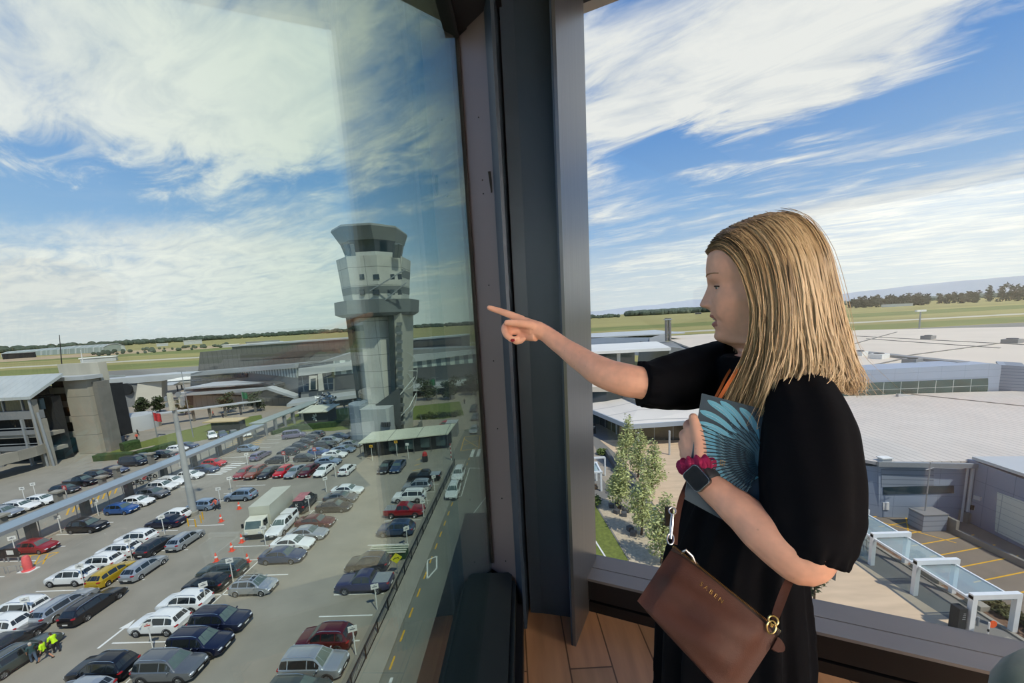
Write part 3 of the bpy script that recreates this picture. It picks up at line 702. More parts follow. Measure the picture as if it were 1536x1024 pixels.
def hair_material():
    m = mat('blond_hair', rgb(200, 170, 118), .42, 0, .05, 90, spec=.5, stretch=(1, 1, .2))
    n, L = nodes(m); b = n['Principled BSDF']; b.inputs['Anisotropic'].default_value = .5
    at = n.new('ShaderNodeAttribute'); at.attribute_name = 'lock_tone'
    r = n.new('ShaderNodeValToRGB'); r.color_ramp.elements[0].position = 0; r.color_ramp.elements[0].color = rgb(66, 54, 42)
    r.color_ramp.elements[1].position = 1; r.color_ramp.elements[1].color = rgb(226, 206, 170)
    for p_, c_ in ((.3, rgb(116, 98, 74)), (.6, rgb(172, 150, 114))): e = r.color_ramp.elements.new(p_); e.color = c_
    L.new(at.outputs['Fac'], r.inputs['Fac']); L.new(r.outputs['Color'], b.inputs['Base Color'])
    return m
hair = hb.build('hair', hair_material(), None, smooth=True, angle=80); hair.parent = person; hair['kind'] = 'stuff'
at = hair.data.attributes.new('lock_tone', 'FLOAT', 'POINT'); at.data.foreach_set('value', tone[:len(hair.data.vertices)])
# ------------------------------------------------------------------ dress
M_dress = mat('black_cloth', rgb(10, 12, 18), .88, 0, .12, 14, .25, sheen=.0, spec=.12)
db = MB()
def body_ring(z, a, b, off, n=64, fold=0., ph=0.):
    return [TC+Vector((0, 0, z))+FWD*off+ACR*((a+fold*math.sin(11*t+ph)+fold*.6*math.sin(19*t+1.3))*math.cos(t))+FWD*((b+fold*math.sin(13*t+ph)+fold*.6*math.sin(23*t))*math.sin(t)) for t in [2*PI*k/n for k in range(n)]]
prof = list(GOWN)
for z, k in ((Z0+.7, 1.0), (Z0+.4, 1.08), (Z0+.13, 1.16)): prof.append((z, GL[1]*k, GL[2]*k, GL[3], .014))
db.loft([body_ring(z, a, b, off, 96, fo, z*3) for z, a, b, off, fo in prof])
def sleeve(pts, hem_n, seed, ruff=.006):
    rnd = random.Random(seed); c = [P(a, b, d) for a, b, d, r in pts]; r = [q[3] for q in pts]; rings = []; N = (len(c)-1)*6; x_ = None
    for i in range(N+1):
        t = i/6; k = min(int(t), len(c)-2); f = t-k
        p0, p1, p2, p3 = c[max(k-1, 0)], c[k], c[k+1], c[min(k+2, len(c)-1)]
        p = cr(p0, p1, p2, p3, f); e = 1e-2; q = cr(p0, p1, p2, p3, min(1, f+e))-cr(p0, p1, p2, p3, max(0, f-e)); q.normalize()
        rad = r[k]+(r[k+1]-r[k])*(3*f*f-2*f**3)
        x = (q.orthogonal() if x_ is None else x_-q*x_.dot(q)).normalized(); x_ = x; y = x.cross(q)
        g = i/N
        rings.append([p+(x*math.cos(a)+y*math.sin(a))*(rad*(1+.035*math.sin(5*a+g*4)+.02*math.sin(9*a-g*7)) + ruff*max(0, (g-.72)/.28)*math.sin(hem_n*a)*(.7+.3*math.sin(3*a))) for a in [2*PI*j/96 for j in range(96)]])
    db.loft(rings)
sleeve([(1178, 590, .70, .048), (1200, 606, .645, .057), (1211, 650, .610, .0635), (1213, 710, .592, .0665), (1213, 768, .576, .0635), (1212, 805, .565, .055), (1210, 825, .562, .049), (1208, 835, .561, .047)], 17, 3)
sleeve([(1110, 545, .84, .058), (1082, 552, .875, .064), (1050, 564, .858, .066), (1022, 571, .836, .063), (998, 575, .812, .057), (980, 577, .801, .0505), (968, 576, .797, .0475), (961, 575.5, .796, .0485)], 11, 4, .005)
dress = remesh(db, 'dress', .0036, 4, M_dress); dress.parent = person
# cut the sleeve mouths open is not needed: the arms pass through them
for s_ in (1, -1):
    hp = HIP+ACR*(s_*.062)
    b = MB(); b.loft([[Vector((hp.x, hp.y, Z0+z))+FWD*(o+l*math.cos(t))+ACR*(w*math.sin(t)) for t in [2*PI*k/20 for k in range(20)]] for z, o, l, w in ((.001, .055, .135, .045), (.02, .055, .138, .048), (.05, .05, .13, .046), (.075, .02, .09, .042))])
    o = b.build('shoe', M_black, None, smooth=True, angle=60); o.parent = person
# ------------------------------------------------------------------ watch, hair tie, lanyard
def wring(px, py, d, ax, r, tub, n=28, rip=0., k=9, flat=1., ph=0.):
    """a band round a limb: centre, axis direction, radius, thickness"""
    c = P(px, py, d); ax = ax.normalized(); x = ax.orthogonal().normalized(); y = ax.cross(x)
    rings = []
    for i in range(n):
        a = 2*PI*i/n; rad = x*math.cos(a)+y*math.sin(a); tb = tub*(1+rip*math.sin(k*a+ph))
        rings.append([c+rad*(r+tb*math.cos(q))+ax*(tb*flat*math.sin(q)+rip*.004*math.cos(k*a*1.0)) for q in [2*PI*j/12 for j in range(12)]])
    rings.append(rings[0]); m = MB(); m.loft(rings, False); return m
AX = P(1049, 706, .672)-P(1080, 741, .638)
M_band = mat('slate_watch_band', rgb(52, 58, 66), .6, 0, .05, 30)
wb2 = wring(1057, 719, .6605, AX, .0235, .0022, 32, 0, 1, 5.2).build('watch', M_band, None, smooth=True); wb2.parent = person
fc = P(1046, 722, .632); cw = P(1057, 719, .6605); nrm_ = (fc-cw); nrm_ -= AX.normalized()*nrm_.dot(AX.normalized()); nrm_.normalize(); ey_ = AX.normalized(); ex_ = ey_.cross(nrm_)
def rr_box(w, h, d, r, n=6):
    pts = []
    for cx0, cy0, a0 in ((w-r, h-r, 0), (-w+r, h-r, 90), (-w+r, -h+r, 180), (w-r, -h+r, 270)):
        for i in range(n+1): a = math.radians(a0+90*i/n); pts.append((cx0+r*math.cos(a), cy0+r*math.sin(a)))
    return pts
WM = frame_matrix(cw+nrm_*.0240, ex_, ey_, nrm_)
b = MB(); b.prism(rr_box(.0165, .0192, 0, .007), -.001, .0085, WM); cs = b.build('watch_case', mat('watch_case', rgb(120, 124, 128), .25, .9), None, bevel=.0014); cs.parent = wb2
b = MB(); b.prism(rr_box(.0148, .0175, 0, .006), .0086, .0096, WM); o = b.build('watch_screen', mat('watch_screen', rgb(8, 9, 11), .25, 0, .02, 10, spec=.25), None); o.parent = wb2
M_pink = mat('magenta_cloth', rgb(158, 26, 84), .75, 0, .2, 120, .3)
sc_ = wring(1046, 698, .679, P(1040, 668, .694)-P(1049, 706, .672), .0255, .0078, 84, .30, 13, 1.25); s2_ = wring(1049, 703, .676, P(1040, 668, .694)-P(1049, 706, .672), .0250, .0062, 84, .34, 17, 1.2, 1.4)
sc_.add(s2_.v, s2_.f); o = sc_.build('hair_tie', M_pink, None, smooth=True); o.parent = person
def ribbon(pts, w, th, m, name, parent, side=None, px=True):
    c = [P(*p) for p in pts] if px else pts
    N = (len(c)-1)*6; out = []
    for i in range(N+1):
        t = i/6; k = min(int(t), len(c)-2); out.append(cr(c[max(k-1, 0)], c[k], c[k+1], c[min(k+2, len(c)-1)], t-k))
    rows = []
    for i, p in enumerate(out):
        t = (out[min(i+1, N)]-out[max(i-1, 0)]).normalized(); vd = (EYEV-p).normalized(); x = t.cross(vd).normalized() if side is None else side; y = x.cross(t).normalized()
        rows.append([p-x*w/2-y*th/2, p+x*w/2-y*th/2, p+x*w/2+y*th/2, p-x*w/2+y*th/2])
    b = MB(); b.loft(rows); o = b.build(name, m, None)
    if parent is not None: o.parent = parent
    return o
M_or = mat('orange_lanyard', rgb(222, 120, 56), .6, 0, .08, 40)
ribbon([(1128, 512, .735), (1116, 537, .700), (1100, 563, .690), (1086, 586, .690), (1074, 606, .700)], .0062, .0012, M_or, 'lanyard', person)
ribbon([(1110, 535, .79), (1092, 560, .742), (1080, 583, .722), (1068, 606, .725)], .0045, .0012, M_or, 'lanyard', person)
# ------------------------------------------------------------------ folder held under the arm
M_fold = mat('slate_blue_card', rgb(58, 78, 93), .55, 0, .04, 4); M_feath = mat('pale_blue_foil', rgb(116, 190, 218), .4, .0, .14, 12); M_feath2 = mat('deep_teal_foil', rgb(78, 124, 146), .45, .0, .14, 12); M_gold = mat('gold_foil', rgb(176, 148, 92), .35, .7, .1, 30)
FTL, FTR, FBL = P(1053, 590, .690), P(1168, 620, .640), P(1026, 748, .660)
fu = (FTR-FTL); fvv = (FBL-FTL); FWID = .215; FHEI = fvv.length
fu.normalize(); fvv = (fvv-fu*fvv.dot(fu)*.0); fvv.normalize(); fn_ = fu.cross(fvv).normalized()
if fn_.dot(EYEV-FTL) < 0: fn_ = -fn_
def FQ(u, v, h=0.): return FTL+fu*u+fvv*v+fn_*h
folder = empty('folder', (0, 0, 0), 0, 'dark slate blue folder with pale blue feather print, held under the woman\'s arm', 'folder')
bl = MB()
def sheet(h0, h1, drop, m, nm, par, u1=FWID):
    b = MB(); top = []; bot = []
    outl = [(0, 0), (u1, .0), (u1, FHEI+.16*u1)] + [(u1*(1-i/8), FHEI+.16*u1*(1-i/8)) for i in range(1, 9)]
    f = [FQ(u, v, h1) for u, v in outl]; k = [FQ(u, v, h0) for u, v in outl]; n_ = len(f)
    b.add(f+k, [tuple(range(n_)), tuple(range(2*n_-1, n_-1, -1))]+[(i, n_+i, n_+(i+1) % n_, (i+1) % n_) for i in range(n_)])
    return b.build(nm, m, par)
cov = sheet(0, .002, .012, M_fold, 'front_cover', folder); sheet(-.007, -.0065+.002, .012, M_fold, 'back_cover', folder)
sheet(-.0045, -.0002, .008, mat('paper_stack', rgb(226, 224, 216), .8, 0, .03, 30), 'pages', folder, FWID-.004)
LU = (FTR-FTL).length
def fpx(x, y):
    """folder coordinates of a point of its print"""
    dx_, dy_ = x-1053, y-590; de = 115*158+27*30
    return Vector(((dx_*158+27*dy_)/de*LU, (115*dy_-30*dx_)/de*FHEI))
FC_ = fpx(1150, 690)
def blade(mb, tip, w, r0, h, bend=.008):
    d = tip-FC_; L_ = d.length; d = d/L_; e_ = Vector((-d.y, d.x)); rows = [[], [], []]
    for i in range(15):
        t = i/14; r = r0*L_+(1-r0)*L_*t; ww = w*(.30+.70*t)*max(.03, 1-max(0, (t-.62)/.38)**2.6)**.5
        c = FC_+d*r+e_*(bend*math.sin(PI*t))
        for k, q in enumerate((1, 0, -1)):
            p = c+e_*(ww*q); rows[k].append(FQ(min(FWID-.002, max(.0015, p.x)), min(FHEI-.002, max(.0015, p.y)), h+(.0004 if k == 1 else 0)))
    mb.loft(rows, False, closed=False)
TIPS = [(1112, 612), (1082, 602), (1062, 601), (1050, 617), (1047, 634), (1046, 650), (1047, 663), (1048, 676), (1051, 689), (1056, 702), (1062, 714), (1070, 725), (1080, 734), (1090, 741), (1102, 747), (1114, 750)]
fb_ = MB()
TW = [fpx(*t_) for t_ in TIPS]; FT_ = TW[:4]+[TW[i]*(1-q)+TW[i+1]*q for i in range(4, len(TW)-1) for q in (0, .5)]
for i, tp_ in enumerate(FT_): blade(fb_, tp_, .0072 if i < 4 else .0046, .34, .0023+.00004*i)
fb_.build('feather_print', M_feath, cov, smooth=True)
fb_ = MB()
for i in range(len(FT_)-1):
    for q in (.25, .75):
        tp_ = FT_[i]*(1-q)+FT_[i+1]*q; blade(fb_, FC_+(tp_-FC_)*(.74 if i > 3 else .56), .0026, .10, .0036+.00003*i, .004)
fb_.build('feather_print_inner', M_feath2, cov, smooth=True)
fb_ = MB()
for i in range(len(FT_)-1):
    for q, a_, e_ in ((.5, .42, .97), (.0, .30, .66), (.5, .18, .50)):
        if i < 4 and a_ > .4: continue
        tp_ = FT_[i]*(1-q)+FT_[i+1]*q; blade(fb_, FC_+(tp_-FC_)*e_, .0011, a_/e_, .0056+.00003*i, .003)
fb_.build('feather_shafts', mat('dark_print_ink', rgb(34, 58, 74), .6, 0, .05, 10), cov, smooth=True)
fb_ = MB()
for i in range(len(FT_)): blade(fb_, FC_+(FT_[i]-FC_)*.93, .0005, .62, .0050+.00003*i, .006)
fb_.build('feather_rachis', mat('white_foil', rgb(188, 224, 236), .4, 0, .05, 10), cov, smooth=True)  # thin pale rachis lines of the print
b = MB()
for i in range(3):
    for j in range(3): c = FQ(fpx(1081, 689).x+i*.003, fpx(1081, 689).y+j*.0032, .0048); b.add([c, c+fu*.002, c+fu*.002+fvv*.002, c+fvv*.002], [(0, 1, 2, 3)])
b.build('gold_emblem', M_gold, cov)
# ------------------------------------------------------------------ brown leather bag
M_leath = mat('brown_leather', rgb(82, 53, 45), .56, 0, .16, 7, 0, spec=.3)
def leather_grain(m):
    n, L = nodes(m); b = n['Principled BSDF']; tc = [x for x in n if x.type == 'TEX_COORD'][0]
    v = n.new('ShaderNodeTexVoronoi'); v.inputs['Scale'].default_value = 520; L.new(tc.outputs['Object'], v.inputs['Vector'])
    bp = n.new('ShaderNodeBump'); bp.inputs['Strength'].default_value = .35; bp.inputs['Distance'].default_value = .0006; L.new(v.outputs['Distance'], bp.inputs['Height']); L.new(bp.outputs['Normal'], b.inputs['Normal'])
leather_grain(M_leath)
M_gm = mat('gold_metal', rgb(206, 180, 120), .22, .95, .05, 30); M_sm = mat('silver_metal', rgb(200, 202, 206), .2, .95, .05, 30)
bag = empty('handbag', (0, 0, 0), 0, 'brown leather zip pouch bag hanging at the woman\'s hip', 'bag')
BTL, BTR, BBL, BBR = P(1007, 824, .615), P(1167, 953, .525), P(956, 901, .585), P(1100, 1056, .50)
bn = (BTR-BTL).cross(BBL-BTL).normalized()
if bn.dot(EYEV-BTL) < 0: bn = -bn
def bagpt(u, v, s): 
    p = (BTL*(1-u)+BTR*u)*(1-v)+(BBL*(1-u)+BBR*u)*v
    pin = .012*math.sin(PI*u)*(1-v)*0 + .006*(math.sin(PI*v))
    e = min(1, 7*u)*min(1, 7*(1-u)); q = (math.sin(PI*min(.98, max(.02, u))))**.5*(.30+1.0*math.sin(PI*(.12+.80*v)))
    crease = .0035*math.sin(9*u+3*v)*gs(v-.6, .3)+.003*math.sin(14*v+5*u)
    return p+bn*s*((.019*q+crease*q)*e+.0012)
b = MB(); NUb, NVb = 40, 26; fr_, bk_ = [], []
for i in range(NUb+1):
    fr_.append([bagpt(i/NUb, j/NVb, 1) for j in range(NVb+1)]); bk_.append([bagpt(i/NUb, j/NVb, -1) for j in range(NVb+1)])
b.loft([f+g[::-1] for f, g in zip(fr_, bk_)], True)
b.build('pouch', M_leath, bag, smooth=True, angle=70)
zp = [bagpt(i/30, 0.0, 0)+(BTL-BBL).normalized()*.002 for i in range(31)]
b = MB(); b.tube(zp, .0042, 8); b.build('zip_tape', mat('dark_zip_tape', rgb(46, 32, 28), .7), bag, smooth=True)
b = MB()
for i in range(90):
    t = i/89; p = bagpt(t, 0, 0)+(BTL-BBL).normalized()*.0062; d_ = (BTR-BTL).normalized(); b.bar(p-d_*.0006, p+d_*.0006, .004, .0022)
b.build('zip_teeth', M_gm, bag)
p0 = bagpt(.09, 0, 0)+(BTL-BBL).normalized()*.008; b = MB(); b.tube([p0, p0+Vector((.004, -.004, .006)), p0+Vector((.012, -.008, -.002)), p0+Vector((.016, -.01, -.014))], .0024, 8); b.lathe([(.003, -.0012), (.0058, -.0012), (.0058, .0012), (.003, .0012)], 14, tuple(p0+Vector((.016, -.01, -.016))), ax='y'); b.build('zip_pull', M_sm, bag, smooth=True)
b = MB(); pe = bagpt(1.0, .0, 0); dd = (BTR-BTL).normalized(); up_ = (BTL-BBL).normalized(); b.loft([[pe+dd*(.0+.012*math.sin(a))-up_*(.002+.018*(1-math.cos(a))*.5)*1.0+bn*s_ for a in [PI*i/8 for i in range(9)]] for s_ in (-.004, .004)], True, closed=False); b.build('zip_tab', M_leath, bag, smooth=True)
# straps
ribbon([(1012, 816, .614), (1014, 790, .628), (1018, 765, .640), (1024, 742, .662), (1036, 715, .70)], .0085, .003, M_leath, 'strap', bag)
ribbon([(1160, 928, .528), (1166, 908, .536), (1176, 882, .545), (1190, 855, .575), (1205, 830, .64)], .0062, .003, M_leath, 'strap', bag)
ribbon([(1163, 930, .529), (1172, 908, .538), (1182, 882, .548), (1194, 855, .58), (1208, 830, .645)], .0062, .003, M_leath, 'strap', bag)
def clip(px, py, d, px2, py2, d2, m, nm):
    a, c = P(px, py, d), P(px2, py2, d2); b = MB(); t = (c-a).normalized(); x = t.cross((EYEV-a).normalized()).normalized(); w = .0055
    loop = [a+x*w*math.cos(q)+t*w*math.sin(q) for q in [2*PI*i/16 for i in range(17)]]; b.tube(loop, .0014, 8); b.tube([a+t*w, a+(c-a)*.5, c], [.0026, .0034, .0018], 10)
    loop = [c+x*w*.9*math.cos(q)+t*w*1.5*math.sin(q) for q in [2*PI*i/16 for i in range(17)]]; b.tube(loop, .0014, 8)
    b.build(nm, m, bag, smooth=True)
clip(1009, 766, .632, 1006, 808, .612, M_sm, 'snap_hook'); clip(1160, 930, .526, 1157, 940, .524, M_gm, 'strap_ring')
b = MB(); q = P(1003, 774, .648); b.box((-.006, -.003, -.016), (.006, .003, .016), Matrix.Translation(q)); b.build('strap_keeper', mat('black_leather', rgb(24, 22, 22), .5), bag)
tm = text_mesh('S A B E N', .0085, .0002); wl, hl = (BTR-BTL).length, (BBL-BTL).length
for v in tm.vertices: v.co = bagpt(.452+v.co.x/wl, .165-v.co.y/hl, 1)+bn*(.0005+v.co.z)      # the stamp follows the leather
tm.materials.clear(); tm.materials.append(M_gm); o = bpy.data.objects.new('lettering', tm); COL.objects.link(o); o.parent = bag
# ------------------------------------------------------------------ green armchair at the corner
ac = empty('armchair', (1.185, .395, Z0), math.radians(122), 'green velvet armchair with a rounded back at the bottom corner', 'chair')
M_velv = mat('green_velvet', rgb(72, 102, 86), .9, 0, .14, 18, .1, sheen=.6)
b = MB(); rows = []
for i in range(25):
    a = math.radians(-115+230*i/24); R1 = .36; h = .80-.16*(abs(i-12)/12)**2.2
    c = Vector((R1*math.cos(a), R1*math.sin(a), 0)); o = Vector((math.cos(a), math.sin(a), 0))
    rows.append([c-o*.055+Vector((0, 0, .22)), c-o*.055+Vector((0, 0, h-.05)), c-o*.035+Vector((0, 0, h-.012)), c+Vector((0, 0, h)), c+o*.035+Vector((0, 0, h-.012)), c+o*.055+Vector((0, 0, h-.05)), c+o*.05+Vector((0, 0, .22))])
b.loft(rows, True); b.build('backrest', M_velv, ac, smooth=True, angle=70)
b = MB(); b.lathe([(.001, .22), (.29, .22), (.31, .26), (.31, .40), (.28, .44), (.001, .45)], 32, cap=False); b.build('seat', M_velv, ac, smooth=True, angle=50)
for a in (45, 135, 225, 315):
    b = MB(); a = math.radians(a); b.tube([(.24*math.cos(a), .24*math.sin(a), .23), (.28*math.cos(a), .28*math.sin(a), 0)], [.02, .012], 10); b.build('leg', M_black, ac, smooth=True)
# ================================================================== vehicles
M_tyre = mat('tyre_rubber', rgb(26, 26, 27), .85, 0, .15, 9)
M_rim = mat('alloy_rim', rgb(150, 152, 155), .3, .8, .1, 20)
M_rimd = mat('dark_alloy_rim', rgb(60, 62, 65), .35, .7, .1, 20)
M_glass = mat('car_glass', rgb(30, 36, 38), .06, 0, .1, 1, spec=.9)
M_screen = mat('car_windscreen', rgb(88, 104, 98), .06, 0, .12, 1.5, spec=.9)
M_trim = mat('black_plastic', rgb(28, 29, 31), .6, 0, .1, 10)
M_lamp = mat('headlamp', rgb(225, 228, 230), .12, .3, .05, 10)
M_tail = mat('tail_lamp', rgb(150, 22, 22), .2, 0, .1, 10)
M_plate = mat('number_plate', rgb(226, 226, 220), .5, 0, .03, 10)
M_chrome = mat('chrome', rgb(200, 202, 205), .15, .95, .03, 10)
PAINT = {}
for k_, c_, mt in (('white', (232, 234, 232), 0), ('silver', (172, 178, 182), .5), ('grey', (112, 116, 120), .45), ('charcoal', (56, 59, 63), .4), ('black', (22, 23, 26), .2), ('navy', (26, 32, 58), .3),
                   ('blue', (48, 92, 156), .3), ('light_blue', (140, 160, 182), .4), ('red', (150, 22, 32), .2), ('bright_red', (200, 30, 40), .1), ('maroon', (92, 24, 30), .3), ('yellow', (196, 164, 36), .3),
                   ('copper', (150, 74, 50), .4), ('green_grey', (78, 88, 84), .4), ('steel_blue', (62, 82, 112), .4), ('cream', (226, 224, 206), 0), ('purple_grey', (120, 116, 142), .3), ('dark_teal', (34, 48, 62), .3), ('indigo', (52, 54, 92), .3)):
    PAINT[k_] = mat('paint_'+k_, rgb(*c_), .28, mt, .04, .8, coat=.7)
def interp(tab, x):
    for (x0, v0), (x1, v1) in zip(tab, tab[1:]):
        if x <= x1:
            t = (x-x0)/(x1-x0) if x1 > x0 else 0
            t = max(0, min(1, t)); return v0+(v1-v0)*t
    return tab[-1][1]
# each kind: half length, half width, sill height, table of belt height, table of roof height, glass stations, wheel radius and axles
SPEC = {
 'suv':   dict(L=2.25, W=.92, sill=.30, belt=[(-2.25, .86), (-2.1, 1.02), (.95, 1.02), (1.2, 1.0), (2.0, .88), (2.25, .62)], roof=[(-2.2, .9), (-2.08, 1.1), (-1.72, 1.56), (-1.4, 1.64), (-.2, 1.67), (.35, 1.6), (1.12, 1.02)], wr=.35, ax=(-1.36, 1.36), rails=True),
 'boxy':  dict(L=2.35, W=.95, sill=.34, belt=[(-2.35, .90), (-2.25, 1.08), (.95, 1.08), (1.25, 1.06), (2.15, .98), (2.35, .70)], roof=[(-2.3, .95), (-2.2, 1.12), (-2.02, 1.68), (-1.7, 1.76), (-.1, 1.78), (.45, 1.72), (1.18, 1.08)], wr=.37, ax=(-1.4, 1.42), rails=True),
 'hatch': dict(L=2.08, W=.88, sill=.24, belt=[(-2.08, .72), (-1.98, .95), (.9, .93), (1.1, .9), (1.85, .76), (2.08, .52)], roof=[(-2.05, .8), (-1.92, .98), (-1.5, 1.38), (-1.1, 1.46), (-.1, 1.49), (.35, 1.42), (1.1, .92)], wr=.31, ax=(-1.26, 1.3), rails=False),
 'sedan': dict(L=2.38, W=.9, sill=.22, belt=[(-2.38, .7), (-2.25, .96), (-1.5, .98), (.9, .93), (1.1, .9), (2.1, .72), (2.38, .5)], roof=[(-1.78, .99), (-1.0, 1.38), (-.5, 1.45), (.1, 1.45), (.4, 1.38), (1.15, .92)], wr=.33, ax=(-1.4, 1.42), rails=False),
 'wagon': dict(L=2.42, W=.9, sill=.24, belt=[(-2.42, .74), (-2.32, .98), (.9, .94), (1.1, .92), (2.1, .76), (2.42, .52)], roof=[(-2.38, .84), (-2.25, 1.0), (-1.9, 1.42), (-1.5, 1.5), (-.1, 1.5), (.4, 1.42), (1.15, .93)], wr=.33, ax=(-1.4, 1.42), rails=True),
 'van':   dict(L=2.5, W=.95, sill=.3, belt=[(-2.5, .95), (-2.42, 1.15), (1.2, 1.12), (1.5, 1.08), (2.2, .95), (2.5, .65)], roof=[(-2.46, 1.0), (-2.38, 1.3), (-2.25, 1.9), (-1.9, 1.98), (.5, 1.98), (1.0, 1.85), (1.75, 1.1)], wr=.33, ax=(-1.5, 1.5), rails=False),
 'ute':   dict(L=2.68, W=.95, sill=.40, belt=[(-2.68, .98), (-2.6, 1.1), (-.95, 1.1), (1.0, 1.12), (1.3, 1.1), (2.45, 1.0), (2.68, .72)], roof=[(-.98, 1.12), (-.78, 1.68), (-.5, 1.78), (.2, 1.78), (.5, 1.72), (1.22, 1.12)], wr=.39, ax=(-1.55, 1.62), rails=False),
}
def car_body(S):
    Lh, W = S['L'], S['W']; roof = S['roof']; r0, r1 = roof[0][0], roof[-1][0]
    xs = sorted(set([round(-Lh+2*Lh*i/40, 3) for i in range(41)] + [p[0] for p in roof] + [p[0] for p in S['belt']]))
    rings = []
    def section(x):
        e = abs(x)/Lh
        w = W*(1-.16*max(0, (e-.72)/.28)**2.2)
        zb = interp(S['belt'], x)
        lift = .10*max(0, (e-.8)/.2)**1.5
        s0 = S['sill']+lift
        inr = r0 < x < r1
        zr = max(zb+.02, interp(roof, x)) if inr else zb+.02
        lean = .24*min(1, max(0, (zr-zb)/.55))
        wt = w*(1-.05) - lean*1.0*(1 if inr else 0) - .04
        if not inr or zr-zb < .05: wt = w*.86
        half = [(w*.80, s0-.06), (w*.97, s0), (w*1.0, s0+.18), (w*.995, zb-.16), (w*.965, zb-.02), (w*.94, zb), (wt+.03, zr-.04), (wt-.05, zr), (wt*.5, zr+.022)]
        return half, w, zb, zr, wt
    for x in xs:
        half = section(x)[0]
        rings.append([Vector((x, y, z)) for y, z in half] + [Vector((x, 0, half[-1][1]+.008))] + [Vector((x, -y, z)) for y, z in reversed(half)])
    return rings, section
def make_car(kind, paint, rim=M_rim, dark_roof=False):
    S = SPEC[kind]; Lh, W = S['L'], S['W']; roof = S['roof']; belt = S['belt']
    root = empty('car', (0, 0, 0))
    rings, sec = car_body(S)
    b = MB(); b.loft(rings, True)
    body = b.build('body', paint, root, smooth=True, angle=32)
    # glass set just proud of the body: windscreen, rear screen, side windows
    def strip(xa, xb, f0, f1, nx=6):
        """crosswise screen between two stations"""
        m = MB(); rows = []
        for i in range(nx+1):
            x = xa+(xb-xa)*i/nx; h, w, zb, zr, wt = sec(x)
            ww = wt-.07 if abs(x-xa) > 0 else wt-.07
            rows.append([Vector((x, ww*(k/4-1), zr+.022*(1-abs(k/4-1)) + .012)) for k in range(9)])
        m.loft(rows, False, closed=False)
        # thickness
        n0 = len(m.v); m.add([(v[0], v[1], v[2]-.02) for v in m.v[:n0]], [tuple(reversed(f)) for f in m.f])
        return m
    rs = [p[0] for p in roof]
    strip(rs[-1]-.10, rs[-2]+.06, 0, 0).build('windscreen', M_screen, root, smooth=True)
    if kind == 'sedan': strip(rs[0]+.08, rs[1]-.06, 0, 0).build('rear_window', M_glass, root, smooth=True)
    elif kind == 'ute': strip(rs[0]+.05, rs[1]-.02, 0, 0, 2).build('rear_window', M_glass, root, smooth=True)
    else: strip(rs[1]+.04, rs[2]-.05, 0, 0).build('rear_window', M_glass, root, smooth=True)
    def side(xa, xb, sgn, n_=10):
        m = MB(); up = []; lo = []
        for i in range(n_+1):
            x = xa+(xb-xa)*i/n_; h, w, zb, zr, wt = sec(x)
            y0, z0 = h[5]; y1, z1 = h[6]
            top = .9 if zr-zb > .2 else .6
            a, c = .10, top
            lo.append(Vector((x, sgn*(y0+(y1-y0)*a+.009), z0+(z1-z0)*a))); up.append(Vector((x, sgn*(y0+(y1-y0)*c+.009), z0+(z1-z0)*c)))
        m.loft([lo, up], False, closed=False)
        nn_ = len(m.v); m.add([(v[0], v[1]-sgn*.02, v[2]) for v in m.v[:nn_]], [tuple(reversed(f)) for f in m.f])
        return m
    fr = rs[-1]-.36; bkx = {'sedan': rs[0]+.42, 'ute': rs[0]+.18}.get(kind, rs[2]-.08)
    mid = -.05
    q3 = bkx+.62 if kind in ('suv', 'boxy', 'wagon', 'hatch', 'van') else None
    for sgn in (1, -1):
        side(mid+.04, fr, sgn).build('side_window', M_glass, root)
        if q3 is None: side(bkx, mid-.04, sgn).build('side_window', M_glass, root)
        else:
            side(q3+.03, mid-.04, sgn).build('side_window', M_glass, root); side(bkx, q3-.05, sgn, 5).build('side_window', M_glass, root)
    # lower cladding and bumpers
    c = MB()
    for sgn in (1, -1):
        c.box((S['ax'][0]+.3, sgn*W*.93-.05, S['sill']-.07), (S['ax'][1]-.3, sgn*W*.93+.05, S['sill']+.06))
    c.box((Lh-.16, -W*.74, S['sill']+.06), (Lh+.015, W*.74, S['sill']+.2)); c.box((-Lh-.015, -W*.76, S['sill']+.06), (-Lh+.16, W*.76, S['sill']+.22))
    c.build('cladding', M_trim, root)
    for xa in S['ax']:
        for sgn in (1, -1):
            w_ = MB(); r = S['wr']
            w_.lathe([(r*.62, -.10), (r*.93, -.11), (r, -.07), (r, .07), (r*.93, .11), (r*.62, .10)], 20, ax='y', cap=False); w_.lathe([(.001, -.06), (r*.66, -.06), (r*.66, .06), (.001, .06)], 20, ax='y')
            wh = w_.build('wheel', M_tyre, root, smooth=True, angle=40); wh.location = (xa, sgn*(W-.085), r)
            k = MB(); yy = sgn*.09
            k.lathe([(0.001, yy-.03*sgn), (r*.2, yy), (r*.24, yy-.01*sgn)], 10, ax='y', cap=False)
            for q in range(5):
                a = 2*PI*q/5
                k.bar((r*.1*math.cos(a), yy, r*.1*math.sin(a)), (r*.6*math.cos(a), yy-.005*sgn, r*.6*math.sin(a)), .09, .02, up=(0, 1, 0))
            k.lathe([(r*.56, yy-.03*sgn), (r*.66, yy+.012*sgn), (r*.66, yy-.03*sgn)], 20, ax='y', cap=False)
            k.build('rim', rim, wh)
            ar = MB()
            pts = [Vector((xa+(r+.055)*math.cos(a), sgn*(W*.985), r+(r+.055)*math.sin(a))) for a in [PI*i/10 for i in range(-1, 12)]]
            ar.tube(pts, .05, 6, flat=.5); ar.build('wheel_arch', M_trim if kind in ('suv', 'boxy', 'ute') else paint, root, smooth=True)
    zf = interp(belt, Lh-.1)
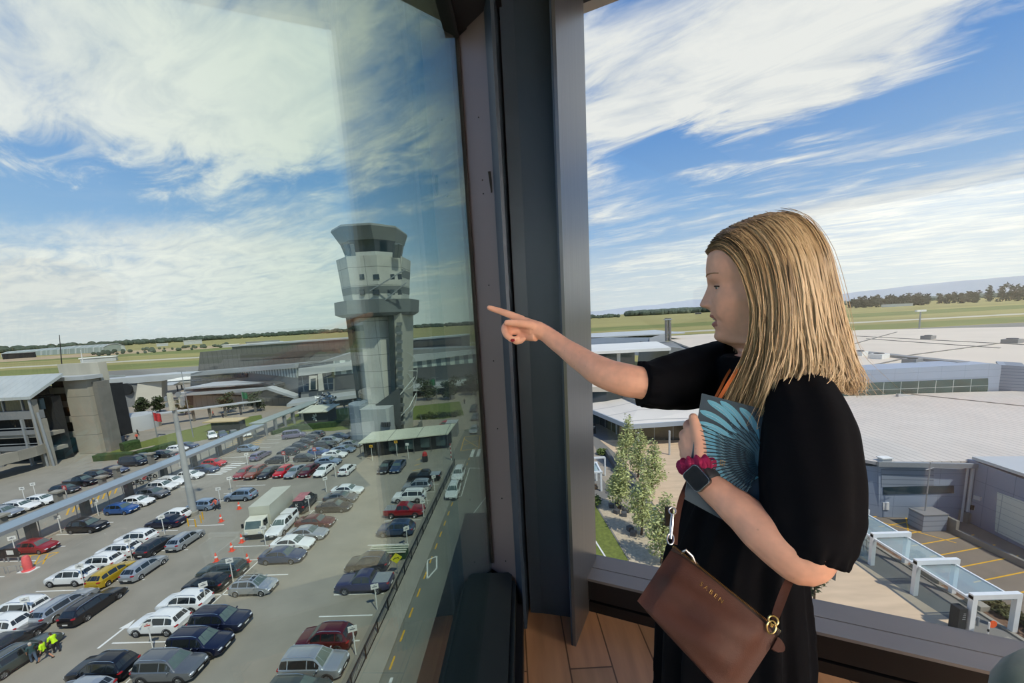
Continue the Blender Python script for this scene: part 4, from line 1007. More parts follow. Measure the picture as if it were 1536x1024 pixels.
    for sgn in (1, -1):
        h = MB(); h.ball((Lh-.17, sgn*W*.68, zf-.07), (.19, .22, .085), 10, 6); h.build('headlight', M_lamp, root, smooth=True)
        zt = interp(belt, -Lh+.1)
        h = MB(); h.ball((-Lh+.14, sgn*W*.74, zt-.08), (.16, .2, .09 if kind != 'van' else .2), 10, 6); h.build('tail_light', M_tail, root, smooth=True)
        x_m = fr-.02
        h = MB(); h.ball((x_m, sgn*(W+.08), interp(belt, x_m)+.08), (.07, .11, .075), 10, 6); h.build('mirror', paint, root, smooth=True)
        if S['rails'] and not dark_roof:
            h = MB(); pts = []
            for i in range(9):
                x = rs[2]+.1+(rs[-2]-rs[2]-.15)*i/8; q = sec(x); pts.append((x, sgn*(q[4]-.06), q[3]+(.05 if 0 < i < 8 else .0)))
            h.tube(pts, .022, 6); h.build('roof_rail', M_chrome if paint not in (PAINT['black'],) else M_trim, root, smooth=True)
    g = MB(); g.box((Lh-.11, -W*.42, zf-.23), (Lh+.005, W*.42, zf-.09)); g.build('grille', M_trim, root)
    for sx in (1, -1):
        g = MB(); g.box((sx*(Lh+.012)-.012, -.24, S['sill']+.16), (sx*(Lh+.012)+.012, .24, S['sill']+.27)); g.build('number_plate', M_plate, root)
    if dark_roof:
        d_ = MB(); xa, xb = rs[2]+.05, rs[-2]-.05; rows = []
        for i in range(9):
            x = xa+(xb-xa)*i/8; q = sec(x)
            rows.append([Vector((x, (q[4]-.09)*(k/3-1), q[3]+.022*(1-abs(k/3-1))+.012)) for k in range(7)])
        d_.loft(rows, False, closed=False); nn_ = len(d_.v); d_.add([(v[0], v[1], v[2]-.015) for v in d_.v[:nn_]], [tuple(reversed(f)) for f in d_.f])
        d_.build('roof_panel', M_glass, root, smooth=True)
    if kind == 'ute':
        d_ = MB(); d_.box((-2.58, -.78, 1.125), (-1.02, .78, 1.165)); d_.build('tray_cover', PAINT['silver'], root, bevel=.02)
    return root
PROTO = {}
def car(kind, paint, px, py, head, label, group=None, z=.0, rim=M_rim, dark=False, xy=None, dz=.75):
    """park a car: its middle is seen at (px, py) at about half its height; head = compass of the bonnet in degrees from +x"""
    key = (kind, rim.name, dark)
    p = PAINT[paint]
    if key not in PROTO:
        o = PROTO[key] = make_car(kind, p, rim, dark); o['paint'] = paint
    else:
        o = dup(PROTO[key])
        recolour(o, p, ('body', 'mirror') + (() if kind in ('suv', 'boxy', 'ute') else ('wheel_arch',)))
    q = Vector((xy[0], xy[1], 0)) if xy else G(px, py, dz)
    o.location = (q.x, q.y, z); o.rotation_euler = (0, 0, math.radians(head))
    o.scale = (.95, .95, .95)
    if 'paint' in o: del o['paint']
    tag(o, label, 'car', group)
    return o
# ================================================================== ground and far country
M_asph = mat('car_park_asphalt', rgb(146, 141, 128), .92, 0, .10, .35, .05, detail=8)
M_road = mat('road_asphalt', rgb(116, 117, 108), .9, 0, .10, .4, .05, detail=8)
M_conc = mat('concrete', rgb(150, 146, 134), .88, 0, .10, .6, detail=8)
M_concd = mat('weathered_concrete', rgb(124, 122, 114), .9, 0, .14, .5, detail=8)
M_pave = mat('pale_paving', rgb(158, 148, 132), .9, 0, .08, .5)
M_grass = mat('lawn_grass', rgb(106, 116, 50), .95, 0, .25, 2.5, .1, detail=8)
M_hedge = mat('hedge_leaves', rgb(50, 72, 30), .95, 0, .5, 3.5, .6, detail=8)
M_field = mat('dry_airfield_grass', rgb(150, 142, 84), 1, 0, .16, .010, 0, detail=8, stretch=(.35, 1.6, 1))
M_white = mat('white_paint', rgb(228, 228, 222), .6, 0, .08, 3)
M_yel = mat('yellow_paint', rgb(222, 170, 40), .6, 0, .1, 3)
M_red = mat('red_paint', rgb(176, 60, 58), .7, 0, .1, 2)
M_galv = mat('galvanised_steel', rgb(160, 164, 166), .5, .4, .06, 4)
M_dgrey = mat('dark_grey_cladding', rgb(84, 86, 88), .6, .1, .07, .3)
M_mgrey = mat('mid_grey_cladding', rgb(132, 134, 134), .6, .1, .06, .3)
M_lgrey = mat('light_metal_roof', rgb(186, 190, 190), .5, .1, .05, .25)
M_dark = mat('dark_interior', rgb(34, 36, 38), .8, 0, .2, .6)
M_bglass = mat('building_glass', rgb(44, 60, 68), .08, 0, .2, .25, spec=.9)
M_wood = mat('brown_bark', rgb(92, 76, 58), .95, 0, .25, 5)
def gxy(pts, z=0.0): return [tuple(G(x, y, z))[:2] for x, y in pts]
def ccw(p):
    a = sum(p[i][0]*p[(i+1) % len(p)][1]-p[(i+1) % len(p)][0]*p[i][1] for i in range(len(p)))
    return p if a > 0 else p[::-1]
def slab(name, poly, z0, z1, m):
    b = MB(); b.prism(ccw(poly), z0, z1); return struct(b.build(name, m))
ring_ = [(14000*math.cos(2*PI*i/64), 14000*math.sin(2*PI*i/64)) for i in range(64)]
slab('ground', ring_, -3, -.12, M_field)
slab('ground_car_park', [(-150, -20), (-12.9, -20), (-12.9, 64.5), (-14, 66), (-14, 84), (-36, 86), (-40, 100), (-60, 104), (-80, 96), (-150, 96)], -1, 0, M_asph)
slab('ground_forecourt', [(-150, 96.01), (-80, 96.01), (-60, 104.01), (-40, 100.01), (-36, 86.01), (-14, 84.01), (-3, 84.01), (-3, 200), (-240, 200)], -1, -.005, M_pave)
slab('road', [(-10.9, -20), (2.4, -20), (2.4, 190), (-10.9, 190)], -.9, .004, M_road)
slab('road_upper', [(-13.99, 64.6), (-10.91, 64.6), (-10.91, 84), (-13.99, 84)], -.9, .004, M_road)
slab('pavement', [(-12.88, -20), (-10.92, -20), (-10.92, 64.5), (-12.88, 64.5)], -.9, .13, M_conc)
slab('kerb', [(-13.55, -20), (-12.9, -20), (-12.9, 62), (-13.55, 62)], .001, .10, M_concd)
# airfield strips
M_run = mat('runway_asphalt', rgb(126, 124, 116), .95, 0, .06, .02)
M_taxi = mat('pale_taxiway', rgb(186, 180, 160), .95, 0, .08, .02)
M_green = mat('green_airfield_grass', rgb(116, 122, 62), 1, 0, .15, .02, detail=8)
M_soil = mat('bare_earth_works', rgb(176, 154, 122), 1, 0, .18, .02, detail=8)
def strip(name, a, b, w, m, z):
    a = Vector(a); b = Vector(b); d = (b-a).normalized(); q = Vector((-d.y, d.x))*w/2
    slab(name, [tuple(a-q), tuple(b-q), tuple(b+q), tuple(a+q)], -.5, z, m)
strip('field_runway', (-1600, 250), (2600, 330), 60, M_run, -.06)
strip('field_taxiway', (-1500, 420), (2600, 470), 26, M_taxi, -.06)
strip('field_green_band', (-1500, 330), (2600, 392), 70, M_green, -.08)
strip('field_green_far', (-900, 640), (2600, 700), 160, M_green, -.08)
strip('field_earthworks', (-1250, 520), (-520, 900), 240, M_soil, -.07)
slab('field_puddle', gxy([(395, 513), (425, 511), (425, 514), (395, 517)]), -.5, -.05, mat('pale_hardstand', rgb(190, 196, 196), .6, 0, .05, .05))
# distant woods: a broken band of crowns nobody could count
M_wood_far = mat('distant_woods', rgb(74, 86, 72), 1, 0, .3, .02)
def woods(name, azs, dist, h0, h1, count, m, lab, seed, depth=250):
    rnd = random.Random(seed); b = MB()
    for i in range(count):
        a = math.radians(rnd.uniform(*azs)); D = dist+rnd.uniform(0, depth); h = rnd.uniform(h0, h1)*D/dist
        r = h*rnd.uniform(.4, .8)
        b.ball((D*math.sin(a), D*math.cos(a), h*.45), (r, r, h*.55), 7, 5)
    o = b.build(name, m, None, smooth=True); tag(o, lab, 'trees', None, 'stuff')
woods('distant_woods', (-62, 14), 2600, 12, 25, 1100, M_wood_far, 'dark band of distant woods along the horizon beyond the control tower', 3, 700)
woods('distant_woods', (15, 36), 3000, 26, 42, 900, M_wood_far, 'dark band of distant woods between the steel column and the woman', 4, 500)
woods('distant_woods', (37, 64), 3400, 14, 30, 420, mat('hazy_woods', rgb(104, 116, 108), 1, 0, .2, .02), 'pale hazy woods low on the horizon behind the pine clumps', 5, 500)  # paler tone puts the haze of distance into the colour
woods('scrub', (-49, -38), 900, 3, 6, 60, M_wood_far, 'low dark scrub and bushes around the earthworks beyond the runway', 6, 300)
# mountains far off to the right
def ridge(name, pts, D, m, lab):
    b = MB(); top = []; bot = []; back = []
    for px, py in pts:
        r = ray(px, py); s = D/math.hypot(r.x, r.y); p = EYEV + r*s
        top.append(p); bot.append(Vector((p.x*.93, p.y*.93, -30))); back.append(Vector((p.x*1.12, p.y*1.12, -30)))
    b.loft([bot, top, back], False, closed=False); b.add(bot+back, [tuple(range(len(bot)))+tuple(range(2*len(bot)-1, len(bot)-1, -1))])
    tag(b.build(name, m, None, smooth=True), lab, 'mountains', None, 'structure')
M_mt = mat('haze_blue_mountain', rgb(166, 174, 182), 1, 0, .06, .0006)  # atmospheric haze put into the base colour
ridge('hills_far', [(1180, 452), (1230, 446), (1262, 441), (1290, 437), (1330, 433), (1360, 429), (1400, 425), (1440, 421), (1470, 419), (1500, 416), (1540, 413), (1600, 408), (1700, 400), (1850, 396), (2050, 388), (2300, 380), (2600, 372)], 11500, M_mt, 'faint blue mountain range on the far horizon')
ridge('hills', [(840, 480), (872, 468), (900, 466), (930, 462), (965, 458), (985, 457), (1010, 453), (1040, 449), (1070, 449), (1100, 453), (1130, 455), (1165, 459)], 11000, mat('haze_pale_mountain', rgb(182, 188, 194), 1, 0, .05, .0006), 'pale mountain range behind the woman')  # pale base colour carries the distance haze

# ------------------------------------------------------------------ planting helpers
def leaf_mat(name, c):
    return mat(name, c, .75, 0, .45, 1.1, 0, detail=6)
M_leaf = leaf_mat('olive_leaves', rgb(96, 112, 52)); M_leafd = leaf_mat('dark_leaves', rgb(60, 72, 40)); M_pine = leaf_mat('pine_needles', rgb(44, 54, 44))
def leaves(blobs, n, size, rnd):
    b = MB(); tot = sum(r[0]*r[1]*r[2] for c, r in blobs)
    for c, r in blobs:
        k = max(6, int(n*r[0]*r[1]*r[2]/tot))
        for i in range(k):
            v = Vector((rnd.gauss(0, 1), rnd.gauss(0, 1), rnd.gauss(0, 1))).normalized()*(rnd.random()**.4)
            p = Vector(c)+Vector((v.x*r[0], v.y*r[1], v.z*r[2]))
            s = size*rnd.uniform(.6, 1.3)
            u = Vector((rnd.gauss(0, 1), rnd.gauss(0, 1), rnd.gauss(0, .6))).normalized(); w = u.cross(Vector((rnd.gauss(0, 1), rnd.gauss(0, 1), rnd.gauss(0, 1)))).normalized()
            b.add([p-u*s, p+w*s*.45, p+u*s, p-w*s*.45], [(0, 1, 2, 3)])
    return b
def tree(name, loc, h, cr, n, size, m, label, cat='tree', group=None, seed=1, trunk=.3, lean=0., slim=False):
    rnd = random.Random(seed); e = empty(name, loc, 0, label, cat, group)
    t = MB(); th = h*trunk
    pts = [(0, 0, 0), (lean*.2, 0, th*.6), (lean*.5, .03*h, h*.62), (lean, 0, h*.9)]
    t.tube(pts, [h*.018+.02, h*.015+.015, h*.01+.01, .01], 7)
    for i in range(6):
        a = i*1.05+rnd.random(); z = th+(h-th)*i/9
        t.tube([(lean*.3, 0, z), (math.cos(a)*cr*.7+lean*.5, math.sin(a)*cr*.7, z+h*.16)], [h*.008+.008, .006], 5)
    t.build('trunk', M_wood, e, smooth=True)
    blobs = []
    for i in range(9):
        a = rnd.uniform(0, 6.28); q = i/8
        if slim: rr = cr*(.95-.75*abs(q-.25)); rad = rr*.45*rnd.random()
        else: rr = cr*(.75-.4*abs(q-.4)); rad = cr*.6*rnd.random()
        z = th*.9+(h-th*.9)*q
        blobs.append(((math.cos(a)*rad+lean*q, math.sin(a)*rad, z), (rr, rr, (h-th)*.2)))
    leaves(blobs, n, size, rnd).build('crown', m, e)
    return e
def shrub(name, loc, r, n, size, m, label, cat='shrub', group=None, seed=1):
    rnd = random.Random(seed); e = empty(name, loc, rnd.uniform(0, 6), label, cat, group)
    leaves([((0, 0, r*.5), (r, r, r*.55)), ((r*.4, .2*r, r*.5), (r*.7, r*.7, r*.5))], n, size, rnd).build('foliage', m, e)
    t = MB(); t.tube([(0, 0, 0), (0, 0, r*.6)], [.06*r+.02, .02], 6); t.build('stem', M_wood, e)
    return e
def pole_sign(px, py, label, group=None, h=2.6, w=.62, hh=.45, board=M_white, facing=-90, name='sign_post', cat='sign', xy=None, mark=None, pole=M_white):
    q = G(px, py, 0) if xy is None else Vector((xy[0], xy[1], 0))
    e = empty(name, (q.x, q.y, 0), math.radians(facing+90), label, cat, group)
    b = MB(); b.tube([(0, 0, 0), (0, 0, h)], .045, 8); b.build('pole', pole, e, smooth=True)
    b = MB(); b.box((-w/2, -.075, h-hh), (w/2, -.045, h+.02)); bo = b.build('board', board, e)
    if mark:
        k = MB(); k.box((-w*.3, -.082, h-hh*.62), (w*.3, -.0755, h-hh*.42)); k.box((-w*.1, -.082, h-hh*.3), (w*.1, -.0755, h-hh*.18)); k.build('marking', mark, bo)
    return e
# ------------------------------------------------------------------ control tower
TY = 86.0
def tsec(pxl, pxr, py, depth, yc=TY, cut=.28):
    """chamfered ring whose left and right limits are seen at pxl and pxr"""
    a = Y(pxl, py, yc); b = Y(pxr, py, yc); z = (a.z+b.z)/2; x0, x1 = a.x, b.x; w = x1-x0; c = min(w, depth)*cut
    y0, y1 = yc-depth/2, yc+depth/2
    return [Vector(p) for p in ((x0+c, y0, z), (x1-c, y0, z), (x1, y0+c, z), (x1, y1-c, z), (x1-c, y1, z), (x0+c, y1, z), (x0, y1-c, z), (x0, y0+c, z))]
M_twr = striped('tower_concrete', rgb(198, 198, 190), rgb(120, 122, 118), 2, 3.6, .025, .85, 0, var=.10, scale=.35, axis2=0, period2=6.2, duty2=.012)
M_twrd = mat('tower_grey_band', rgb(112, 118, 118), .8, 0, .08, .5)
tw = empty('control_tower', (-32.7, TY, 0), 0, 'tall concrete airport control tower with flared glass cab and ring balcony', 'tower')
tw.location = (0, 0, 0)
b = MB(); b.loft([tsec(554, 602, 652, 7), tsec(534, 597, 474, 9.5)]); b.build('shaft', M_twr, tw)
b = MB(); b.loft([tsec(598.5, 603.5, 648, 8.2, cut=.05), tsec(594, 601, 474, 10.4, cut=.05)]); slot = b.build('glazed_slot', M_bglass, tw)
for i in range(12):
    k = MB(); py = 486+i*13.5; x0 = 594.5+(py-474)*.026
    a = Y(x0, py, TY-5.4+.0075*(py-474)*.9); bq = Y(x0+7.5, py, TY-5.4+.0075*(py-474)*.9); k.box((a.x, a.y-.05, a.z-.35), (bq.x, a.y+.5, a.z+.35)); k.build('floor_plate', M_twrd, slot)
b = MB(); b.loft([tsec(603, 614, 648, 6.5, cut=.1), tsec(600.5, 611.5, 470, 9.5, cut=.1)]); b.build('service_fin', mat('pale_concrete', rgb(184, 182, 168), .85, 0, .06, .5), tw)
b = MB(); b.loft([tsec(549, 555, 640, 6, cut=.1), tsec(531, 537, 474, 8.6, cut=.1)]); b.build('edge_glazing', M_bglass, tw)
b = MB(); b.loft([tsec(523, 617, 474.5, 14), tsec(513, 622.5, 470.5, 16.5, cut=.3), tsec(512, 623, 452, 16.8, cut=.3)]); b.build('balcony', M_twrd, tw)
b = MB(); b.loft([tsec(536, 611, 476, 10.6), tsec(530, 612, 470, 12)]); b.build('collar', mat('tower_soffit', rgb(96, 100, 98), .8), tw)
b = MB(); b.loft([tsec(525, 608, 452, 12.8), tsec(514, 610, 391, 14.2)]); drum = b.build('drum', M_twr, tw)
for y0, y1 in ((443, 433), (420, 410)):
    l0, r0 = 525-(450-y0)*.186, 608+(450-y0)*.033; l1, r1 = 525-(450-y1)*.186, 608+(450-y1)*.033
    b = MB(); b.loft([tsec(l0-.4, r0+.4, y0, 13.1), tsec(l1-.4, r1+.4, y1, 13.3)]); bd = b.build('window_band', M_twrd, drum)
    for xx in ((540, 546), (560, 568), (586, 591), (597, 602)):
        a = Y(xx[0], y0-1, TY-6.78); c = Y(xx[1], y1+1, TY-6.78); b = MB(); b.box((a.x, a.y-.05, a.z), (c.x, a.y+.3, c.z)); b.build('window_pane', M_bglass, drum)
b = MB(); b.loft([tsec(527, 597, 391, 11), tsec(525, 598, 384, 11.2)]); b.build('cab_base', mat('cab_white', rgb(196, 198, 194), .7), tw)
b = MB(); b.loft([tsec(525.5, 597.5, 385, 11.1), tsec(519, 600, 367, 12.6)]); cab = b.build('cab_glazing', M_bglass, tw)
for i, (xa, xb) in enumerate(((525.5, 519), (532, 528), (592, 594), (597, 600))):
    for s_ in (0,):
        a = Y(xa, 386, TY-5.55+abs(1.5-i)*.4); c = Y(xb, 366, TY-6.3+abs(1.5-i)*.4); k = MB(); k.bar(tuple(a), tuple(c), .7, .7); k.build('cab_mullion', M_twrd, cab)
b = MB(); b.loft([tsec(519, 600, 368, 12.8), tsec(508.5, 603.5, 351, 15.4), tsec(510, 602, 348, 15.1)]); b.build('cab_roof', mat('cab_grey', rgb(136, 140, 138), .7, 0, .06, .4), tw)
b = MB(); a = Y(547, 349, TY); b.tube([tuple(a), (a.x, a.y, a.z+2)], .08, 6); b.build('antenna', M_galv, tw)
for q in range(6):
    a = Y(530+q*11, 348.5, TY-3); b = MB(); b.box((a.x-.2, a.y-.2, a.z-.4), (a.x+.2, a.y+.2, a.z+.5)); b.build('roof_light', M_galv, tw)
# lattice hoops at the fin, stair at the left
b = MB(); hp_ = []
for cx0, cy0, rx, ry in ((608, 556, 18, 28), (609, 590, 16, 30)):
    pts = []
    for i in range(13):
        t_ = math.radians(-88+i*176/12); p = Y(cx0+rx*math.cos(t_), cy0+ry*math.sin(t_), TY-1.5+2.5*math.cos(t_)); pts.append(tuple(p))
    b.tube(pts, .07, 6); hp_.append(pts)
for i in (3, 6, 9): b.tube([hp_[0][i], tuple(Y(610, 556, TY))], .09, 5)
b.tube([tuple(Y(570, 607, TY-5)), tuple(Y(600, 592, TY-5)), tuple(Y(622, 565, TY-2))], .12, 6); b.tube([tuple(Y(600, 625, TY-5)), tuple(Y(614, 610, TY-4)), tuple(Y(624, 590, TY-1))], .12, 6)
b.build('steel_hoops', mat('pale_steel_tube', rgb(196, 200, 196), .5, .2), tw)
b = MB()
for x0, x1, y0, y1 in ((524, 530, 476, 506), (530, 529, 476, 498), (524, 533, 488, 484), (526, 532, 500, 496)): b.bar(tuple(Y(x0, y0, TY+2)), tuple(Y(x1, y1, TY+2)), .22)
b.build('access_ladder', M_galv, tw)
b = MB(); b.bar(tuple(Y(555, 436, TY-7.4)), tuple(Y(608, 404, TY-7.4)), .2); b.bar(tuple(Y(575, 452, TY-7.4)), tuple(Y(609, 424, TY-7.4)), .2); b.build('diagonal_stay', M_galv, tw)
# base block
b = MB(); b.loft([tsec(549, 592, 655, 5, TY-6.2, .08), tsec(546, 589, 609, 6, TY-6.2, .08)]); b.build('base_block', mat('base_panel_concrete', rgb(182, 186, 184), .8, 0, .06, .4), tw)
b = MB(); a0 = Y(555, 655, TY-5); b.prism([(a0.x+3.6*math.cos(t), a0.y+3.6*math.sin(t)) for t in [PI*i/8+PI/2 for i in range(9)]], 0, Y(545, 603, TY-5).z); b.build('curved_stair_wall', mat('blue_grey_panel', rgb(138, 148, 156), .7, 0, .06, .4), tw)
b = MB(); b.add([Y(563, 607, TY-5.6), Y(602, 645, TY-5.6), Y(600, 580, TY-5.6), Y(563, 607, TY-4.6), Y(602, 645, TY-4.6), Y(600, 580, TY-4.6)], [(0, 1, 2), (5, 4, 3), (0, 3, 4, 1), (1, 4, 5, 2), (2, 5, 3, 0)]); b.build('mesh_screen', mat('dark_mesh', rgb(80, 84, 84), .7), tw)
b = MB(); a = Y(575, 641, TY-8.75)
b.build('base_vents', M_twrd, tw) if False else None
for i in range(4):
    k = MB(); a = Y(572+i*3.4, 640, TY-9.3); k.box((a.x, a.y-.05, a.z), (a.x+.35, a.y+.6, a.z+.9)); k.build('vent', M_dgrey, tw)
fence_c = G(608, 655, 0)
b = MB(); pts = [gxy([(596, 660)])[0], gxy([(612, 657)])[0], gxy([(628, 652)])[0], gxy([(634, 642)])[0], gxy([(632, 634)])[0]]
for (x0, y0), (x1, y1) in zip(pts, pts[1:]):
    b.bar((x0, y0, 1.1), (x1, y1, 1.1), .08, 2.2)
o = b.build('timber_fence', striped('fence_boards', rgb(122, 122, 112), rgb(84, 84, 78), 0, .5, .2, .85)); tag(o, 'curved grey screen fence at the foot of the control tower', 'fence')

# ------------------------------------------------------------------ terminal, left side
def wallp(px, py, p0, p1):
    r = ray(px, py); e = (p1[0]-p0[0], p1[1]-p0[1]); nn = (-e[1], e[0])
    t = (nn[0]*p0[0]+nn[1]*p0[1])/(nn[0]*r.x+nn[1]*r.y); return EYEV + r*t
def face(px, p0, p1, thick, m, name, parent=None, out=0.0):
    """a flat piece of a facade standing on the line p0-p1, given its corners; thick runs away from the viewer"""
    e = Vector((p1[0]-p0[0], p1[1]-p0[1], 0)).normalized(); nv = Vector((-e.y, e.x, 0))
    if nv.dot(Vector((p0[0]+p1[0], p0[1]+p1[1], 0))) < 0: nv = -nv
    f = [wallp(x, y, p0, p1)-nv*out for x, y in px]; n_ = len(f)
    for v in f: v.z = max(v.z, -.3)
    b = MB(); b.add(f+[v+nv*thick for v in f], [tuple(range(n_)), tuple(range(2*n_-1, n_-1, -1))]+[(i, (i+1) % n_, n_+(i+1) % n_, n_+i) for i in range(n_)])
    return b.build(name, m, parent)
M_stripes = striped('banded_glass_panels', rgb(200, 208, 200), rgb(120, 132, 134), 0, 3.1, .5, .4, 0, var=.06)
M_stripes2 = striped('banded_fin_panels', rgb(192, 202, 200), rgb(112, 126, 132), 0, 1.5, .5, .4, 0, var=.06)
M_mullg = striped('mullioned_glass', rgb(46, 60, 76), rgb(110, 120, 128), 2, 3.2, .05, .1, 0, var=.2, axis2=0, period2=3.4, duty2=.05)
T1a, T1b = (-71, 121), (-15, 141)
term = empty('terminal_building', (0, 0, 0), 0, 'long grey terminal building with banded panels behind the control tower', 'building')
face([(452, 612), (720, 588), (720, 520), (530, 528), (450, 553)], T1a, T1b, 10, M_mgrey, 'wall', term)
face([(449, 563), (551, 551), (720, 529), (720, 523), (551, 538), (449, 552)], T1a, T1b, 3, M_lgrey, 'fascia', term, 1.5)
face([(500, 561), (546, 555), (546, 532), (500, 540)], T1a, T1b, 1, M_lgrey, 'fascia', term, .2) if False else None
face([(501, 562), (720, 543), (720, 529), (501, 541)], T1a, T1b, 1, M_stripes, 'banded_panels', term, .4)
face([(502, 584), (720, 562), (720, 543), (502, 562)], T1a, T1b, 1, M_dgrey, 'dark_cladding', term, .3)
face([(448, 588), (500, 583), (500, 541), (448, 548)], T1a, T1b, 1, M_mullg, 'atrium_glazing', term, .5)
face([(465, 584), (477, 583), (477, 562), (465, 563)], T1a, T1b, 1, mat('porch_frame', rgb(196, 192, 180), .7), 'porch', term, 1.6)
face([(467.5, 583), (475, 582.5), (475, 566), (467.5, 567)], T1a, T1b, .6, M_bglass, 'porch_glass', term, 1.9)
face([(479, 585), (487, 584), (484, 559), (478, 560)], T1a, T1b, 1, mat('pale_pier', rgb(190, 188, 178), .8), 'pier', term, 1.6)
face([(440, 598), (552, 583), (720, 566), (720, 569), (552, 588), (440, 602)], T1a, T1b, 9, M_lgrey, 'canopy', term, 9)
up = empty('terminal_upper_floor', (0, 0, 0), 0, 'dark upper storey set back on the roof of the long terminal', 'building')
U0, U1 = (-135, 168), (-12, 160)
face([(297, 556), (300, 528), (348, 524), (348, 518), (536, 507), (540, 540)], U0, U1, 18, striped('ribbed_dark_cladding', rgb(104, 104, 100), rgb(84, 84, 82), 0, 2.4, .1, .6), 'wall', up)
face([(361, 540), (509, 531), (509, 523), (361, 531)], U0, U1, 1, mat('louvre_dark', rgb(86, 84, 80), .6), 'louvre', up, .3)
face([(347, 520), (537, 507.5), (537, 505.5), (347, 518)], U0, U1, 19, M_lgrey, 'roof_edge', up, .5)
up2 = empty('terminal_upper_floor', (0, 0, 0), 0, 'dark rooftop block of the terminal between the tower and the window frame', 'building')
face([(611, 531), (692, 525), (692, 504), (611, 511)], U0, U1, 18, mat('charcoal_cladding', rgb(92, 94, 96), .6, 0, .06, .3), 'wall', up2)
face([(612, 521), (684, 515), (684, 509), (612, 514)], U0, U1, 1, mat('louvre_dark', rgb(86, 84, 80), .6), 'louvre', up2, .3)
face([(611, 511), (692, 504.5), (692, 502.5), (611, 509)], U0, U1, 18, M_lgrey, 'roof_edge', up2, .4)
for i, x in enumerate((470, 497, 517)):
    o = face([(x, 514-i*1.5), (x+9, 513.4-i*1.5), (x+9, 510-i*1.5), (x, 510.6-i*1.5)], (-135, 172), (-12, 164), 4, M_galv, 'rooftop_unit'); tag(o, 'small plant unit on the roof of the dark upper storey', 'rooftop unit', 'plant units on the terminal roof')
# left wing
W0, W1 = (-152, 166), (-71, 121)
wing = empty('terminal_wing', (0, 0, 0), 0, 'angled terminal wing with striped fins, left of the glazed atrium', 'building')
face([(286, 592), (286, 558), (448, 545), (449, 596)], W0, W1, 8, M_mgrey, 'wall', wing)
face([(286, 558), (448, 545), (448, 551), (286, 564)], W0, W1, 3, M_lgrey, 'fascia', wing, 1.2)
face([(286, 564), (448, 550), (447, 566), (380, 559), (286, 561)], W0, W1, .8, M_stripes2, 'fin_panels', wing, .6)
face([(290, 573), (372, 565), (372, 559), (290, 567)], W0, W1, .8, M_mullg, 'strip_window', wing, .6)
lo = empty('terminal_annex', (0, 0, 0), 0, 'low curved terminal annex with a flat grey roof and bare concrete wall', 'building')
X0_, X1_ = (-118, 126), (-75, 121.5)
face([(283, 611), (283, 592), (445, 597), (445, 609)], X0_, X1_, 2, striped('ribbed_concrete', rgb(150, 146, 134), rgb(122, 118, 108), 0, 2.2, .08, .9), 'wall', lo)
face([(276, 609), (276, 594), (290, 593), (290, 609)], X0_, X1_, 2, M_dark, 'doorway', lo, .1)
face([(274, 592), (274, 587.5), (400, 580), (409, 578), (450, 592), (450, 595.5), (409, 582), (400, 584)], X0_, X1_, 3, M_lgrey, 'canopy', lo, 2.6)
face([(276, 588), (276, 583.5), (400, 575), (412, 577), (412, 580), (400, 581)], X0_, X1_, 9, M_dgrey, 'roof_edge', lo)
zr_ = wallp(340, 579.5, X0_, X1_).z
b = MB(); b.prism(ccw([tuple(G(x_, y_, zr_).xy) for x_, y_ in ((276, 584), (400, 576), (412, 577), (355, 572.5), (320, 575))]), zr_, zr_+.5); b.build('roof', M_lgrey, lo)
# the white block with a round dark window, further left
wb_ = empty('entrance_block', (0, 0, 0), 0, 'white concrete entrance block beside a dark recess, left of the annex', 'building')
E0, E1 = tuple(G(180, 612).xy), tuple(G(247, 604).xy)
face([(180, 636), (186, 575), (206, 573), (214, 632)], E0, E1, 9, M_mgrey, 'recess', wb_)
face([(206, 632), (207, 575), (243, 570), (247, 624)], E0, E1, 9, mat('white_concrete', rgb(206, 202, 188), .85, 0, .05, .3), 'wall', wb_, .6)
face([(132, 575), (134, 571), (246, 562), (286, 560), (286, 563), (244, 571), (185, 576)], (E0[0]-8, E0[1]-2), (E1[0]+4, E1[1]-1), 9, M_lgrey, 'roof', wb_)
face([(142, 578), (184, 574), (228, 562), (142, 570)], (E0[0]-8, E0[1]+6), (E1[0]+4, E1[1]+6), 3, M_bglass, 'clerestory', wb_)
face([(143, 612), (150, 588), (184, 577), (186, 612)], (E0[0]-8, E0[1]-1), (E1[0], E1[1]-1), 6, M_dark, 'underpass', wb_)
b = MB(); c_ = wallp(192, 583, E0, E1); b.lathe([(.4, 0), (2.1, 0), (2.1, .7), (.4, .7)], 20, (c_.x, c_.y-.8, c_.z), ax='y'); b.build('round_emblem', M_dark, wb_)

# ------------------------------------------------------------------ parking building with ramp, far left
pk = empty('parking_building', (0, 0, 0), 0, 'multi-storey parking building with pale metal roof and open decks', 'building')
x1 = -96.2; yF = 72.0
RM_ = Matrix(((0, 0, 1, 0), (1, 0, 0, yF), (0, 1, 0, 0), (0, 0, 0, 1)))
b = MB(); b.prism([(-1.5, 14.3), (4.6, 18.0), (4.6, 17.4), (-1.5, 13.7)][::-1], -135, x1+.6, RM_); b.prism([(4.6, 18.0), (24, 15.2), (24, 14.7), (4.6, 17.4)][::-1], -135, -103.2, RM_); b.build('roof', striped('ribbed_roof', rgb(178, 184, 182), rgb(160, 166, 165), 0, 1.6, .06, .5), pk)
b = MB(); b.box((-135, yF+.3, 11.3), (x1, yF+1, 13.5)); b.build('window_band', M_bglass, pk)
b = MB()
for xx in range(-132, -96, 4): b = MB(); b.box((xx, yF+.1, 11.3), (xx+.25, yF+.3, 13.5)); b.build('window_mullion', M_galv, pk)
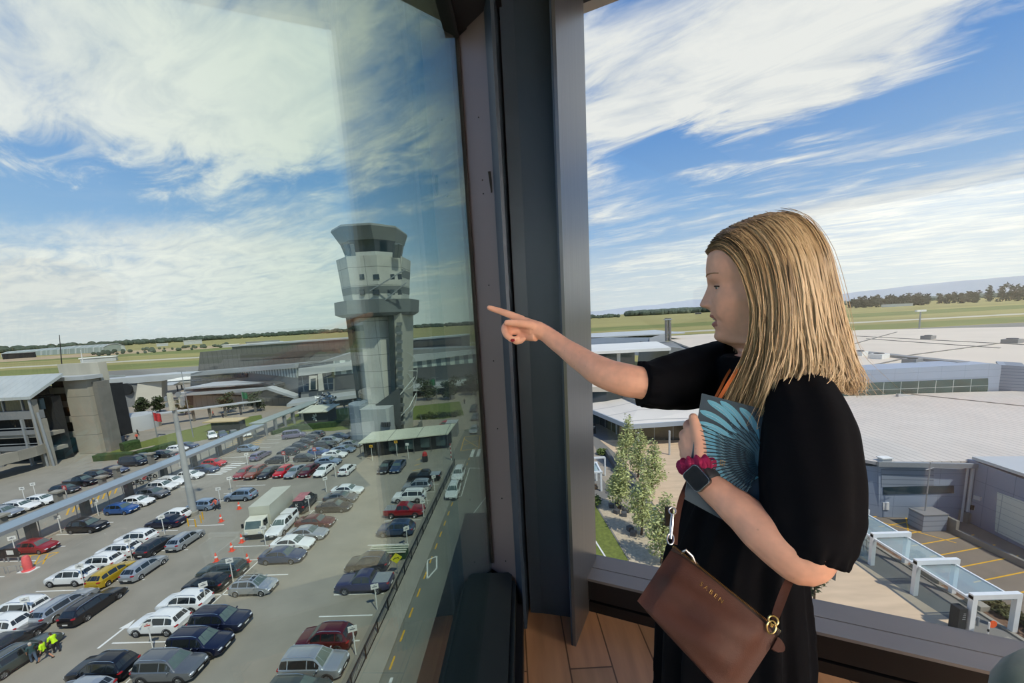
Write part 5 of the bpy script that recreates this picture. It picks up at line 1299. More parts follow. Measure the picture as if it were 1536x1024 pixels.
b = MB(); b.box((-135, yF-.2, 9.6), (x1, yF+.6, 11.3)); b.build('spandrel', M_mgrey, pk)
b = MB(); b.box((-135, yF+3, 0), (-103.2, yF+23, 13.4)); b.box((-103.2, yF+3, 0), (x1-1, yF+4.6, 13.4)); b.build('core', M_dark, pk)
for z in (6.1, 2.9):
    b = MB(); b.box((-135, yF, z-.35), (x1, yF+3.2, z+.35)); b.build('deck', M_conc, pk)
    b = MB(); b.box((-135, yF-.3, z+.35), (x1, yF-.1, z+1.25)); b.build('barrier', M_mgrey, pk)
    b = MB(); b.bar((-135, yF-.35, z+1.75), (x1+.2, yF-.35, z+1.75), .14); b.build('rail', M_galv, pk)
for xx in (-122, -114, -106.5, -100):
    b = MB(); b.box((xx-.2, yF-.5, 0), (xx+.2, yF-.1, 9.6)); b.build('column', M_galv, pk)
b = MB(); b.box((x1-.9, yF-.9, 0), (x1-.1, yF, 13.5)); b.box((x1+.6, yF-1.0, 0), (x1+1.3, yF-.2, 9.6)); b.build('corner_pier', M_conc, pk)
b = MB(); b.tube([(x1+.4, yF-1.1, 0), (x1-.3, yF-1.1, 13.5)], .2, 8); b.tube([(x1+1.6, yF-1.1, 0), (x1+.9, yF-1.1, 11)], .2, 8); b.build('downpipe', M_galv, pk)
# ramp curling down in front
b = MB(); outer = []; inner = []
cxr, cyr = -108, 68
for i in range(15):
    t_ = math.radians(-150+i*12); outer.append((cxr+15.5*math.cos(t_)*.82, cyr+13*math.sin(t_))); inner.append((cxr+6.5*math.cos(t_), cyr+5.2*math.sin(t_)))
b.prism(ccw(outer+inner[::-1]), 3.1, 3.6); rp_ = b.build('ramp_deck', M_pave, pk)
b = MB()
for (xa, ya), (xb, yb) in zip(outer, outer[1:]): b.bar((xa, ya, 3.7), (xb, yb, 3.7), .3, 1.9)
b.build('ramp_parapet', M_conc, rp_)
for t_ in (-120, -75, -30):
    b = MB(); t_ = math.radians(t_); b.box((cxr+11.5*math.cos(t_)-.5, cyr+11.3*math.sin(t_)-.4, 0), (cxr+11.5*math.cos(t_)+.5, cyr+11.3*math.sin(t_)+.4, 3.1)); b.build('ramp_pier', M_conc, rp_)
st = empty('stair_tower', (0, 0, 0), 0, 'windowless concrete stair tower beside the parking building', 'building')
M_pan = striped('panel_concrete', rgb(166, 160, 144), rgb(128, 124, 114), 2, 4.2, .03, .88, 0, var=.08, scale=.4)
b = MB(); b.box((-97.7, 78, 0), (-92.6, 80.6, 16.3)); b.build('wall', M_pan, st)
b = MB(); b.box((-92.59, 78.9, 0), (-91.4, 81.4, 15.6)); b.build('side_wall', M_concd, st)
b = MB(); b.box((-103.0, 77.0, 16.31), (-91.8, 80.7, 17.1)); b.build('roof_slab', M_lgrey, st)
b = MB(); b.box((-101.5, 80.71, 15.4), (-92.3, 82.4, 19.6)); b.build('plant_wall', mat('stained_concrete', rgb(186, 182, 166), .9, 0, .12, .4, stretch=(1, 1, .2)), st)
for z in (3.6, 7, 10.4, 13.4):
    b = MB(); b.box((-102.4, 79, z), (-97.75, 79.6, z+1.3)); b.build('landing', M_conc, st)
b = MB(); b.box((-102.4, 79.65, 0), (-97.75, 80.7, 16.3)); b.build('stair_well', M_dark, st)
for p_, q_, lab in (((89, 502), 22, 'thin black mast rising above the parking building roof'), ((121, 525), 17, 'short white mast on the roof beside the stair tower')):
    d_ = 84; a = Y(p_[0], p_[1], d_); bb = Y(p_[0]+3, 556 if q_ == 22 else 545, d_)
    e = MB(); e.tube([(bb.x, bb.y, bb.z-1.5), (a.x, a.y, a.z)], [.12, .06], 6); e.box((bb.x-.3, bb.y-.3, bb.z-1.7), (bb.x+.3, bb.y+.3, bb.z-1.2))
    tag(e.build('roof_mast', M_dark if q_ == 22 else M_white), lab, 'mast')

# ------------------------------------------------------------------ covered walkway through the car park
wk = empty('covered_walkway', (0, 0, 0), 0, 'long straight covered walkway with blue grey roof and glass sides through the car park', 'walkway')
M_wroof = mat('blue_grey_roof_sheet', rgb(150, 166, 176), .55, .1, .05, .3)
b = MB(); b.prism([(-62.8, 22), (-60.2, 22), (-60.2, 84.5), (-62.8, 84.5)], 3.0, 3.22); b.build('roof', M_wroof, wk)
b = MB(); b.box((-62.9, 22, 2.82), (-62.75, 84.5, 3.26)); b.box((-60.25, 22, 2.82), (-60.1, 84.5, 3.26)); b.build('gutter', M_galv, wk)
for i in range(10):
    yy = 25+i*6
    b = MB(); b.box((-62.7, yy-.35, 0), (-61.9, yy+.35, 3.0)); b.build('pier', M_concd, wk)
for i in range(10):
    yy = 25.6+i*6
    pn = MB(); pn.box((-61.9, yy, .35), (-61.86, yy+4.8, 2.5)); pn.build('glass_side', M_glassR, wk)
for i in range(30): b = MB(); b.box((-61.92, 23+i*2.05, 0), (-61.84, 23.06+i*2.05, 2.6)); b.build('side_frame', M_galv, wk)
slab('pavement_walkway', [(-63.3, 20), (-60.9, 20), (-60.9, 94), (-63.3, 94)], -.5, .11, M_pave)
# piers with flat caps in the planted strip behind
for i, (px_, py_) in enumerate(((7, 795), (90, 757), (156, 733), (177, 718), (228, 696), (225, 694))[:5]):
    q = G(px_, py_, 0); b = MB(); b.box((q.x-.35, q.y-.35, 0), (q.x+.35, q.y+.35, 2.0)); e = empty('gate_pier', (0, 0, 0), 0, 'short concrete pier with a flat cap behind the covered walkway', 'pier', 'concrete piers behind the walkway')
    b.build('shaft', M_concd, e); b = MB(); b.box((q.x-.7, q.y-.5, 2.0), (q.x+.7, q.y+.5, 2.25)); b.build('cap', M_conc, e)
# second canopy far across, and the walkway that leads to the atrium
c2 = empty('pedestrian_canopy', (0, 0, 0), 0, 'thin flat pedestrian canopy across the forecourt behind the lawn', 'canopy')
A0, A1 = G(224, 623, 3.3), G(392, 601, 3.3)
b = MB(); d_ = (A1-A0).normalized(); q_ = Vector((-d_.y, d_.x, 0))*1.3
b.prism(ccw([tuple((A0-q_).xy), tuple((A1-q_).xy), tuple((A1+q_).xy), tuple((A0+q_).xy)]), 3.3, 3.6); b.build('roof', M_lgrey, c2)
for i in range(7):
    p_ = A0+(A1-A0)*((i+.5)/7); b = MB(); b.box((p_.x-.25, p_.y-.25, 0), (p_.x+.25, p_.y+.25, 3.3)); b.build('post', M_concd, c2)
c3 = empty('glass_walkway', (0, 0, 0), 0, 'covered walkway with pale roof leading to the atrium past the sculpture', 'walkway')
A0, A1 = G(384, 636, 3.2), G(474, 602, 3.2); d_ = (A1-A0).normalized(); q_ = Vector((-d_.y, d_.x, 0))*1.7
b = MB(); b.prism(ccw([tuple((A0-q_).xy), tuple((A1-q_).xy), tuple((A1+q_).xy), tuple((A0+q_).xy)]), 3.2, 3.45); b.build('roof', mat('grey_green_roof', rgb(156, 166, 160), .5), c3)
for i in range(7):
    for sg in (-1, 1):
        p_ = A0+(A1-A0)*((i+.3)/7)+q_*sg*.85; b = MB(); b.box((p_.x-.2, p_.y-.2, 0), (p_.x+.2, p_.y+.2, 3.2)); b.build('post', M_galv, c3)
# ------------------------------------------------------------------ sheds and kiosks
sh = empty('toll_shelter', (0, 0, 0), 0, 'long low shelter with pale sloping roof and dark glazed front before the tower', 'shelter')
b = MB(); pl = G(537, 666, 3.0); pr = G(672, 651.5, 3.0)
b.add([(pl.x, pl.y, 3.0), (pr.x, pr.y, 3.0), (pr.x+.6, pr.y+5.4, 3.5), (pl.x+.6, pl.y+5.4, 3.5), (pl.x, pl.y, 3.18), (pr.x, pr.y, 3.18), (pr.x+.6, pr.y+5.4, 3.68), (pl.x+.6, pl.y+5.4, 3.68)], [(3, 2, 1, 0), (4, 5, 6, 7), (0, 1, 5, 4), (1, 2, 6, 5), (2, 3, 7, 6), (3, 0, 4, 7)])
b.build('roof', striped('pale_sheet_roof', rgb(208, 208, 186), rgb(150, 150, 138), 0, 5.2, .03, .6), sh)
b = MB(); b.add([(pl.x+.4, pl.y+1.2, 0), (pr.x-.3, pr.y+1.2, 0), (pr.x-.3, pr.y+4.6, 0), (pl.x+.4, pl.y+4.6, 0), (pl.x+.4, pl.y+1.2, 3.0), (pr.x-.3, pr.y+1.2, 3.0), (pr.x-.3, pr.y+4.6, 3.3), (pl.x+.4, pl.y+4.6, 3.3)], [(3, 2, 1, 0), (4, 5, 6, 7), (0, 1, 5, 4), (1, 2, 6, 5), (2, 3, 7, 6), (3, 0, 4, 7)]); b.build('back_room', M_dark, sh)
for i in range(4):
    t0 = .3+i*.18; xa = pl.x+(pr.x-pl.x)*t0; ya = pl.y+(pr.y-pl.y)*t0+1.1
    b = MB(); b.box((xa, ya-.02, .7), (xa+1.8, ya+.06, 2.5)); wn_ = b.build('window', mat('shelter_glass', rgb(70, 92, 92), .1, 0, .2, .6, spec=.9), sh)
for i in range(6):
    t0 = .01+i*.195; xa = pl.x+(pr.x-pl.x)*t0; ya = pl.y+(pr.y-pl.y)*t0+.25
    b = MB(); b.tube([(xa, ya, 0), (xa, ya, 3.02)], .07, 8); b.build('post', M_dgrey, sh)
ki = empty('kiosk', (0, 0, 0), 0, 'small dark kiosk with a pale flat roof and white emblem below the sculpture', 'kiosk')
k0 = G(462, 634, 0); k0 = Vector((-57.6, 95.5, 0))
b = MB(); b.box((k0.x, k0.y, 0), (k0.x+6.4, k0.y+4.4, 3.2)); b.build('wall', M_dgrey, ki)
b = MB(); b.add([Vector((k0.x-.8, k0.y-1.2, 3.2)), Vector((k0.x+7, k0.y-1.2, 3.2)), Vector((k0.x+7.4, k0.y+5, 3.8)), Vector((k0.x-.4, k0.y+5, 3.8)), Vector((k0.x-.8, k0.y-1.2, 3.4)), Vector((k0.x+7, k0.y-1.2, 3.4)), Vector((k0.x+7.4, k0.y+5, 4.0)), Vector((k0.x-.4, k0.y+5, 4.0))], [(3, 2, 1, 0), (4, 5, 6, 7), (0, 1, 5, 4), (1, 2, 6, 5), (2, 3, 7, 6), (3, 0, 4, 7)]); b.build('roof', MATS['pale_sheet_roof'], ki)
b = MB(); cx_k = k0.x+3.2
for i in range(5):
    a_ = math.radians(60+i*45); b.bar((cx_k+.3*math.cos(a_), k0.y-.03, 1.7+.3*math.sin(a_)), (cx_k+1.0*math.cos(a_+.5), k0.y-.03, 1.7+1.0*math.sin(a_+.5)), .34, .04, up=(0, 1, 0))
b.build('emblem', M_white, ki)
# white curved shed by the stair tower, small lawn shelter, utility cabinet
o = MB(); q = G(152, 655, 0); o.lathe([(0.01, 4.1), (4.6, 3.9), (5.2, 1.2), (5.2, 0)], 24, (q.x+2, q.y+7, 0)); tag(o.build('rounded_booth', M_lgrey, None, smooth=True, angle=50), 'pale rounded booth between the stair tower and the forecourt', 'booth')
ls = empty('lawn_shelter', (0, 0, 0), 0, 'small open shelter with pale orange roof on the lawn', 'shelter'); q = G(332, 648, 0)
b = MB(); b.box((q.x-4, q.y-.5, 2.6), (q.x+5, q.y+3.5, 2.85)); b.build('roof', mat('sandy_roof', rgb(206, 184, 140), .7), ls)
b = MB(); b.box((q.x-3.2, q.y+1, 0), (q.x+4.2, q.y+3, 2.6)); b.build('back_wall', M_dgrey, ls)
uc = empty('utility_cabinet', (0, 0, 0), 0, 'grey utility cabinet beside the footpath right of the tower', 'cabinet'); q = G(679, 655, 0)
b = MB(); b.box((q.x-1.2, q.y, 0), (q.x+1.0, q.y+2.4, 2.9)); b.build('body', M_mgrey, uc); b = MB(); b.box((q.x-1.3, q.y-.1, 2.9), (q.x+1.1, q.y+2.5, 3.1)); b.build('top', M_lgrey, uc)
# ------------------------------------------------------------------ lawns, hedges, trees
slab('lawn_long', gxy([(146, 688), (178, 672), (250, 652), (330, 632), (392, 622), (398, 640), (330, 655), (262, 668), (205, 684)]), -.5, .06, M_grass)
slab('lawn_sculpture', gxy([(405, 648), (440, 622), (560, 606), (556, 640), (500, 646)]), -.5, .05, M_grass)
slab('lawn_tower', gxy([(612, 630), (612, 610), (690, 602), (696, 622), (665, 628)]), -.5, .05, M_grass)
slab('path_lawn', gxy([(186, 679), (232, 668), (234, 671), (190, 682)]), -.4, .09, M_pave)
def hedge(pts, w, h, lab, group=None):
    b = MB(); P_ = [Vector((x, y, 0)) for x, y in gxy(pts)]
    for a, c in zip(P_, P_[1:]):
        n_ = max(2, int((c-a).length/.7)); d = (c-a).normalized(); nv = Vector((-d.y, d.x, 0)); rings = []
        for i in range(n_+1):
            p = a+(c-a)*i/n_; j = lambda: random.uniform(-.09, .09)
            rings.append([p+nv*(-w/2+j()), p+nv*(-w/2+j())+Vector((0, 0, h*.9+j())), p+nv*(-w*.3)+Vector((0, 0, h+j())), p+nv*(w*.3)+Vector((0, 0, h+j())), p+nv*(w/2+j())+Vector((0, 0, h*.9+j())), p+nv*(w/2+j())])
        b.loft(rings, True)
    tag(b.build('hedge', M_hedge), lab, 'hedge', group)
hedge([(146, 690), (205, 686), (262, 670)], 1.6, 1.3, 'long clipped hedge along the front of the lawn behind the parked cars')
hedge([(184, 677), (209, 671)], 2.4, 1.9, 'short block of clipped hedge at the back edge of the lawn')
hedge([(440, 646), (556, 634)], 1.3, 1.4, 'dark clipped hedge behind the kiosk at the foot of the sculpture')
hedge([(408, 652), (450, 640)], 1.0, .9, 'low hedge beside the covered walkway to the atrium')
tl = [(174, 628, 4.2, 'round tree right of the stair tower by the green banner'), (214, 622, 4.0, 'round tree behind the red banner near the entrance block'), (240, 618, 3.8, 'round tree half hidden by the lamp mast head'), (279, 622, 3.6, 'round tree at the dark annex doorway'),
      (343, 619, 4.6, 'round street tree left of the green banner on the forecourt'), (384, 617, 4.4, 'round street tree right of the green banner on the forecourt')]
for i, (px_, py_, h_, lab) in enumerate(tl):
    q = G(px_, py_, 0); tree('street_tree', (q.x, q.y, 0), h_+1.2, 2.5, 700, .42, M_leafd, lab, seed=20+i, trunk=.3)
tr = [(641, 600, 6.5, 'bushy tree right of the tower behind the tower lawn'), (676, 598, 6.5, 'bushy tree second from the tower on the forecourt'), (708, 592, 6.5, 'bushy tree nearest the window frame on the forecourt')]
for i, (px_, py_, h_, lab) in enumerate(tr):
    q = G(px_, py_, 0); tree('street_tree', (q.x, q.y, 0), h_, 3.6, 800, .42, M_leafd, lab, seed=40+i, trunk=.25)
for i in range(9):
    q = G(630+i*7.2, 627-i*.6+(i % 2)*2, 0); shrub('shrub', (q.x, q.y, 0), 1.0+.2*(i % 3), 240, .24, M_leafd if i % 2 else M_leaf, 'leafy shrub in the planting strip along the tower lawn', 'shrub', 'shrubs along the tower lawn', 60+i)
# sculpture
scu = empty('sculpture', (0, 0, 0), 0, 'tangled ball of shiny metal plates standing above the lawn', 'sculpture')
rnd = random.Random(11); b = MB(); cS = Y(489, 604, 104.5)
for i in range(230):
    v = Vector((rnd.gauss(0, 1), rnd.gauss(0, 1), rnd.gauss(0, 1))).normalized()*(rnd.random()**.33); p = cS+Vector((v.x*3.0, v.y*3.0, v.z*3.0+.1))
    u = Vector((rnd.gauss(0, 1), rnd.gauss(0, 1), rnd.gauss(0, 1))).normalized(); w = u.orthogonal().normalized(); nn_ = u.cross(w)*.03; s_ = rnd.uniform(.35, .8)
    b.add([p+u*s_+nn_, p+w*s_*.6+nn_, p-u*s_*.6+nn_, p-w*s_*.4+nn_, p+u*s_-nn_, p+w*s_*.6-nn_, p-u*s_*.6-nn_, p-w*s_*.4-nn_], [(0, 1, 2, 3), (7, 6, 5, 4), (0, 4, 5, 1), (1, 5, 6, 2), (2, 6, 7, 3), (3, 7, 4, 0)], rnd.choice((0, 0, 0, 1, 1, 2)))
b.build('plates', [mat('bright_reflection_plate', rgb(232, 232, 228), .3, .2, .05, 2), mat('polished_plate', rgb(190, 196, 200), .18, .7, .1, 2), mat('dark_reflection_plate', rgb(70, 78, 86), .3, .4, .1, 2)], scu)  # light and dark tones stand in for reflections on polished plates
b = MB(); b.tube([(cS.x+.3, cS.y, 0), (cS.x, cS.y, cS.z)], .16, 8); b.build('mast', M_galv, scu)
# ------------------------------------------------------------------ masts, banners, lamp
lm = empty('lamp_mast', (0, 0, 0), 0, 'tall tapering grey mast with phone antennas standing in the car park', 'mast')
q = G(291, 772, 0); zt = Y(258, 612, q.y).z
b = MB(); b.tube([(q.x, q.y, 0), (q.x, q.y, zt)], [.42, .24], 16); b.build('pole', mat('mast_grey', rgb(166, 168, 164), .6, .1, .04, .6), lm, smooth=True)
b = MB(); b.lathe([(.55, 0), (.55, .5), (.45, .6)], 16, (q.x, q.y, 0)); b.build('base', M_conc, lm, smooth=True)
b = MB(); b.box((q.x-.15, q.y-.5, zt-.2), (q.x+.35, q.y-.2, zt+2.1)); b.box((q.x-.7, q.y+.1, zt+.2), (q.x-.35, q.y+.4, zt+2.0)); b.box((q.x+.7, q.y+.1, zt), (q.x+1.0, q.y+.4, zt+1.6)); b.build('antenna', mat('antenna_cream', rgb(206, 200, 178), .6), lm)
b = MB()
for dx_, z_ in ((-.9, .4), (-.9, 1.2), (1.1, .5), (1.2, 1.1), (.8, 1.7)): b.bar((q.x, q.y, zt+z_), (q.x+dx_, q.y+.2, zt+z_+.1), .1); b.box((q.x+dx_-.18, q.y, zt+z_-.25), (q.x+dx_+.18, q.y+.35, zt+z_+.35))
b.tube([(q.x, q.y, zt), (q.x, q.y, zt+1.8)], .12, 8); b.build('bracket', M_galv, lm)
for i, (px_, py_) in enumerate(((283, 789), (294, 790), (302, 784), (305, 779))):
    q = G(px_, py_, 0); b = MB(); b.tube([(q.x, q.y, 0), (q.x, q.y, 1.05)], .07, 8); e = b.build('guard_post', M_yel, None, smooth=True); tag(e, 'yellow guard post at the foot of the tall mast', 'bollard', 'yellow posts around the mast')
def banner_pole(px_, py_, top, m, lab, side=1):
    q = G(px_, py_, 0); zt = Y(px_-6, top, q.y).z; e = empty('banner_pole', (q.x, q.y, 0), 0, lab, 'flag')
    b = MB(); b.tube([(0, 0, 0), (0, 0, zt)], [.13, .08], 8); b.build('pole', M_galv, e, smooth=True)
    b = MB(); rows = []
    for i in range(9):
        x = side*(.1+i*.24); rows.append([Vector((x, .12*math.sin(i*1.3), zt-.4-2.1*k/4-.05*i)) for k in range(5)])
    b.loft(rows, False, closed=False); nn_ = len(b.v); b.add([(v[0], v[1]+.02, v[2]) for v in b.v[:nn_]], [tuple(reversed(f)) for f in b.f]); b.build('banner', m, e, smooth=True)
    b = MB(); b.box((-1.1, -.05, zt-.2), (1.1, .05, zt-.1)); b.build('arm', M_galv, e)
M_gb = mat('green_banner', rgb(46, 120, 84), .8, 0, .2, 2); M_rb = mat('red_banner', rgb(196, 60, 64), .8, 0, .35, 2.2)
banner_pole(195, 626, 598, M_gb, 'green banner on a pole before the entrance block', -1); banner_pole(236, 656, 616, M_rb, 'red and white banner on a pole left of the tall mast'); banner_pole(366, 614, 586, M_gb, 'green banner on a pole above the forecourt trees'); banner_pole(655, 597, 566, M_gb, 'green banner on a pole right of the control tower', -1)
e = empty('light_pole', (0, 0, 0), 0, 'thin dark light pole rising in front of the annex', 'lamp'); q = G(290, 656, 0); zt = Y(268, 558, q.y).z
b = MB(); b.tube([(q.x, q.y, 0), (q.x, q.y, zt)], [.11, .07], 8); b.build('pole', M_galv, e, smooth=True); b = MB(); b.box((q.x-.9, q.y-.15, zt), (q.x+.9, q.y+.15, zt+.12)); b.build('lamp_head', M_galv, e)
# ------------------------------------------------------------------ signs and posts in the car park
MK = mat('sign_grey_print', rgb(120, 124, 128), .7); MKR = mat('sign_red_print', rgb(196, 60, 52), .7)
sg = [(25, 834, 'white sign on a post left of the red car'), (92, 799, 'white sign on a post behind the black car'), (148, 773, 'white sign on a post behind the blue car'), (192, 742, 'white sign on a post above the white hatchback', ), (127, 880, 'white sign on a post in front of the white hatchback beside the yellow car'),
      (198, 839, 'white sign on a post among the white cars'), (247, 801, 'white sign on a post beside the dark navy car'), (47, 934, 'white sign on a post before the long white wagon'), (230, 976, 'tilted white sign on a post behind the silver front-row car'), (311, 911, 'white sign on a post between the white and navy cars'),
      (350, 872, 'white sign on a post beside the dark pair of parked cars'), (331, 754, 'white sign on a post right of the tall mast'), (347, 737, 'white sign on a post before the steel grey car'), (399, 819, 'white sign on a post before the white pickup'), (465, 768, 'white sign on a post at the dark van'), (490, 738, 'white sign on a post beside the white coupe'),
      (566, 915, 'white sign on a post right of the indigo pickup'), (534, 983, 'white sign on a post right of the maroon car'), (612, 821, 'white sign on a post by the fence beside the grey car'), (636, 776, 'white sign on a post by the fence beside the red pickup'), (641, 756, 'white sign on a post by the fence beside the white boxy car'), (652, 736, 'white sign on a post by the fence beside the silver wagon'),
      (38, 752, 'first of two white signs below the curved ramp'), (54, 745, 'second of two white signs below the curved ramp'), (372, 698, 'white sign on a post beside the long dark car'), (504, 716, 'white sign on a post beside the white hatchback at the end of the red bays')]
for i, s_ in enumerate(sg):
    h_ = 2.5 if s_[1] > 800 else 2.4
    pole_sign(s_[0], s_[1], s_[2], 'white signs in the car park', h=h_, mark=MKR if i in (8,) else MK, facing=-70 if i % 3 else -50)
for px_, py_, lab in ((102, 752, 'red no entry sign beside the dark grey car'), (240, 720, 'red sign with motorcycles below it'), (270, 700, 'red and white sign at the walkway'), (428, 697, 'red sign above the red bays, left one'), (474, 691, 'red sign above the red bays, right one')):
    pole_sign(px_, py_, lab, None, board=M_red, mark=M_white, w=.7, hh=.7)
for px_, py_, lab in ((559, 691, 'yellow topped sign left of the two dark cars at the shelter'), (596, 684, 'yellow topped sign behind the two dark cars'), (613, 688, 'plain white sign post before the shelter')):
    pole_sign(px_, py_, lab, None, h=3.0, board=M_yel if 'yellow' in lab else M_white, mark=M_dark if 'yellow' in lab else None)
# yellow diamond warning sign on the fence side
e = empty('warning_sign', tuple(G(597, 862, 0)), math.radians(20), 'yellow diamond warning sign by the fence beside the indigo pickup', 'sign')
b = MB(); b.tube([(0, 0, 0), (0, 0, 1.9)], .04, 8); b.build('pole', M_galv, e, smooth=True)
b = MB(); b.add([(0, -.06, 1.25), (.55, -.06, 1.8), (0, -.06, 2.35), (-.55, -.06, 1.8), (0, -.03, 1.25), (.55, -.03, 1.8), (0, -.03, 2.35), (-.55, -.03, 1.8)], [(0, 1, 2, 3), (7, 6, 5, 4), (0, 4, 5, 1), (1, 5, 6, 2), (2, 6, 7, 3), (3, 7, 4, 0)]); bo = b.build('board', mat('sign_yellow', rgb(214, 206, 40), .6), e)
b = MB(); b.tube([(-.26, -.065, 1.74), (-.12, -.065, 1.88), (0, -.065, 1.82), (.12, -.065, 1.88), (.26, -.065, 1.74)], .035, 6); b.build('symbol', M_dark, bo)
# ------------------------------------------------------------------ fence along the road
fe = empty('roadside_fence', (0, 0, 0), 0, 'long black mesh fence between the car park and the road', 'fence')
for i in range(24):
    yy = 8+i*2.35
    b = MB(); b.bar((-12.55, yy, .1), (-12.55, yy, 1.25), .08); b.build('post', M_black, fe)
b = MB(); b.bar((-12.55, 8, 1.2), (-12.55, 62.1, 1.2), .06); b.bar((-12.55, 8, .25), (-12.55, 62.1, .25), .06); b.build('rail', M_black, fe)
b = MB()
for i in range(270): b.bar((-12.55, 8.1+i*.2, .25), (-12.55, 8.1+i*.2, 1.2), .018)
b.build('bars', M_black, fe)
# ------------------------------------------------------------------ markings
b = MB()
def mk(x0, y0, x1, y1, z=.006):
    b.box((min(x0, x1), min(y0, y1), z-.004), (max(x0, x1), max(y0, y1), z))
for y_ in [18.4+2.6*i for i in range(16)]: mk(-18.4, y_-.06, -13.8, y_+.06)
for y_ in [16+2.65*i for i in range(14)]: mk(-34.2, y_-.06, -29.3, y_+.06); mk(-29.3, y_-.06, -24.6, y_+.06)
for y_ in [17+2.7*i for i in range(13)]: mk(-49.2, y_-.06, -44.6, y_+.06)
for y_ in [29.1-5.4, 29.1, 34.5, 39.6, 45]: mk(-44.2, y_-.06, -39.4, y_+.06)
mk(-29.36, 18, -29.24, 48)
for y_ in [22+2.75*i for i in range(19)]: mk(-60.6, y_-.06, -56.0, y_+.06)
for y_ in [52+2.6*i for i in range(8)]: mk(-47, y_-.06, -42.2, y_+.06)
for y_ in [66+2.8*i for i in range(9)]: mk(-59, y_-.06, -54.5, y_+.06)
for k_ in range(6):                                                 # crossing bars beyond the walkway
    q = G(322+k_*7, 711-k_*3.2, 0); mk(q.x-1.4, q.y-.25, q.x+1.4, q.y+.25)
q = G(178, 948, 0); b.prism([(q.x-.1, q.y-1.6), (q.x+.1, q.y-1.6), (q.x+.1, q.y+.4), (q.x+.4, q.y+.4), (q.x, q.y+1.4), (q.x-.4, q.y+.4), (q.x-.1, q.y+.4)], .002, .006)
for s_, e_ in ((G(693, 680), G(727, 680)),):
    for i in range(12): mk(-10.6+i*1.15, 66, -10.0+i*1.15, 70, .01)
struct(b.build('road_markings_white', M_white))
b = MB()
def bayline(pts, w=.12, z=.010, m=None):
    P_ = [Vector((x, y, 0)) for x, y in (gxy(pts) if pts[0][1] > 100 else pts)]
    for a, c in zip(P_, P_[1:]): b.bar((a.x, a.y, z), (c.x, c.y, z), w, .008)
bayline([(666, 748), (692, 744), (704, 702), (735, 702)]); bayline([(641, 840), (641, 868), (655, 852), (655, 834), (641, 840)], .15); bayline([(698, 786), (730, 744)], .13)
bayline([(585, 1024), (588, 1016)], .2)
struct(b.build('road_markings_bays', M_white))
b = MB()
for i in range(22): b.box((-10.62, 14+i*2.4, .004), (-10.48, 15.1+i*2.4, .012))
for x0, y0, x1, y1 in ((691, 676, 718, 672), (697, 655, 720, 653), (691, 676, 697, 655), (718, 672, 720, 653), (693, 668, 718, 660), (696, 658, 716, 670)):
    a, c = G(x0, y0), G(x1, y1); b.bar((a.x, a.y, .01), (c.x, c.y, .01), .16, .008)
for i in range(5):
    a, c = G(612+i*3.2, 722-i*8, 0), G(634-i*.6, 719-i*8, 0); b.bar((a.x, a.y, .004), (c.x, c.y, .004), .14, .006)
for x0, y0, x1, y1 in ((33, 834, 88, 828), (40, 848, 46, 833), (52, 846, 60, 832), (64, 846, 72, 831), (30, 850, 52, 847), (52, 847, 88, 828)):
    a, c = G(x0, y0), G(x1, y1); b.bar((a.x, a.y, .004), (c.x, c.y, .004), .13, .006)
for i in range(9):
    a, c = G(100+i*9, 772-i*4, 0), G(104+i*9, 762-i*4, 0); b.bar((a.x, a.y, .004), (c.x, c.y, .004), .2, .006)
for i in range(5):
    a, c = G(340+i*3, 671-i*3.2, 0), G(390+i*3, 666-i*3.2, 0); b.bar((a.x, a.y, .004), (c.x, c.y, .004), .2, .006)
struct(b.build('road_markings_yellow', M_yel))
slab('pavement_red_bays', gxy([(350, 721), (388, 716), (465, 716), (467, 713), (352, 716)]), -.3, .005, M_red)
# ------------------------------------------------------------------ cones and barriers
M_cone = mat('cone_orange', rgb(230, 84, 56), .6, 0, .1, 6)
def cone(px_, py_, lab, s=1.0):
    q = G(px_, py_, 0); e = empty('traffic_cone', (q.x, q.y, 0), 0, lab, 'cone', 'orange cones in the car park')
    b = MB(); b.lathe([(.16*s, .04), (.05*s, .75*s), (.03*s, .78*s)], 12); c = b.build('body', M_cone, e, smooth=True, angle=50)
    b = MB(); b.box((-.2*s, -.2*s, 0), (.2*s, .2*s, .04)); b.build('base', M_cone, e)
    b = MB(); b.lathe([(.118*s, .36*s), (.092*s, .52*s), (.094*s, .52*s), (.12*s, .36*s)], 12, cap=False); b.build('band', M_white, c)
for px_, py_, lab in ((332, 782, 'orange cone nearest the tall mast'), (359, 763, 'orange cone below the steel grey car'), (363, 813, 'orange cone left of the box truck cab'), (348, 826, 'orange cone between the mast and the white pickup sign'), (325, 842, 'orange cone behind the dark silver car'), (372, 843, 'orange cone near the navy saloon')): cone(px_, py_, lab, 1.3)
q = G(43, 855, 0); e = empty('barrier_post', (q.x, q.y, 0), 0, 'stubby red plastic barrier post by the bike rack', 'barrier'); b = MB(); b.lathe([(.5, 0), (.5, .12), (.32, .16), (.36, .8), (.3, 1.5), (.2, 1.7)], 14); b.build('body', mat('salmon_plastic', rgb(226, 96, 96), .6), e, smooth=True, angle=50); b = MB(); b.box((-.7, -.5, 0), (.7, .5, .06)); b.build('base', M_white, e)
e = empty('red_bin', (0, 0, 0), 0, 'red topped dark bin in front of the shelter', 'bin'); q = G(638, 692, 0); b = MB(); b.box((q.x-.4, q.y-.4, 0), (q.x+.4, q.y+.4, 1.1)); b.build('body', M_dark, e); b = MB(); b.lathe([(.45, 1.1), (.4, 1.6), (.05, 1.9)], 12, (q.x, q.y, 0)); b.build('lid', mat('bin_red', rgb(190, 44, 44), .6), e)
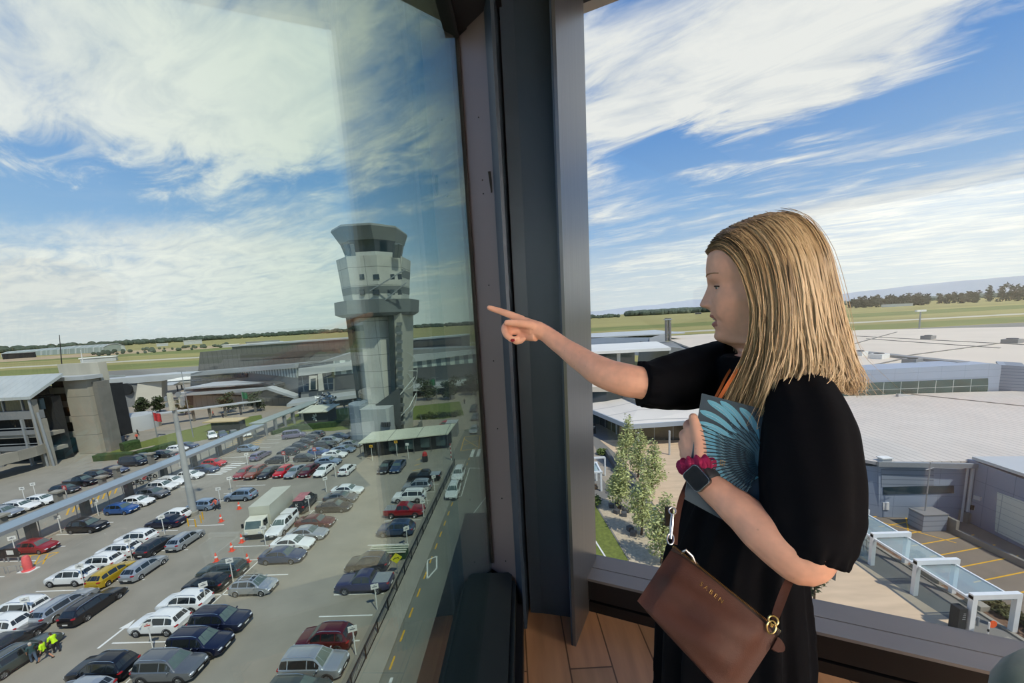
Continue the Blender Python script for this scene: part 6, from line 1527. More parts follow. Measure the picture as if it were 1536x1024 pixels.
e = empty('striped_post', (0, 0, 0), 0, 'red and white striped post at the end of the shelter', 'post'); q = G(677, 690, 0); b = MB(); b.tube([(q.x, q.y, 0), (q.x, q.y, 3)], .09, 8); b.build('pole', M_white, e); b = MB(); [b.lathe([(.095, z_), (.095, z_+.4)], 8, (q.x, q.y, 0)) for z_ in (.4, 1.2, 2.0, 2.7)]; b.build('band', M_red, e)
br_ = empty('bike_rack', (0, 0, 0), 0, 'rack of parked bicycles at the left edge of the car park', 'bike rack'); q = G(6, 864, 0)
for i in range(4):
    b = MB(); c0 = Vector((q.x-2.2+i*1.1, q.y+.2*i, 0)); b.tube([c0, c0+Vector((0, 0, .8)), c0+Vector((.7, .2, .8)), c0+Vector((.7, .2, 0))], .03, 6); b.build('hoop', M_galv, br_)
kb = empty('info_board', (0, 0, 0), 0, 'low dark information board at the left edge beside the red car', 'sign'); q = G(6, 843, 0); b = MB(); b.box((q.x-1.5, q.y, .5), (q.x+.2, q.y+.08, 1.5)); b.box((q.x+.3, q.y, .6), (q.x+1.9, q.y+.08, 1.6)); b.build('panel', M_dark, kb); b = MB(); b.box((q.x-1.2, q.y-.02, .8), (q.x-.5, q.y, 1.3)); b.box((q.x+.6, q.y-.02, .9), (q.x+1.4, q.y, 1.4)); b.build('print', M_white, kb); b = MB(); [b.bar((q.x+dx_, q.y+.05, 0), (q.x+dx_, q.y+.05, .6), .08) for dx_ in (-1.3, 0, .5, 1.7)]; b.build('leg', M_galv, kb)
gb = empty('planter_box', (0, 0, 0), 0, 'green slatted box against the fence behind the dark wagon', 'planter'); q = G(588, 836, 0); b = MB(); b.box((q.x-2.2, q.y-.5, 0), (q.x+1.6, q.y+.6, .9)); b.build('box', mat('dark_green_box', rgb(44, 72, 50), .7), gb); b = MB(); [b.bar((q.x-2.3, q.y-.55+k_*.4, .95), (q.x+1.7, q.y-.55+k_*.4, .95), .1) for k_ in range(4)]; b.build('slat', MATS['paint_cream'], gb)
# ================================================================== the right-hand side: roofs, plaza, walkway, yard
M_plaza = mat('sandstone_paving', rgb(206, 182, 152), .9, 0, .12, .5, detail=8, stretch=(.5, 2.2, 1))
M_walk = mat('grey_footway', rgb(122, 120, 114), .9, 0, .08, .5)
M_mulch = mat('bark_mulch', rgb(112, 88, 70), 1, 0, .4, 3, .5, detail=8)
M_grav = mat('pale_gravel', rgb(186, 172, 146), 1, 0, .18, 3, .3, detail=8)
M_yard = mat('yard_asphalt', rgb(122, 112, 98), .92, 0, .12, .5, detail=8)
M_rwhite = striped('white_ribbed_roof', rgb(206, 198, 186), rgb(160, 152, 142), 0, .9, .1, .6, .0, var=.06, scale=.25)
M_rpale = mat('pale_membrane_roof', rgb(212, 200, 182), .7, 0, .05, .08)
M_bgp = striped('blue_grey_panels', rgb(158, 170, 186), rgb(132, 144, 160), 2, 1.3, .04, .5, .2, var=.05, scale=.2, axis2=0, period2=4.0, duty2=.012)
M_rgr = striped('grey_rib_wall', rgb(146, 156, 168), rgb(120, 130, 142), 2, .55, .2, .5, .2, var=.05)
M_frost = striped('frosted_panels', rgb(206, 210, 196), rgb(160, 168, 160), 2, .62, .07, .5, 0, var=.04, axis2=1, period2=2.3, duty2=.03)
M_grn = striped('green_curtain_glass', rgb(48, 78, 76), rgb(176, 190, 188), 0, 3.0, .03, .1, 0, var=.3, scale=.3, axis2=2, period2=1.5, duty2=.05)
M_clear = pane_mat('canopy_glass', (.90, .96, .96, 1), (.7, .84, .86, 1), 1.0)
def dusty(m, c, amt):
    """a film of dust that catches daylight on the pane"""
    n, L = nodes(m); o = [x for x in n if x.type == 'OUTPUT_MATERIAL'][0]; src = o.inputs['Surface'].links[0].from_socket
    d = n.new('ShaderNodeBsdfDiffuse'); d.inputs['Color'].default_value = c; mx = n.new('ShaderNodeMixShader'); mx.inputs[0].default_value = amt
    L.new(src, mx.inputs[1]); L.new(d.outputs[0], mx.inputs[2]); L.new(mx.outputs[0], o.inputs['Surface'])
dusty(M_clear, rgb(190, 212, 222), .22)
M_wfr = mat('white_frame', rgb(226, 230, 230), .5, .1, .04, 2)
slab('ground_plaza_base', [(2.41, -20), (60, -20), (60, 130), (2.41, 130)], -.9, -.004, M_walk)
slab('plaza', gxy([(905, 690), (940, 668), (1060, 672), (1330, 1000), (1440, 950), (1240, 815), (1100, 730)][:0] or [(900, 660), (1030, 660), (1120, 720), (1240, 812), (1458, 950), (1380, 960), (1200, 900), (1060, 800), (1030, 770)]), -.5, .02, M_plaza)
slab('plaza_strip', gxy([(880, 650), (905, 692), (960, 760), (1020, 850), (1000, 870), (940, 770), (884, 690)]), -.5, .012, M_pave)
slab('plaza_upper', [(15.5, 30), (29.3, 30), (29.3, 64), (15.5, 64)], -.5, .016, M_plaza)
slab('plaza_near', [(17.5, 14), (30.6, 14), (30.6, 30.01), (17.5, 30.01)], -.5, .015, M_plaza)
slab('lawn_right', gxy([(880, 760), (893, 757), (943, 840), (880, 850)]), -.5, .07, M_grass)
slab('gravel_bed', gxy([(893, 757), (920, 742), (985, 800), (1030, 880), (943, 862), (943, 840)]), -.5, .05, M_grav)
slab('kerb_lawn', [tuple(p) for p in gxy([(892, 757), (894, 757), (945, 840), (942, 840)])], -.4, .11, M_concd)
a, c = G(882, 795), G(908, 836); b = MB(); b.bar((a.x, a.y, .09), (c.x, c.y, .09), .16, .05); struct(b.build('trim_lawn_edge', M_white))
slab('ground_yard', [(36.2, 14), (47.5, 14), (47.5, 42.5), (36.2, 42.5)], -.5, .003, M_yard)
slab('bed_mulch', [(33.9, 14), (36.15, 14), (36.15, 42), (33.9, 42)], -.4, .08, M_mulch)
slab('kerb_bed', [(33.6, 14), (33.88, 14), (33.88, 42), (33.6, 42)], -.4, .12, M_conc)
slab('pavement_tactile', gxy([(1470, 962), (1512, 955), (1536, 968), (1490, 975)]), -.3, .03, M_conc)
b = MB()
for i in range(9):
    y_ = 27.0+i*1.75; b.bar((37.0, y_, .01), (44.6, y_+1.5, .01), .12, .006)
b.bar((37.4, 41, .012), (41.5, 36, .012), .12, .006); b.bar((41.5, 41, .012), (37.6, 36.5, .012), .12, .006)
struct(b.build('road_markings_yard', M_yel))
# low grey wing and yard walls
S0, S1 = (36.4, 41.6), (46.5, 40.0)
sb_ = empty('service_building', (0, 0, 0), 0, 'low blue grey service building with a broad ribbed white roof', 'building')
face([(1262, 700), (1280, 697), (1322, 700), (1322, 790), (1262, 790)], (30.5, 46.5), (38.6, 41.3), 4, M_bgp, 'wall', sb_)
face([(1318, 699), (1448, 697), (1448, 786), (1318, 780)], S0, S1, 6, M_bgp, 'wall', sb_)
face([(1322, 703), (1400, 702), (1400, 728), (1322, 730)], S0, S1, .3, M_rgr, 'rib_panel', sb_, .05)
face([(1325, 730), (1430, 728), (1430, 739), (1325, 741)], S0, S1, .3, M_bglass, 'window', sb_, .08)
face([(1324, 753), (1333, 753), (1333, 764), (1324, 764)], S0, S1, .2, M_white, 'notice', sb_, .1)
b = MB(); b.prism(ccw([(27, 52), (37.9, 41.0), (46.8, 40.3), (66, 39.6), (104, 39), (110, 68), (62, 72.4), (46, 76)]), 6.2, 6.55); b.build('roof', M_rwhite, sb_)
b = MB(); b.bar((37.9, 40.95, 6.35), (46.8, 39.4, 6.35), .3, .5); b.build('gutter', M_galv, sb_)
b = MB(); q0 = G(1290, 690, 6.6); b.bar((70.5, 71, 6.58), (88, 40, 6.58), .45, .08); b.build('roof_seam', M_concd, sb_)
b = MB(); b.box((52.5, 39, 6.55), (53.9, 40, 6.95)); b.build('roof_vent', M_lgrey, sb_) if False else None
rv = empty('roof_vent', (0, 0, 0), 0, 'small pale vent box on the ribbed white roof edge', 'vent'); q0 = G(1327, 690, 6.6); b = MB(); b.box((q0.x-.5, q0.y-.3, 6.55), (q0.x+.5, q0.y+.3, 6.85)); b.build('box', M_lgrey, rv); b = MB(); b.box((q0.x-.6, q0.y-.4, 6.85), (q0.x+.6, q0.y+.4, 6.95)); b.build('lid', M_white, rv)
yw = empty('loading_building', (0, 0, 0), 0, 'panelled grey loading building with frosted panels beside the ramp', 'building')
R0_, R1_ = (46.6, 40.0), (45.9, 30.5)
face([(1447, 690), (1452, 688), (1600, 742), (1600, 880), (1447, 782)], R0_, R1_, 20, striped('loading_panels', rgb(136, 146, 164), rgb(106, 116, 134), 2, 2.4, .02, .5, .2, var=.04, axis2=1, period2=2.4, duty2=.02), 'wall', yw)
face([(1497, 738), (1600, 775), (1600, 850), (1493, 796)], R0_, R1_, .4, M_frost, 'frosted_panel', yw, .06)
face([(1463, 742), (1473, 745), (1472, 751), (1462, 748)], R0_, R1_, .2, M_lgrey, 'wall_lamp', yw, .15)
face([(1454, 756), (1462, 758), (1461, 765), (1453, 763)], R0_, R1_, .2, M_dark, 'wall_vent', yw, .1)
b = MB(); b.tube([(46.4, 39.6, 0), (46.4, 39.6, 6.3)], .16, 8); b.tube([(46.0, 39.7, 0), (46.0, 39.7, 6.3)], .1, 8); b.build('downpipe', M_lgrey, yw)
b = MB(); b.prism(ccw([(46.5, 39.9), (45.8, 30), (64, 26), (66, 38)]), 6.9, 7.2); b.build('roof', M_lgrey, yw)
rm = empty('ramp_wall', (0, 0, 0), 0, 'low concrete wall along the loading ramp in the yard', 'wall')
b = MB(); a, c, d_ = G(1392, 780), G(1435, 802), G(1536, 868)
b.bar((a.x, a.y, .75), (c.x, c.y, .75), .3, 1.5); b.build('upper_wall', M_concd, rm); b = MB(); b.bar((c.x, c.y, .3), (d_.x+2, d_.y-3, .3), .3, .6); b.build('lower_wall', M_concd, rm)
b = MB(); a = G(1400, 765); b.bar((a.x+.5, a.y, .6), (46.2, 39.2, .6), .3, 1.2); b.build('end_wall', M_concd, rm)
ub = empty('utility_box', (0, 0, 0), 0, 'grey ribbed utility enclosure at the foot of the service building', 'enclosure'); a = G(1362, 783); b = MB(); b.box((a.x-.4, a.y-1.9, 0), (a.x+2.0, a.y-.35, 1.8)); b.build('box', M_rgr, ub); b = MB(); b.box((a.x-.45, a.y-1.95, 1.8), (a.x+2.05, a.y-.3, 1.88)); b.build('lid', M_mgrey, ub)
vp = empty('vent_pipe', (0, 0, 0), 0, 'thin flue pipe rising from the grey enclosure', 'pipe'); b = MB(); b.tube([(a.x+.5, a.y-1.1, 1.88), (a.x+.5, a.y-1.1, 7.2)], .06, 8); b.tube([(a.x+.1, a.y-1.1, 6.4), (a.x+.9, a.y-1.1, 6.6)], .05, 6); b.build('pipe', M_galv, vp)
# curtain-walled block behind
cb_ = empty('curtain_wall_building', (0, 0, 0), 0, 'blue grey terminal block with a band of green glass behind the white roof', 'building')
B0, B1 = (56, 72.2), (86, 71.2)
face([(1230, 602), (1240, 558), (1490, 545), (1502, 547), (1502, 596)], B0, B1, 6, M_bgp, 'wall', cb_)
face([(1240, 600), (1240, 576), (1480, 567), (1480, 593)], B0, B1, .6, M_grn, 'curtain_glass', cb_, .25)
face([(1332, 600), (1331, 587), (1364, 591), (1365, 600)], B0, B1, .5, M_lgrey, 'screen_wall', cb_, 2.2)
face([(1498, 547), (1700, 560), (1700, 640), (1498, 597)], (86, 71.3), (91, 66), 6, M_rgr, 'side_wall', cb_)
b = MB(); b.prism(ccw([(50, 73), (86, 72), (102, 66), (180, 120), (190, 150), (152, 176), (92, 184), (56, 110)]), 10.6, 11.0); b.build('roof', M_rpale, cb_)
b = MB()
for (xa, ya), (xb, yb) in (((1285, 504), (1536, 517)), ((1348, 535), (1500, 515)), ((1280, 516), (1345, 498)), ((1300, 508), (1500, 522)), ((1290, 552), (1365, 536)), ((1365, 534), (1450, 545))):
    p_, q_ = G(xa, ya, 11.02), G(xb, yb, 11.02); b.bar(tuple(p_), tuple(q_), .4, .25)
b.build('roof_seam', M_concd, cb_)
b = MB()
p_, q_ = G(1280, 528, 11.1), G(1445, 546, 11.1); b.bar(tuple(p_), tuple(q_), 2.2, .9); b.build('roof_gutter', M_mgrey, cb_)
for i, (x_, y_, w_, lab) in enumerate(((1392, 508, 3, 'dark plant unit in the middle of the far pale roof'), (1518, 514, 3.5, 'dark plant unit at the right end of the far pale roof'), (1272, 505, 2.5, 'small plant unit on the pale roof beside the woman'), (1368, 545, 2.6, 'plant unit at the near corner of the pale roof'), (1318, 537, 3, 'white plant unit in the roof gutter'), (1290, 533, 2.4, 'small white plant unit left in the roof gutter'))):
    q = G(x_, y_, 11.0); e = empty('rooftop_unit', (q.x, q.y, 11.0), .4, lab, 'rooftop unit'); b = MB(); b.box((-w_/2, -w_/2.4, 0), (w_/2, w_/2.4, 1.0)); b.build('casing', M_white if 'white' in lab else M_mgrey, e); b = MB(); b.lathe([(w_*.3, 1.0), (w_*.3, 1.2), (w_*.2, 1.25)], 12); b.build('fan_cowl', M_dgrey, e)
# grey blocks around the chimney, seen beside the column
gb_ = empty('plant_building', (0, 0, 0), 0, 'pale blue grey windowless block left of the steel chimneys', 'building')
face([(860, 535), (860, 506), (985, 506), (998, 500), (998, 524), (985, 532)], (20, 152), (62, 152), 30, M_bgp, 'wall', gb_)
face([(973, 530), (974, 507), (998, 500), (998, 522)], (20, 151.6), (62, 151.6), 1, mat('pale_side_wall', rgb(182, 186, 190), .6, 0, .04, .2), 'pale_wall', gb_, .2)
b = MB(); b.prism([(18, 152), (63, 152), (63, 186), (18, 186)], 15.0, 15.4); b.build('roof', M_lgrey, gb_)
fb = empty('flat_roof_building', (0, 0, 0), 0, 'low building with wide flat white roof and green glass beside the column', 'building')
face([(860, 556), (860, 525), (952, 527), (952, 545)], (14, 112), (40, 112), 14, M_bglass, 'wall', fb)
face([(925, 550), (925, 530), (930, 530), (930, 550)], (14, 112), (40, 112), 1, M_white, 'pier', fb, .4)
b = MB(); b.prism([(8, 108), (41, 108), (46, 134), (8, 134)], 13.1, 13.9); b.build('roof', mat('white_flat_roof', rgb(218, 218, 212), .6, 0, .05, .1), fb)
mb_ = empty('round_roof_building', (0, 0, 0), 0, 'low building with a pale rounded roof behind the pointing arm', 'building')
q = G(925, 575, 8); b = MB(); b.prism([(q.x+22*math.cos(t)*.9, q.y+6+13*math.sin(t)) for t in [2*PI*i/32 for i in range(32)]], 7.5, 8.6); b.build('roof', M_rpale, mb_)
b = MB(); b.prism([(q.x+20.5*math.cos(t)*.9, q.y+6+12*math.sin(t)) for t in [2*PI*i/32 for i in range(32)]], 0, 7.5); b.build('wall', M_bglass, mb_)
mg = empty('terminal_block', (0, 0, 0), 0, 'grey block with a pale roof between the chimneys and the woman', 'building')
face([(1000, 560), (1005, 520), (1035, 524), (1075, 518), (1080, 560)], (52, 118), (80, 118), 30, M_mgrey, 'wall', mg)
b = MB(); b.prism(ccw([(50, 117), (96, 117), (140, 176), (62, 176)]), 12.4, 12.9); b.build('roof', M_rpale, mg)
ch = empty('twin_chimney', (0, 0, 0), 0, 'pair of tall shiny steel chimneys beside the grey block', 'chimney')
for x_ in (999.3, 1004.3):
    a = Y(x_, 477, 146); c = Y(x_+.5, 519, 146); b = MB(); b.tube([(c.x, c.y, 12.95), tuple(a)], .55, 14); f_ = b.build('flue', mat('shiny_flue', rgb(150, 146, 146), .25, .9, .1, 2), ch, smooth=True, angle=50)
b = MB(); a = Y(1001.8, 479, 146); b.box((a.x-1.3, a.y-.7, a.z-.2), (a.x+1.3, a.y+.7, a.z+.2)); b.build('bracket', M_galv, ch)
# glazed concourse and the low canopy with a pointed corner
cz = empty('entrance_canopy', (0, 0, 0), 0, 'broad low white canopy roof with a pointed corner over the terminal entrance', 'canopy')
lipA, lipT, lipR = G(872, 608, 4.6), G(943, 637, 4.6), G(1060, 629, 4.6); bkL, bkT = G(872, 573, 6.0), G(1010, 633, 5.2)
bk = [G(872, 573, 5.8), G(915, 588, 5.8), G(960, 607, 5.8), G(1060, 610, 5.8)]
b = MB()
top = [Vector((lipA.x, lipA.y, 4.6)), Vector((lipT.x, lipT.y, 4.6)), Vector((lipR.x, lipR.y, 4.6))]
poly = top + [bk[3], bk[2], bk[1], bk[0]]
lo_ = [v-Vector((0, 0, .7)) for v in poly]; n_ = len(poly)
b.add(poly+lo_, [tuple(range(n_)), tuple(range(2*n_-1, n_-1, -1))]+[(i, (i+1) % n_, n_+(i+1) % n_, n_+i) for i in range(n_)])
b.build('roof', striped('canopy_roof_sheet', rgb(216, 210, 200), rgb(176, 172, 166), 1, 5.2, .06, .6, 0, var=.05, scale=.2), cz)
b = MB()
for p_, q_ in zip(top, top[1:]): b.bar(tuple(p_-Vector((0, 0, .35))), tuple(q_-Vector((0, 0, .35))), .3, .8)
b.build('fascia', mat('pale_fascia', rgb(176, 186, 196), .4, .2, .04, .3), cz)
b = MB()
for p_, q_ in zip(bk, bk[1:]): b.bar(tuple(p_+Vector((0, 0, .3))), tuple(q_+Vector((0, 0, .3))), .6, .8)
b.build('back_gutter', M_mgrey, cz)
for x_, y_ in ((958, 685), (1004, 682), (925, 651), (907, 634), (893, 621)):
    q = G(x_, y_, 0); b = MB(); b.tube([(q.x, q.y, 0), (q.x, q.y, 4.2)], .16, 10); b.build('post', M_lgrey, cz, smooth=True)
eg = empty('entrance_glazing', (0, 0, 0), 0, 'glass shopfront under the entrance canopy', 'glazing')
g0, g1 = (13.6, 92), (19.5, 71)
face([(872, 636), (872, 600), (935, 630), (928, 660)], g0, g1, .4, striped('shopfront_glass', rgb(36, 46, 52), rgb(150, 158, 160), 1, 2.6, .07, .1, 0, var=.3, scale=.4), 'glass', eg)
face([(928, 660), (930, 634), (1070, 630), (1070, 662)], (19.5, 71), (34, 70), .4, striped('porch_screen', rgb(92, 88, 76), rgb(150, 158, 160), 0, 3.4, .04, .2, 0, var=.4, scale=.4), 'screen', eg)
cg = empty('concourse_roof', (0, 0, 0), 0, 'sloping glazed concourse roof with pale bars above the entrance canopy', 'glass roof')
r0_, r1_ = G(962, 606, 6.2), G(1060, 606, 6.2); r2_, r3_ = G(1060, 585, 9.0), G(985, 583, 9.0)
b = MB(); b.add([r0_, r1_, r2_, r3_]+[v-Vector((0, 0, .15)) for v in (r0_, r1_, r2_, r3_)], [(0, 1, 2, 3), (7, 6, 5, 4), (0, 4, 5, 1), (1, 5, 6, 2), (2, 6, 7, 3), (3, 7, 4, 0)]); b.build('glass', mat('roof_glass', rgb(66, 90, 96), .1, 0, .2, .2, spec=.9), cg)
b = MB()
for i in range(9):
    t_ = i/8; b.bar(tuple(r0_+(r1_-r0_)*t_), tuple(r3_+(r2_-r3_)*t_), .14, .2)
for t_ in (0, .5, 1): b.bar(tuple(r0_+(r3_-r0_)*t_), tuple(r1_+(r2_-r1_)*t_), .14, .2)
b.build('bars', M_lgrey, cg)
uw = empty('concourse_wall', (0, 0, 0), 0, 'strip of blue glass wall with yellow door frames under the pointing arm', 'glazing')
b = MB(); P0_, P1_, P2_ = bk[0]+Vector((.4, .8, .2)), bk[1]+Vector((.4, .8, .2)), bk[2]+Vector((.6, .9, .2))
for p_, q_ in ((P0_, P1_), (P1_, P2_), (P2_, Vector((40, P2_.y+3, P2_.z)))): b.bar(tuple(p_+Vector((0, .5, 1.3))), tuple(q_+Vector((0, .5, 1.3))), .3, 3.2)
b.build('glass', striped('concourse_glass', rgb(70, 96, 112), rgb(170, 184, 190), 0, 1.2, .1, .1, 0, var=.3, scale=.5), uw)
b = MB()
for t_ in (.52, .6):
    p_ = P1_+(P2_-P1_)*t_; b.box((p_.x-.12, p_.y-.1, p_.z), (p_.x+.12, p_.y+.1, p_.z+2.2))
p_ = P1_+(P2_-P1_)*.52; q_ = P1_+(P2_-P1_)*.6; b.bar(tuple(p_+Vector((0, 0, 2.1))), tuple(q_+Vector((0, 0, 2.1))), .2); b.build('door_frame', mat('pale_yellow_frame', rgb(222, 204, 110), .6), uw)
# plaza furniture
pa = [(938, 702, 8.0, 'tall slim plaza tree at the back, nearest the entrance canopy'), (957, 716, 6.8, 'slim plaza tree second from the entrance canopy'), (976, 740, 6.8, 'slim plaza tree third from the entrance canopy, on the paving'), (927, 765, 6.8, 'slim plaza tree above the stone cubes by the lawn'), (962, 802, 6.6, 'slim plaza tree by the gravel, left of the bag strap'), (992, 845, 6.6, 'slim plaza tree half hidden by the brown bag')]
for i, (x_, y_, h_, lab) in enumerate(pa):
    q = G(x_, y_, 0); tree('plaza_tree', (q.x, q.y, 0), h_, 1.7, 1700, .19, leaf_mat('plaza_leaves', rgb(178, 184, 122)), lab, seed=90+i, trunk=.28, lean=.5, slim=True)
q = G(1221, 905, 0); tree('plaza_tree', (q.x, q.y, 0), 4.2, 1.0, 500, .18, M_leafd, 'small plaza tree just visible right of the black skirt', seed=99, trunk=.3)
cubes = [(917, 761), (925, 770), (936, 774), (927, 757), (940, 768), (945, 796), (950, 803), (933, 763)]
for i, (x_, y_) in enumerate(cubes):
    q = G(x_, y_, 0); o = MB(); o.box((-.3, -.3, 0), (.3, .3, .5)); e = o.build('stone_stool', M_dgrey, None, bevel=.03); e.location = (q.x, q.y, .05); e.rotation_euler = (0, 0, i*.7); tag(e, 'dark cube stool on the gravel beside the right-hand lawn', 'stool', 'cube stools on the gravel')
wf = empty('glass_shelter', (0, 0, 0), 0, 'small white framed glass shelter next to the column', 'shelter'); q = G(902, 736, 0)
for dx_ in (-2.4, 0):
    for dy_ in (0, 3.4):
        b = MB(); b.box((q.x+dx_-.12, q.y+dy_-.12, 0), (q.x+dx_+.12, q.y+dy_+.12, 2.7)); b.build('post', M_wfr, wf)
b = MB(); b.bar((q.x-2.6, q.y, 2.75), (q.x+.2, q.y, 2.75), .24); b.bar((q.x-2.6, q.y+3.4, 2.75), (q.x+.2, q.y+3.4, 2.75), .24); b.bar((q.x, q.y, 2.75), (q.x, q.y+3.4, 2.75), .2); b.bar((q.x-2.4, q.y, 2.75), (q.x-2.4, q.y+3.4, 2.75), .2); b.bar((q.x-.6, q.y+5, 2.9), (q.x+1.6, q.y+5, 2.9), .22); b.bar((q.x-.6, q.y+5, 0), (q.x-.6, q.y+5, 2.9), .2); b.bar((q.x+1.6, q.y+5, 0), (q.x+1.6, q.y+5, 2.9), .2); b.build('frame', M_wfr, wf)
b = MB(); b.box((q.x-2.3, q.y+.2, 2.6), (q.x-.1, q.y+3.2, 2.63)); b.build('glass_roof', M_clear, wf)
b = MB(); b.box((q.x-2.2, q.y+.4, .1), (q.x-.4, q.y+1.4, .45)); b.build('bench', M_wood, wf)
for i, (x_, y_, r_, lab) in enumerate(((904, 681, 1.0, 'round shrub behind the small glass shelter'), (925, 738, 1.3, 'yellow green shrub right of the glass shelter'), (930, 722, 1.2, 'leafy shrub below the second plaza tree'), (888, 757, 1.2, 'spiky shrub at the top corner of the right-hand lawn'))):
    q = G(x_, y_, 0); shrub('shrub', (q.x, q.y, 0), r_, 420, .2, M_leaf, lab, seed=120+i)
q = G(891, 650, 0); e = empty('totem_sign', (q.x, q.y, 0), 0, 'small black totem sign on the footway beside the column', 'sign'); b = MB(); b.box((-.4, -.12, 0), (.4, .12, 2.1)); b.build('panel', M_dark, e); b = MB(); b.box((-.25, -.125, 1.5), (.25, -.12, 1.6)); b.box((-.25, -.125, 1.2), (.1, -.12, 1.28)); b.build('print', M_white, e)
q = G(962, 712, 0); e = empty('lamp_post', (q.x-.6, q.y-2.2, 0), 0, 'short dark lamp post among the plaza trees', 'lamp'); b = MB(); b.tube([(0, 0, 0), (0, 0, 3.4)], .06, 8); b.bar((0, 0, 3.4), (.7, 0, 3.4), .12); b.build('pole', M_dgrey, e)
b = MB(); q = G(922, 690, 0); b.box((q.x-1.0, q.y-5, 0), (q.x-.5, q.y+3, .9)); o = b.build('long_planter', M_dgrey, None); tag(o, 'long dark planter wall behind the first plaza tree', 'planter')
# glass roofed walkway with white portal frames
gw = empty('portal_walkway', (0, 0, 0), 0, 'glass roofed walkway on white portal frames beside the plaza', 'walkway')
PY = [25.4, 29.3, 33.2, 37.4]
for i, y_ in enumerate(PY):
    b = MB(); b.box((30.75, y_-.15, 0), (31.1, y_+.15, 3.0)); b.box((33.75, y_-.15, 0), (34.1, y_+.15, 3.0)); b.box((30.75, y_-.16, 2.75), (34.1, y_+.16, 3.12)); b.build('portal_frame', M_wfr, gw)
b = MB(); b.box((31.0, 25.4, 2.55), (33.9, 38.5, 2.59)); b.build('glass_roof', M_clear, gw)
b = MB()
for x_ in (30.95, 33.9): b.box((x_-.07, 25.4, 2.5), (x_+.07, 38.5, 2.66))
for y_ in PY: b.box((30.9, y_-.05+.6, 2.5), (33.95, y_+.05+.6, 2.6))
b.build('roof_beam', M_wfr, gw)
b = MB(); b.box((30.9, 33.3, .2), (30.95, 37.3, 2.5)); sp_ = b.build('etched_screen', M_clear, gw)
b = MB(); rnd = random.Random(5)
for i in range(9):
    y_ = 33.6+i*.4; b.bar((30.87, y_, .5+rnd.random()*.4), (30.87, y_+.5*rnd.uniform(-1, 1), 1.6+rnd.random()*.7), .03, .01, up=(1, 0, 0)); b.bar((30.87, y_, 1.1), (30.87, y_+.3, 1.5), .03, .01, up=(1, 0, 0))
b.build('etched_twigs', M_dgrey, sp_)
ts = empty('totem_sign', (0, 0, 0), 0, 'black totem sign with white lettering at the foot of the nearest portal', 'sign'); q = G(1436, 947, 0)
b = MB(); b.box((30.0, 25.3, .08), (30.55, 25.9, 2.0)); b.build('panel', M_dark, ts); b = MB(); b.box((29.85, 25.1, 0), (30.7, 26.1, .08)); b.build('plinth', M_conc, ts)
b = MB(); [b.box((30.30-.02*k_, 25.292, 1.62-.14*k_), (30.46, 25.3, 1.65-.14*k_)) for k_ in range(4)]; b.build('print', M_lgrey, ts)
sp2 = empty('striped_post', (0, 0, 0), 0, 'black and white striped post with an orange flag beside the walkway', 'post'); q = G(1480, 962, 0)
b = MB(); b.tube([(q.x, q.y, 0), (q.x, q.y, 1.5)], .05, 10); b.build('pole', M_white, sp2, smooth=True)
b = MB(); [b.lathe([(.053, z_), (.053, z_+.2)], 10, (q.x, q.y, 0)) for z_ in (0, .4, .8)]; b.build('stripe', M_black, sp2, smooth=True)
b = MB(); b.lathe([(.001, -.015), (.27, -.015), (.27, .015), (.001, .015)], 18, (q.x+.25, q.y, 1.35), ax='y'); b.build('disc', mat('orange_disc', rgb(236, 92, 30), .6), sp2)
b = MB(); q = G(1466, 938, 0); b.tube([(q.x, q.y, 0), (q.x, q.y, .7)], .07, 10); o = b.build('bollard', M_galv, None, smooth=True); tag(o, 'short steel bollard beside the nearest portal frame', 'bollard')
b = MB(); b.box((32.6, 30.2, 0), (33.4, 32.6, .45)); o = b.build('concrete_bench', M_conc, None, bevel=.03); tag(o, 'pale concrete bench under the glass walkway', 'bench'); o.location = (1.2, 0, .0)
b = MB(); b.box((33.75, 27.2, 0), (34.5, 28.3, .5)); o = b.build('concrete_bench', M_conc, None, bevel=.03); tag(o, 'short pale concrete block behind the second portal', 'bench')
for i, (x_, y_, r_) in enumerate(((35.2, 26.8, .8), (35.4, 27.9, .7), (35.1, 24.6, .9), (35.6, 25.4, .8), (35.6, 33.9, .6), (35.0, 37.6, .5))):
    shrub('shrub', (x_, y_, .05), r_, 420, .16, leaf_mat('tussock', rgb(92, 92, 52)), 'low dark tussock in the bark bed beside the glass walkway', 'shrub', 'tussocks in the bark bed', 140+i)
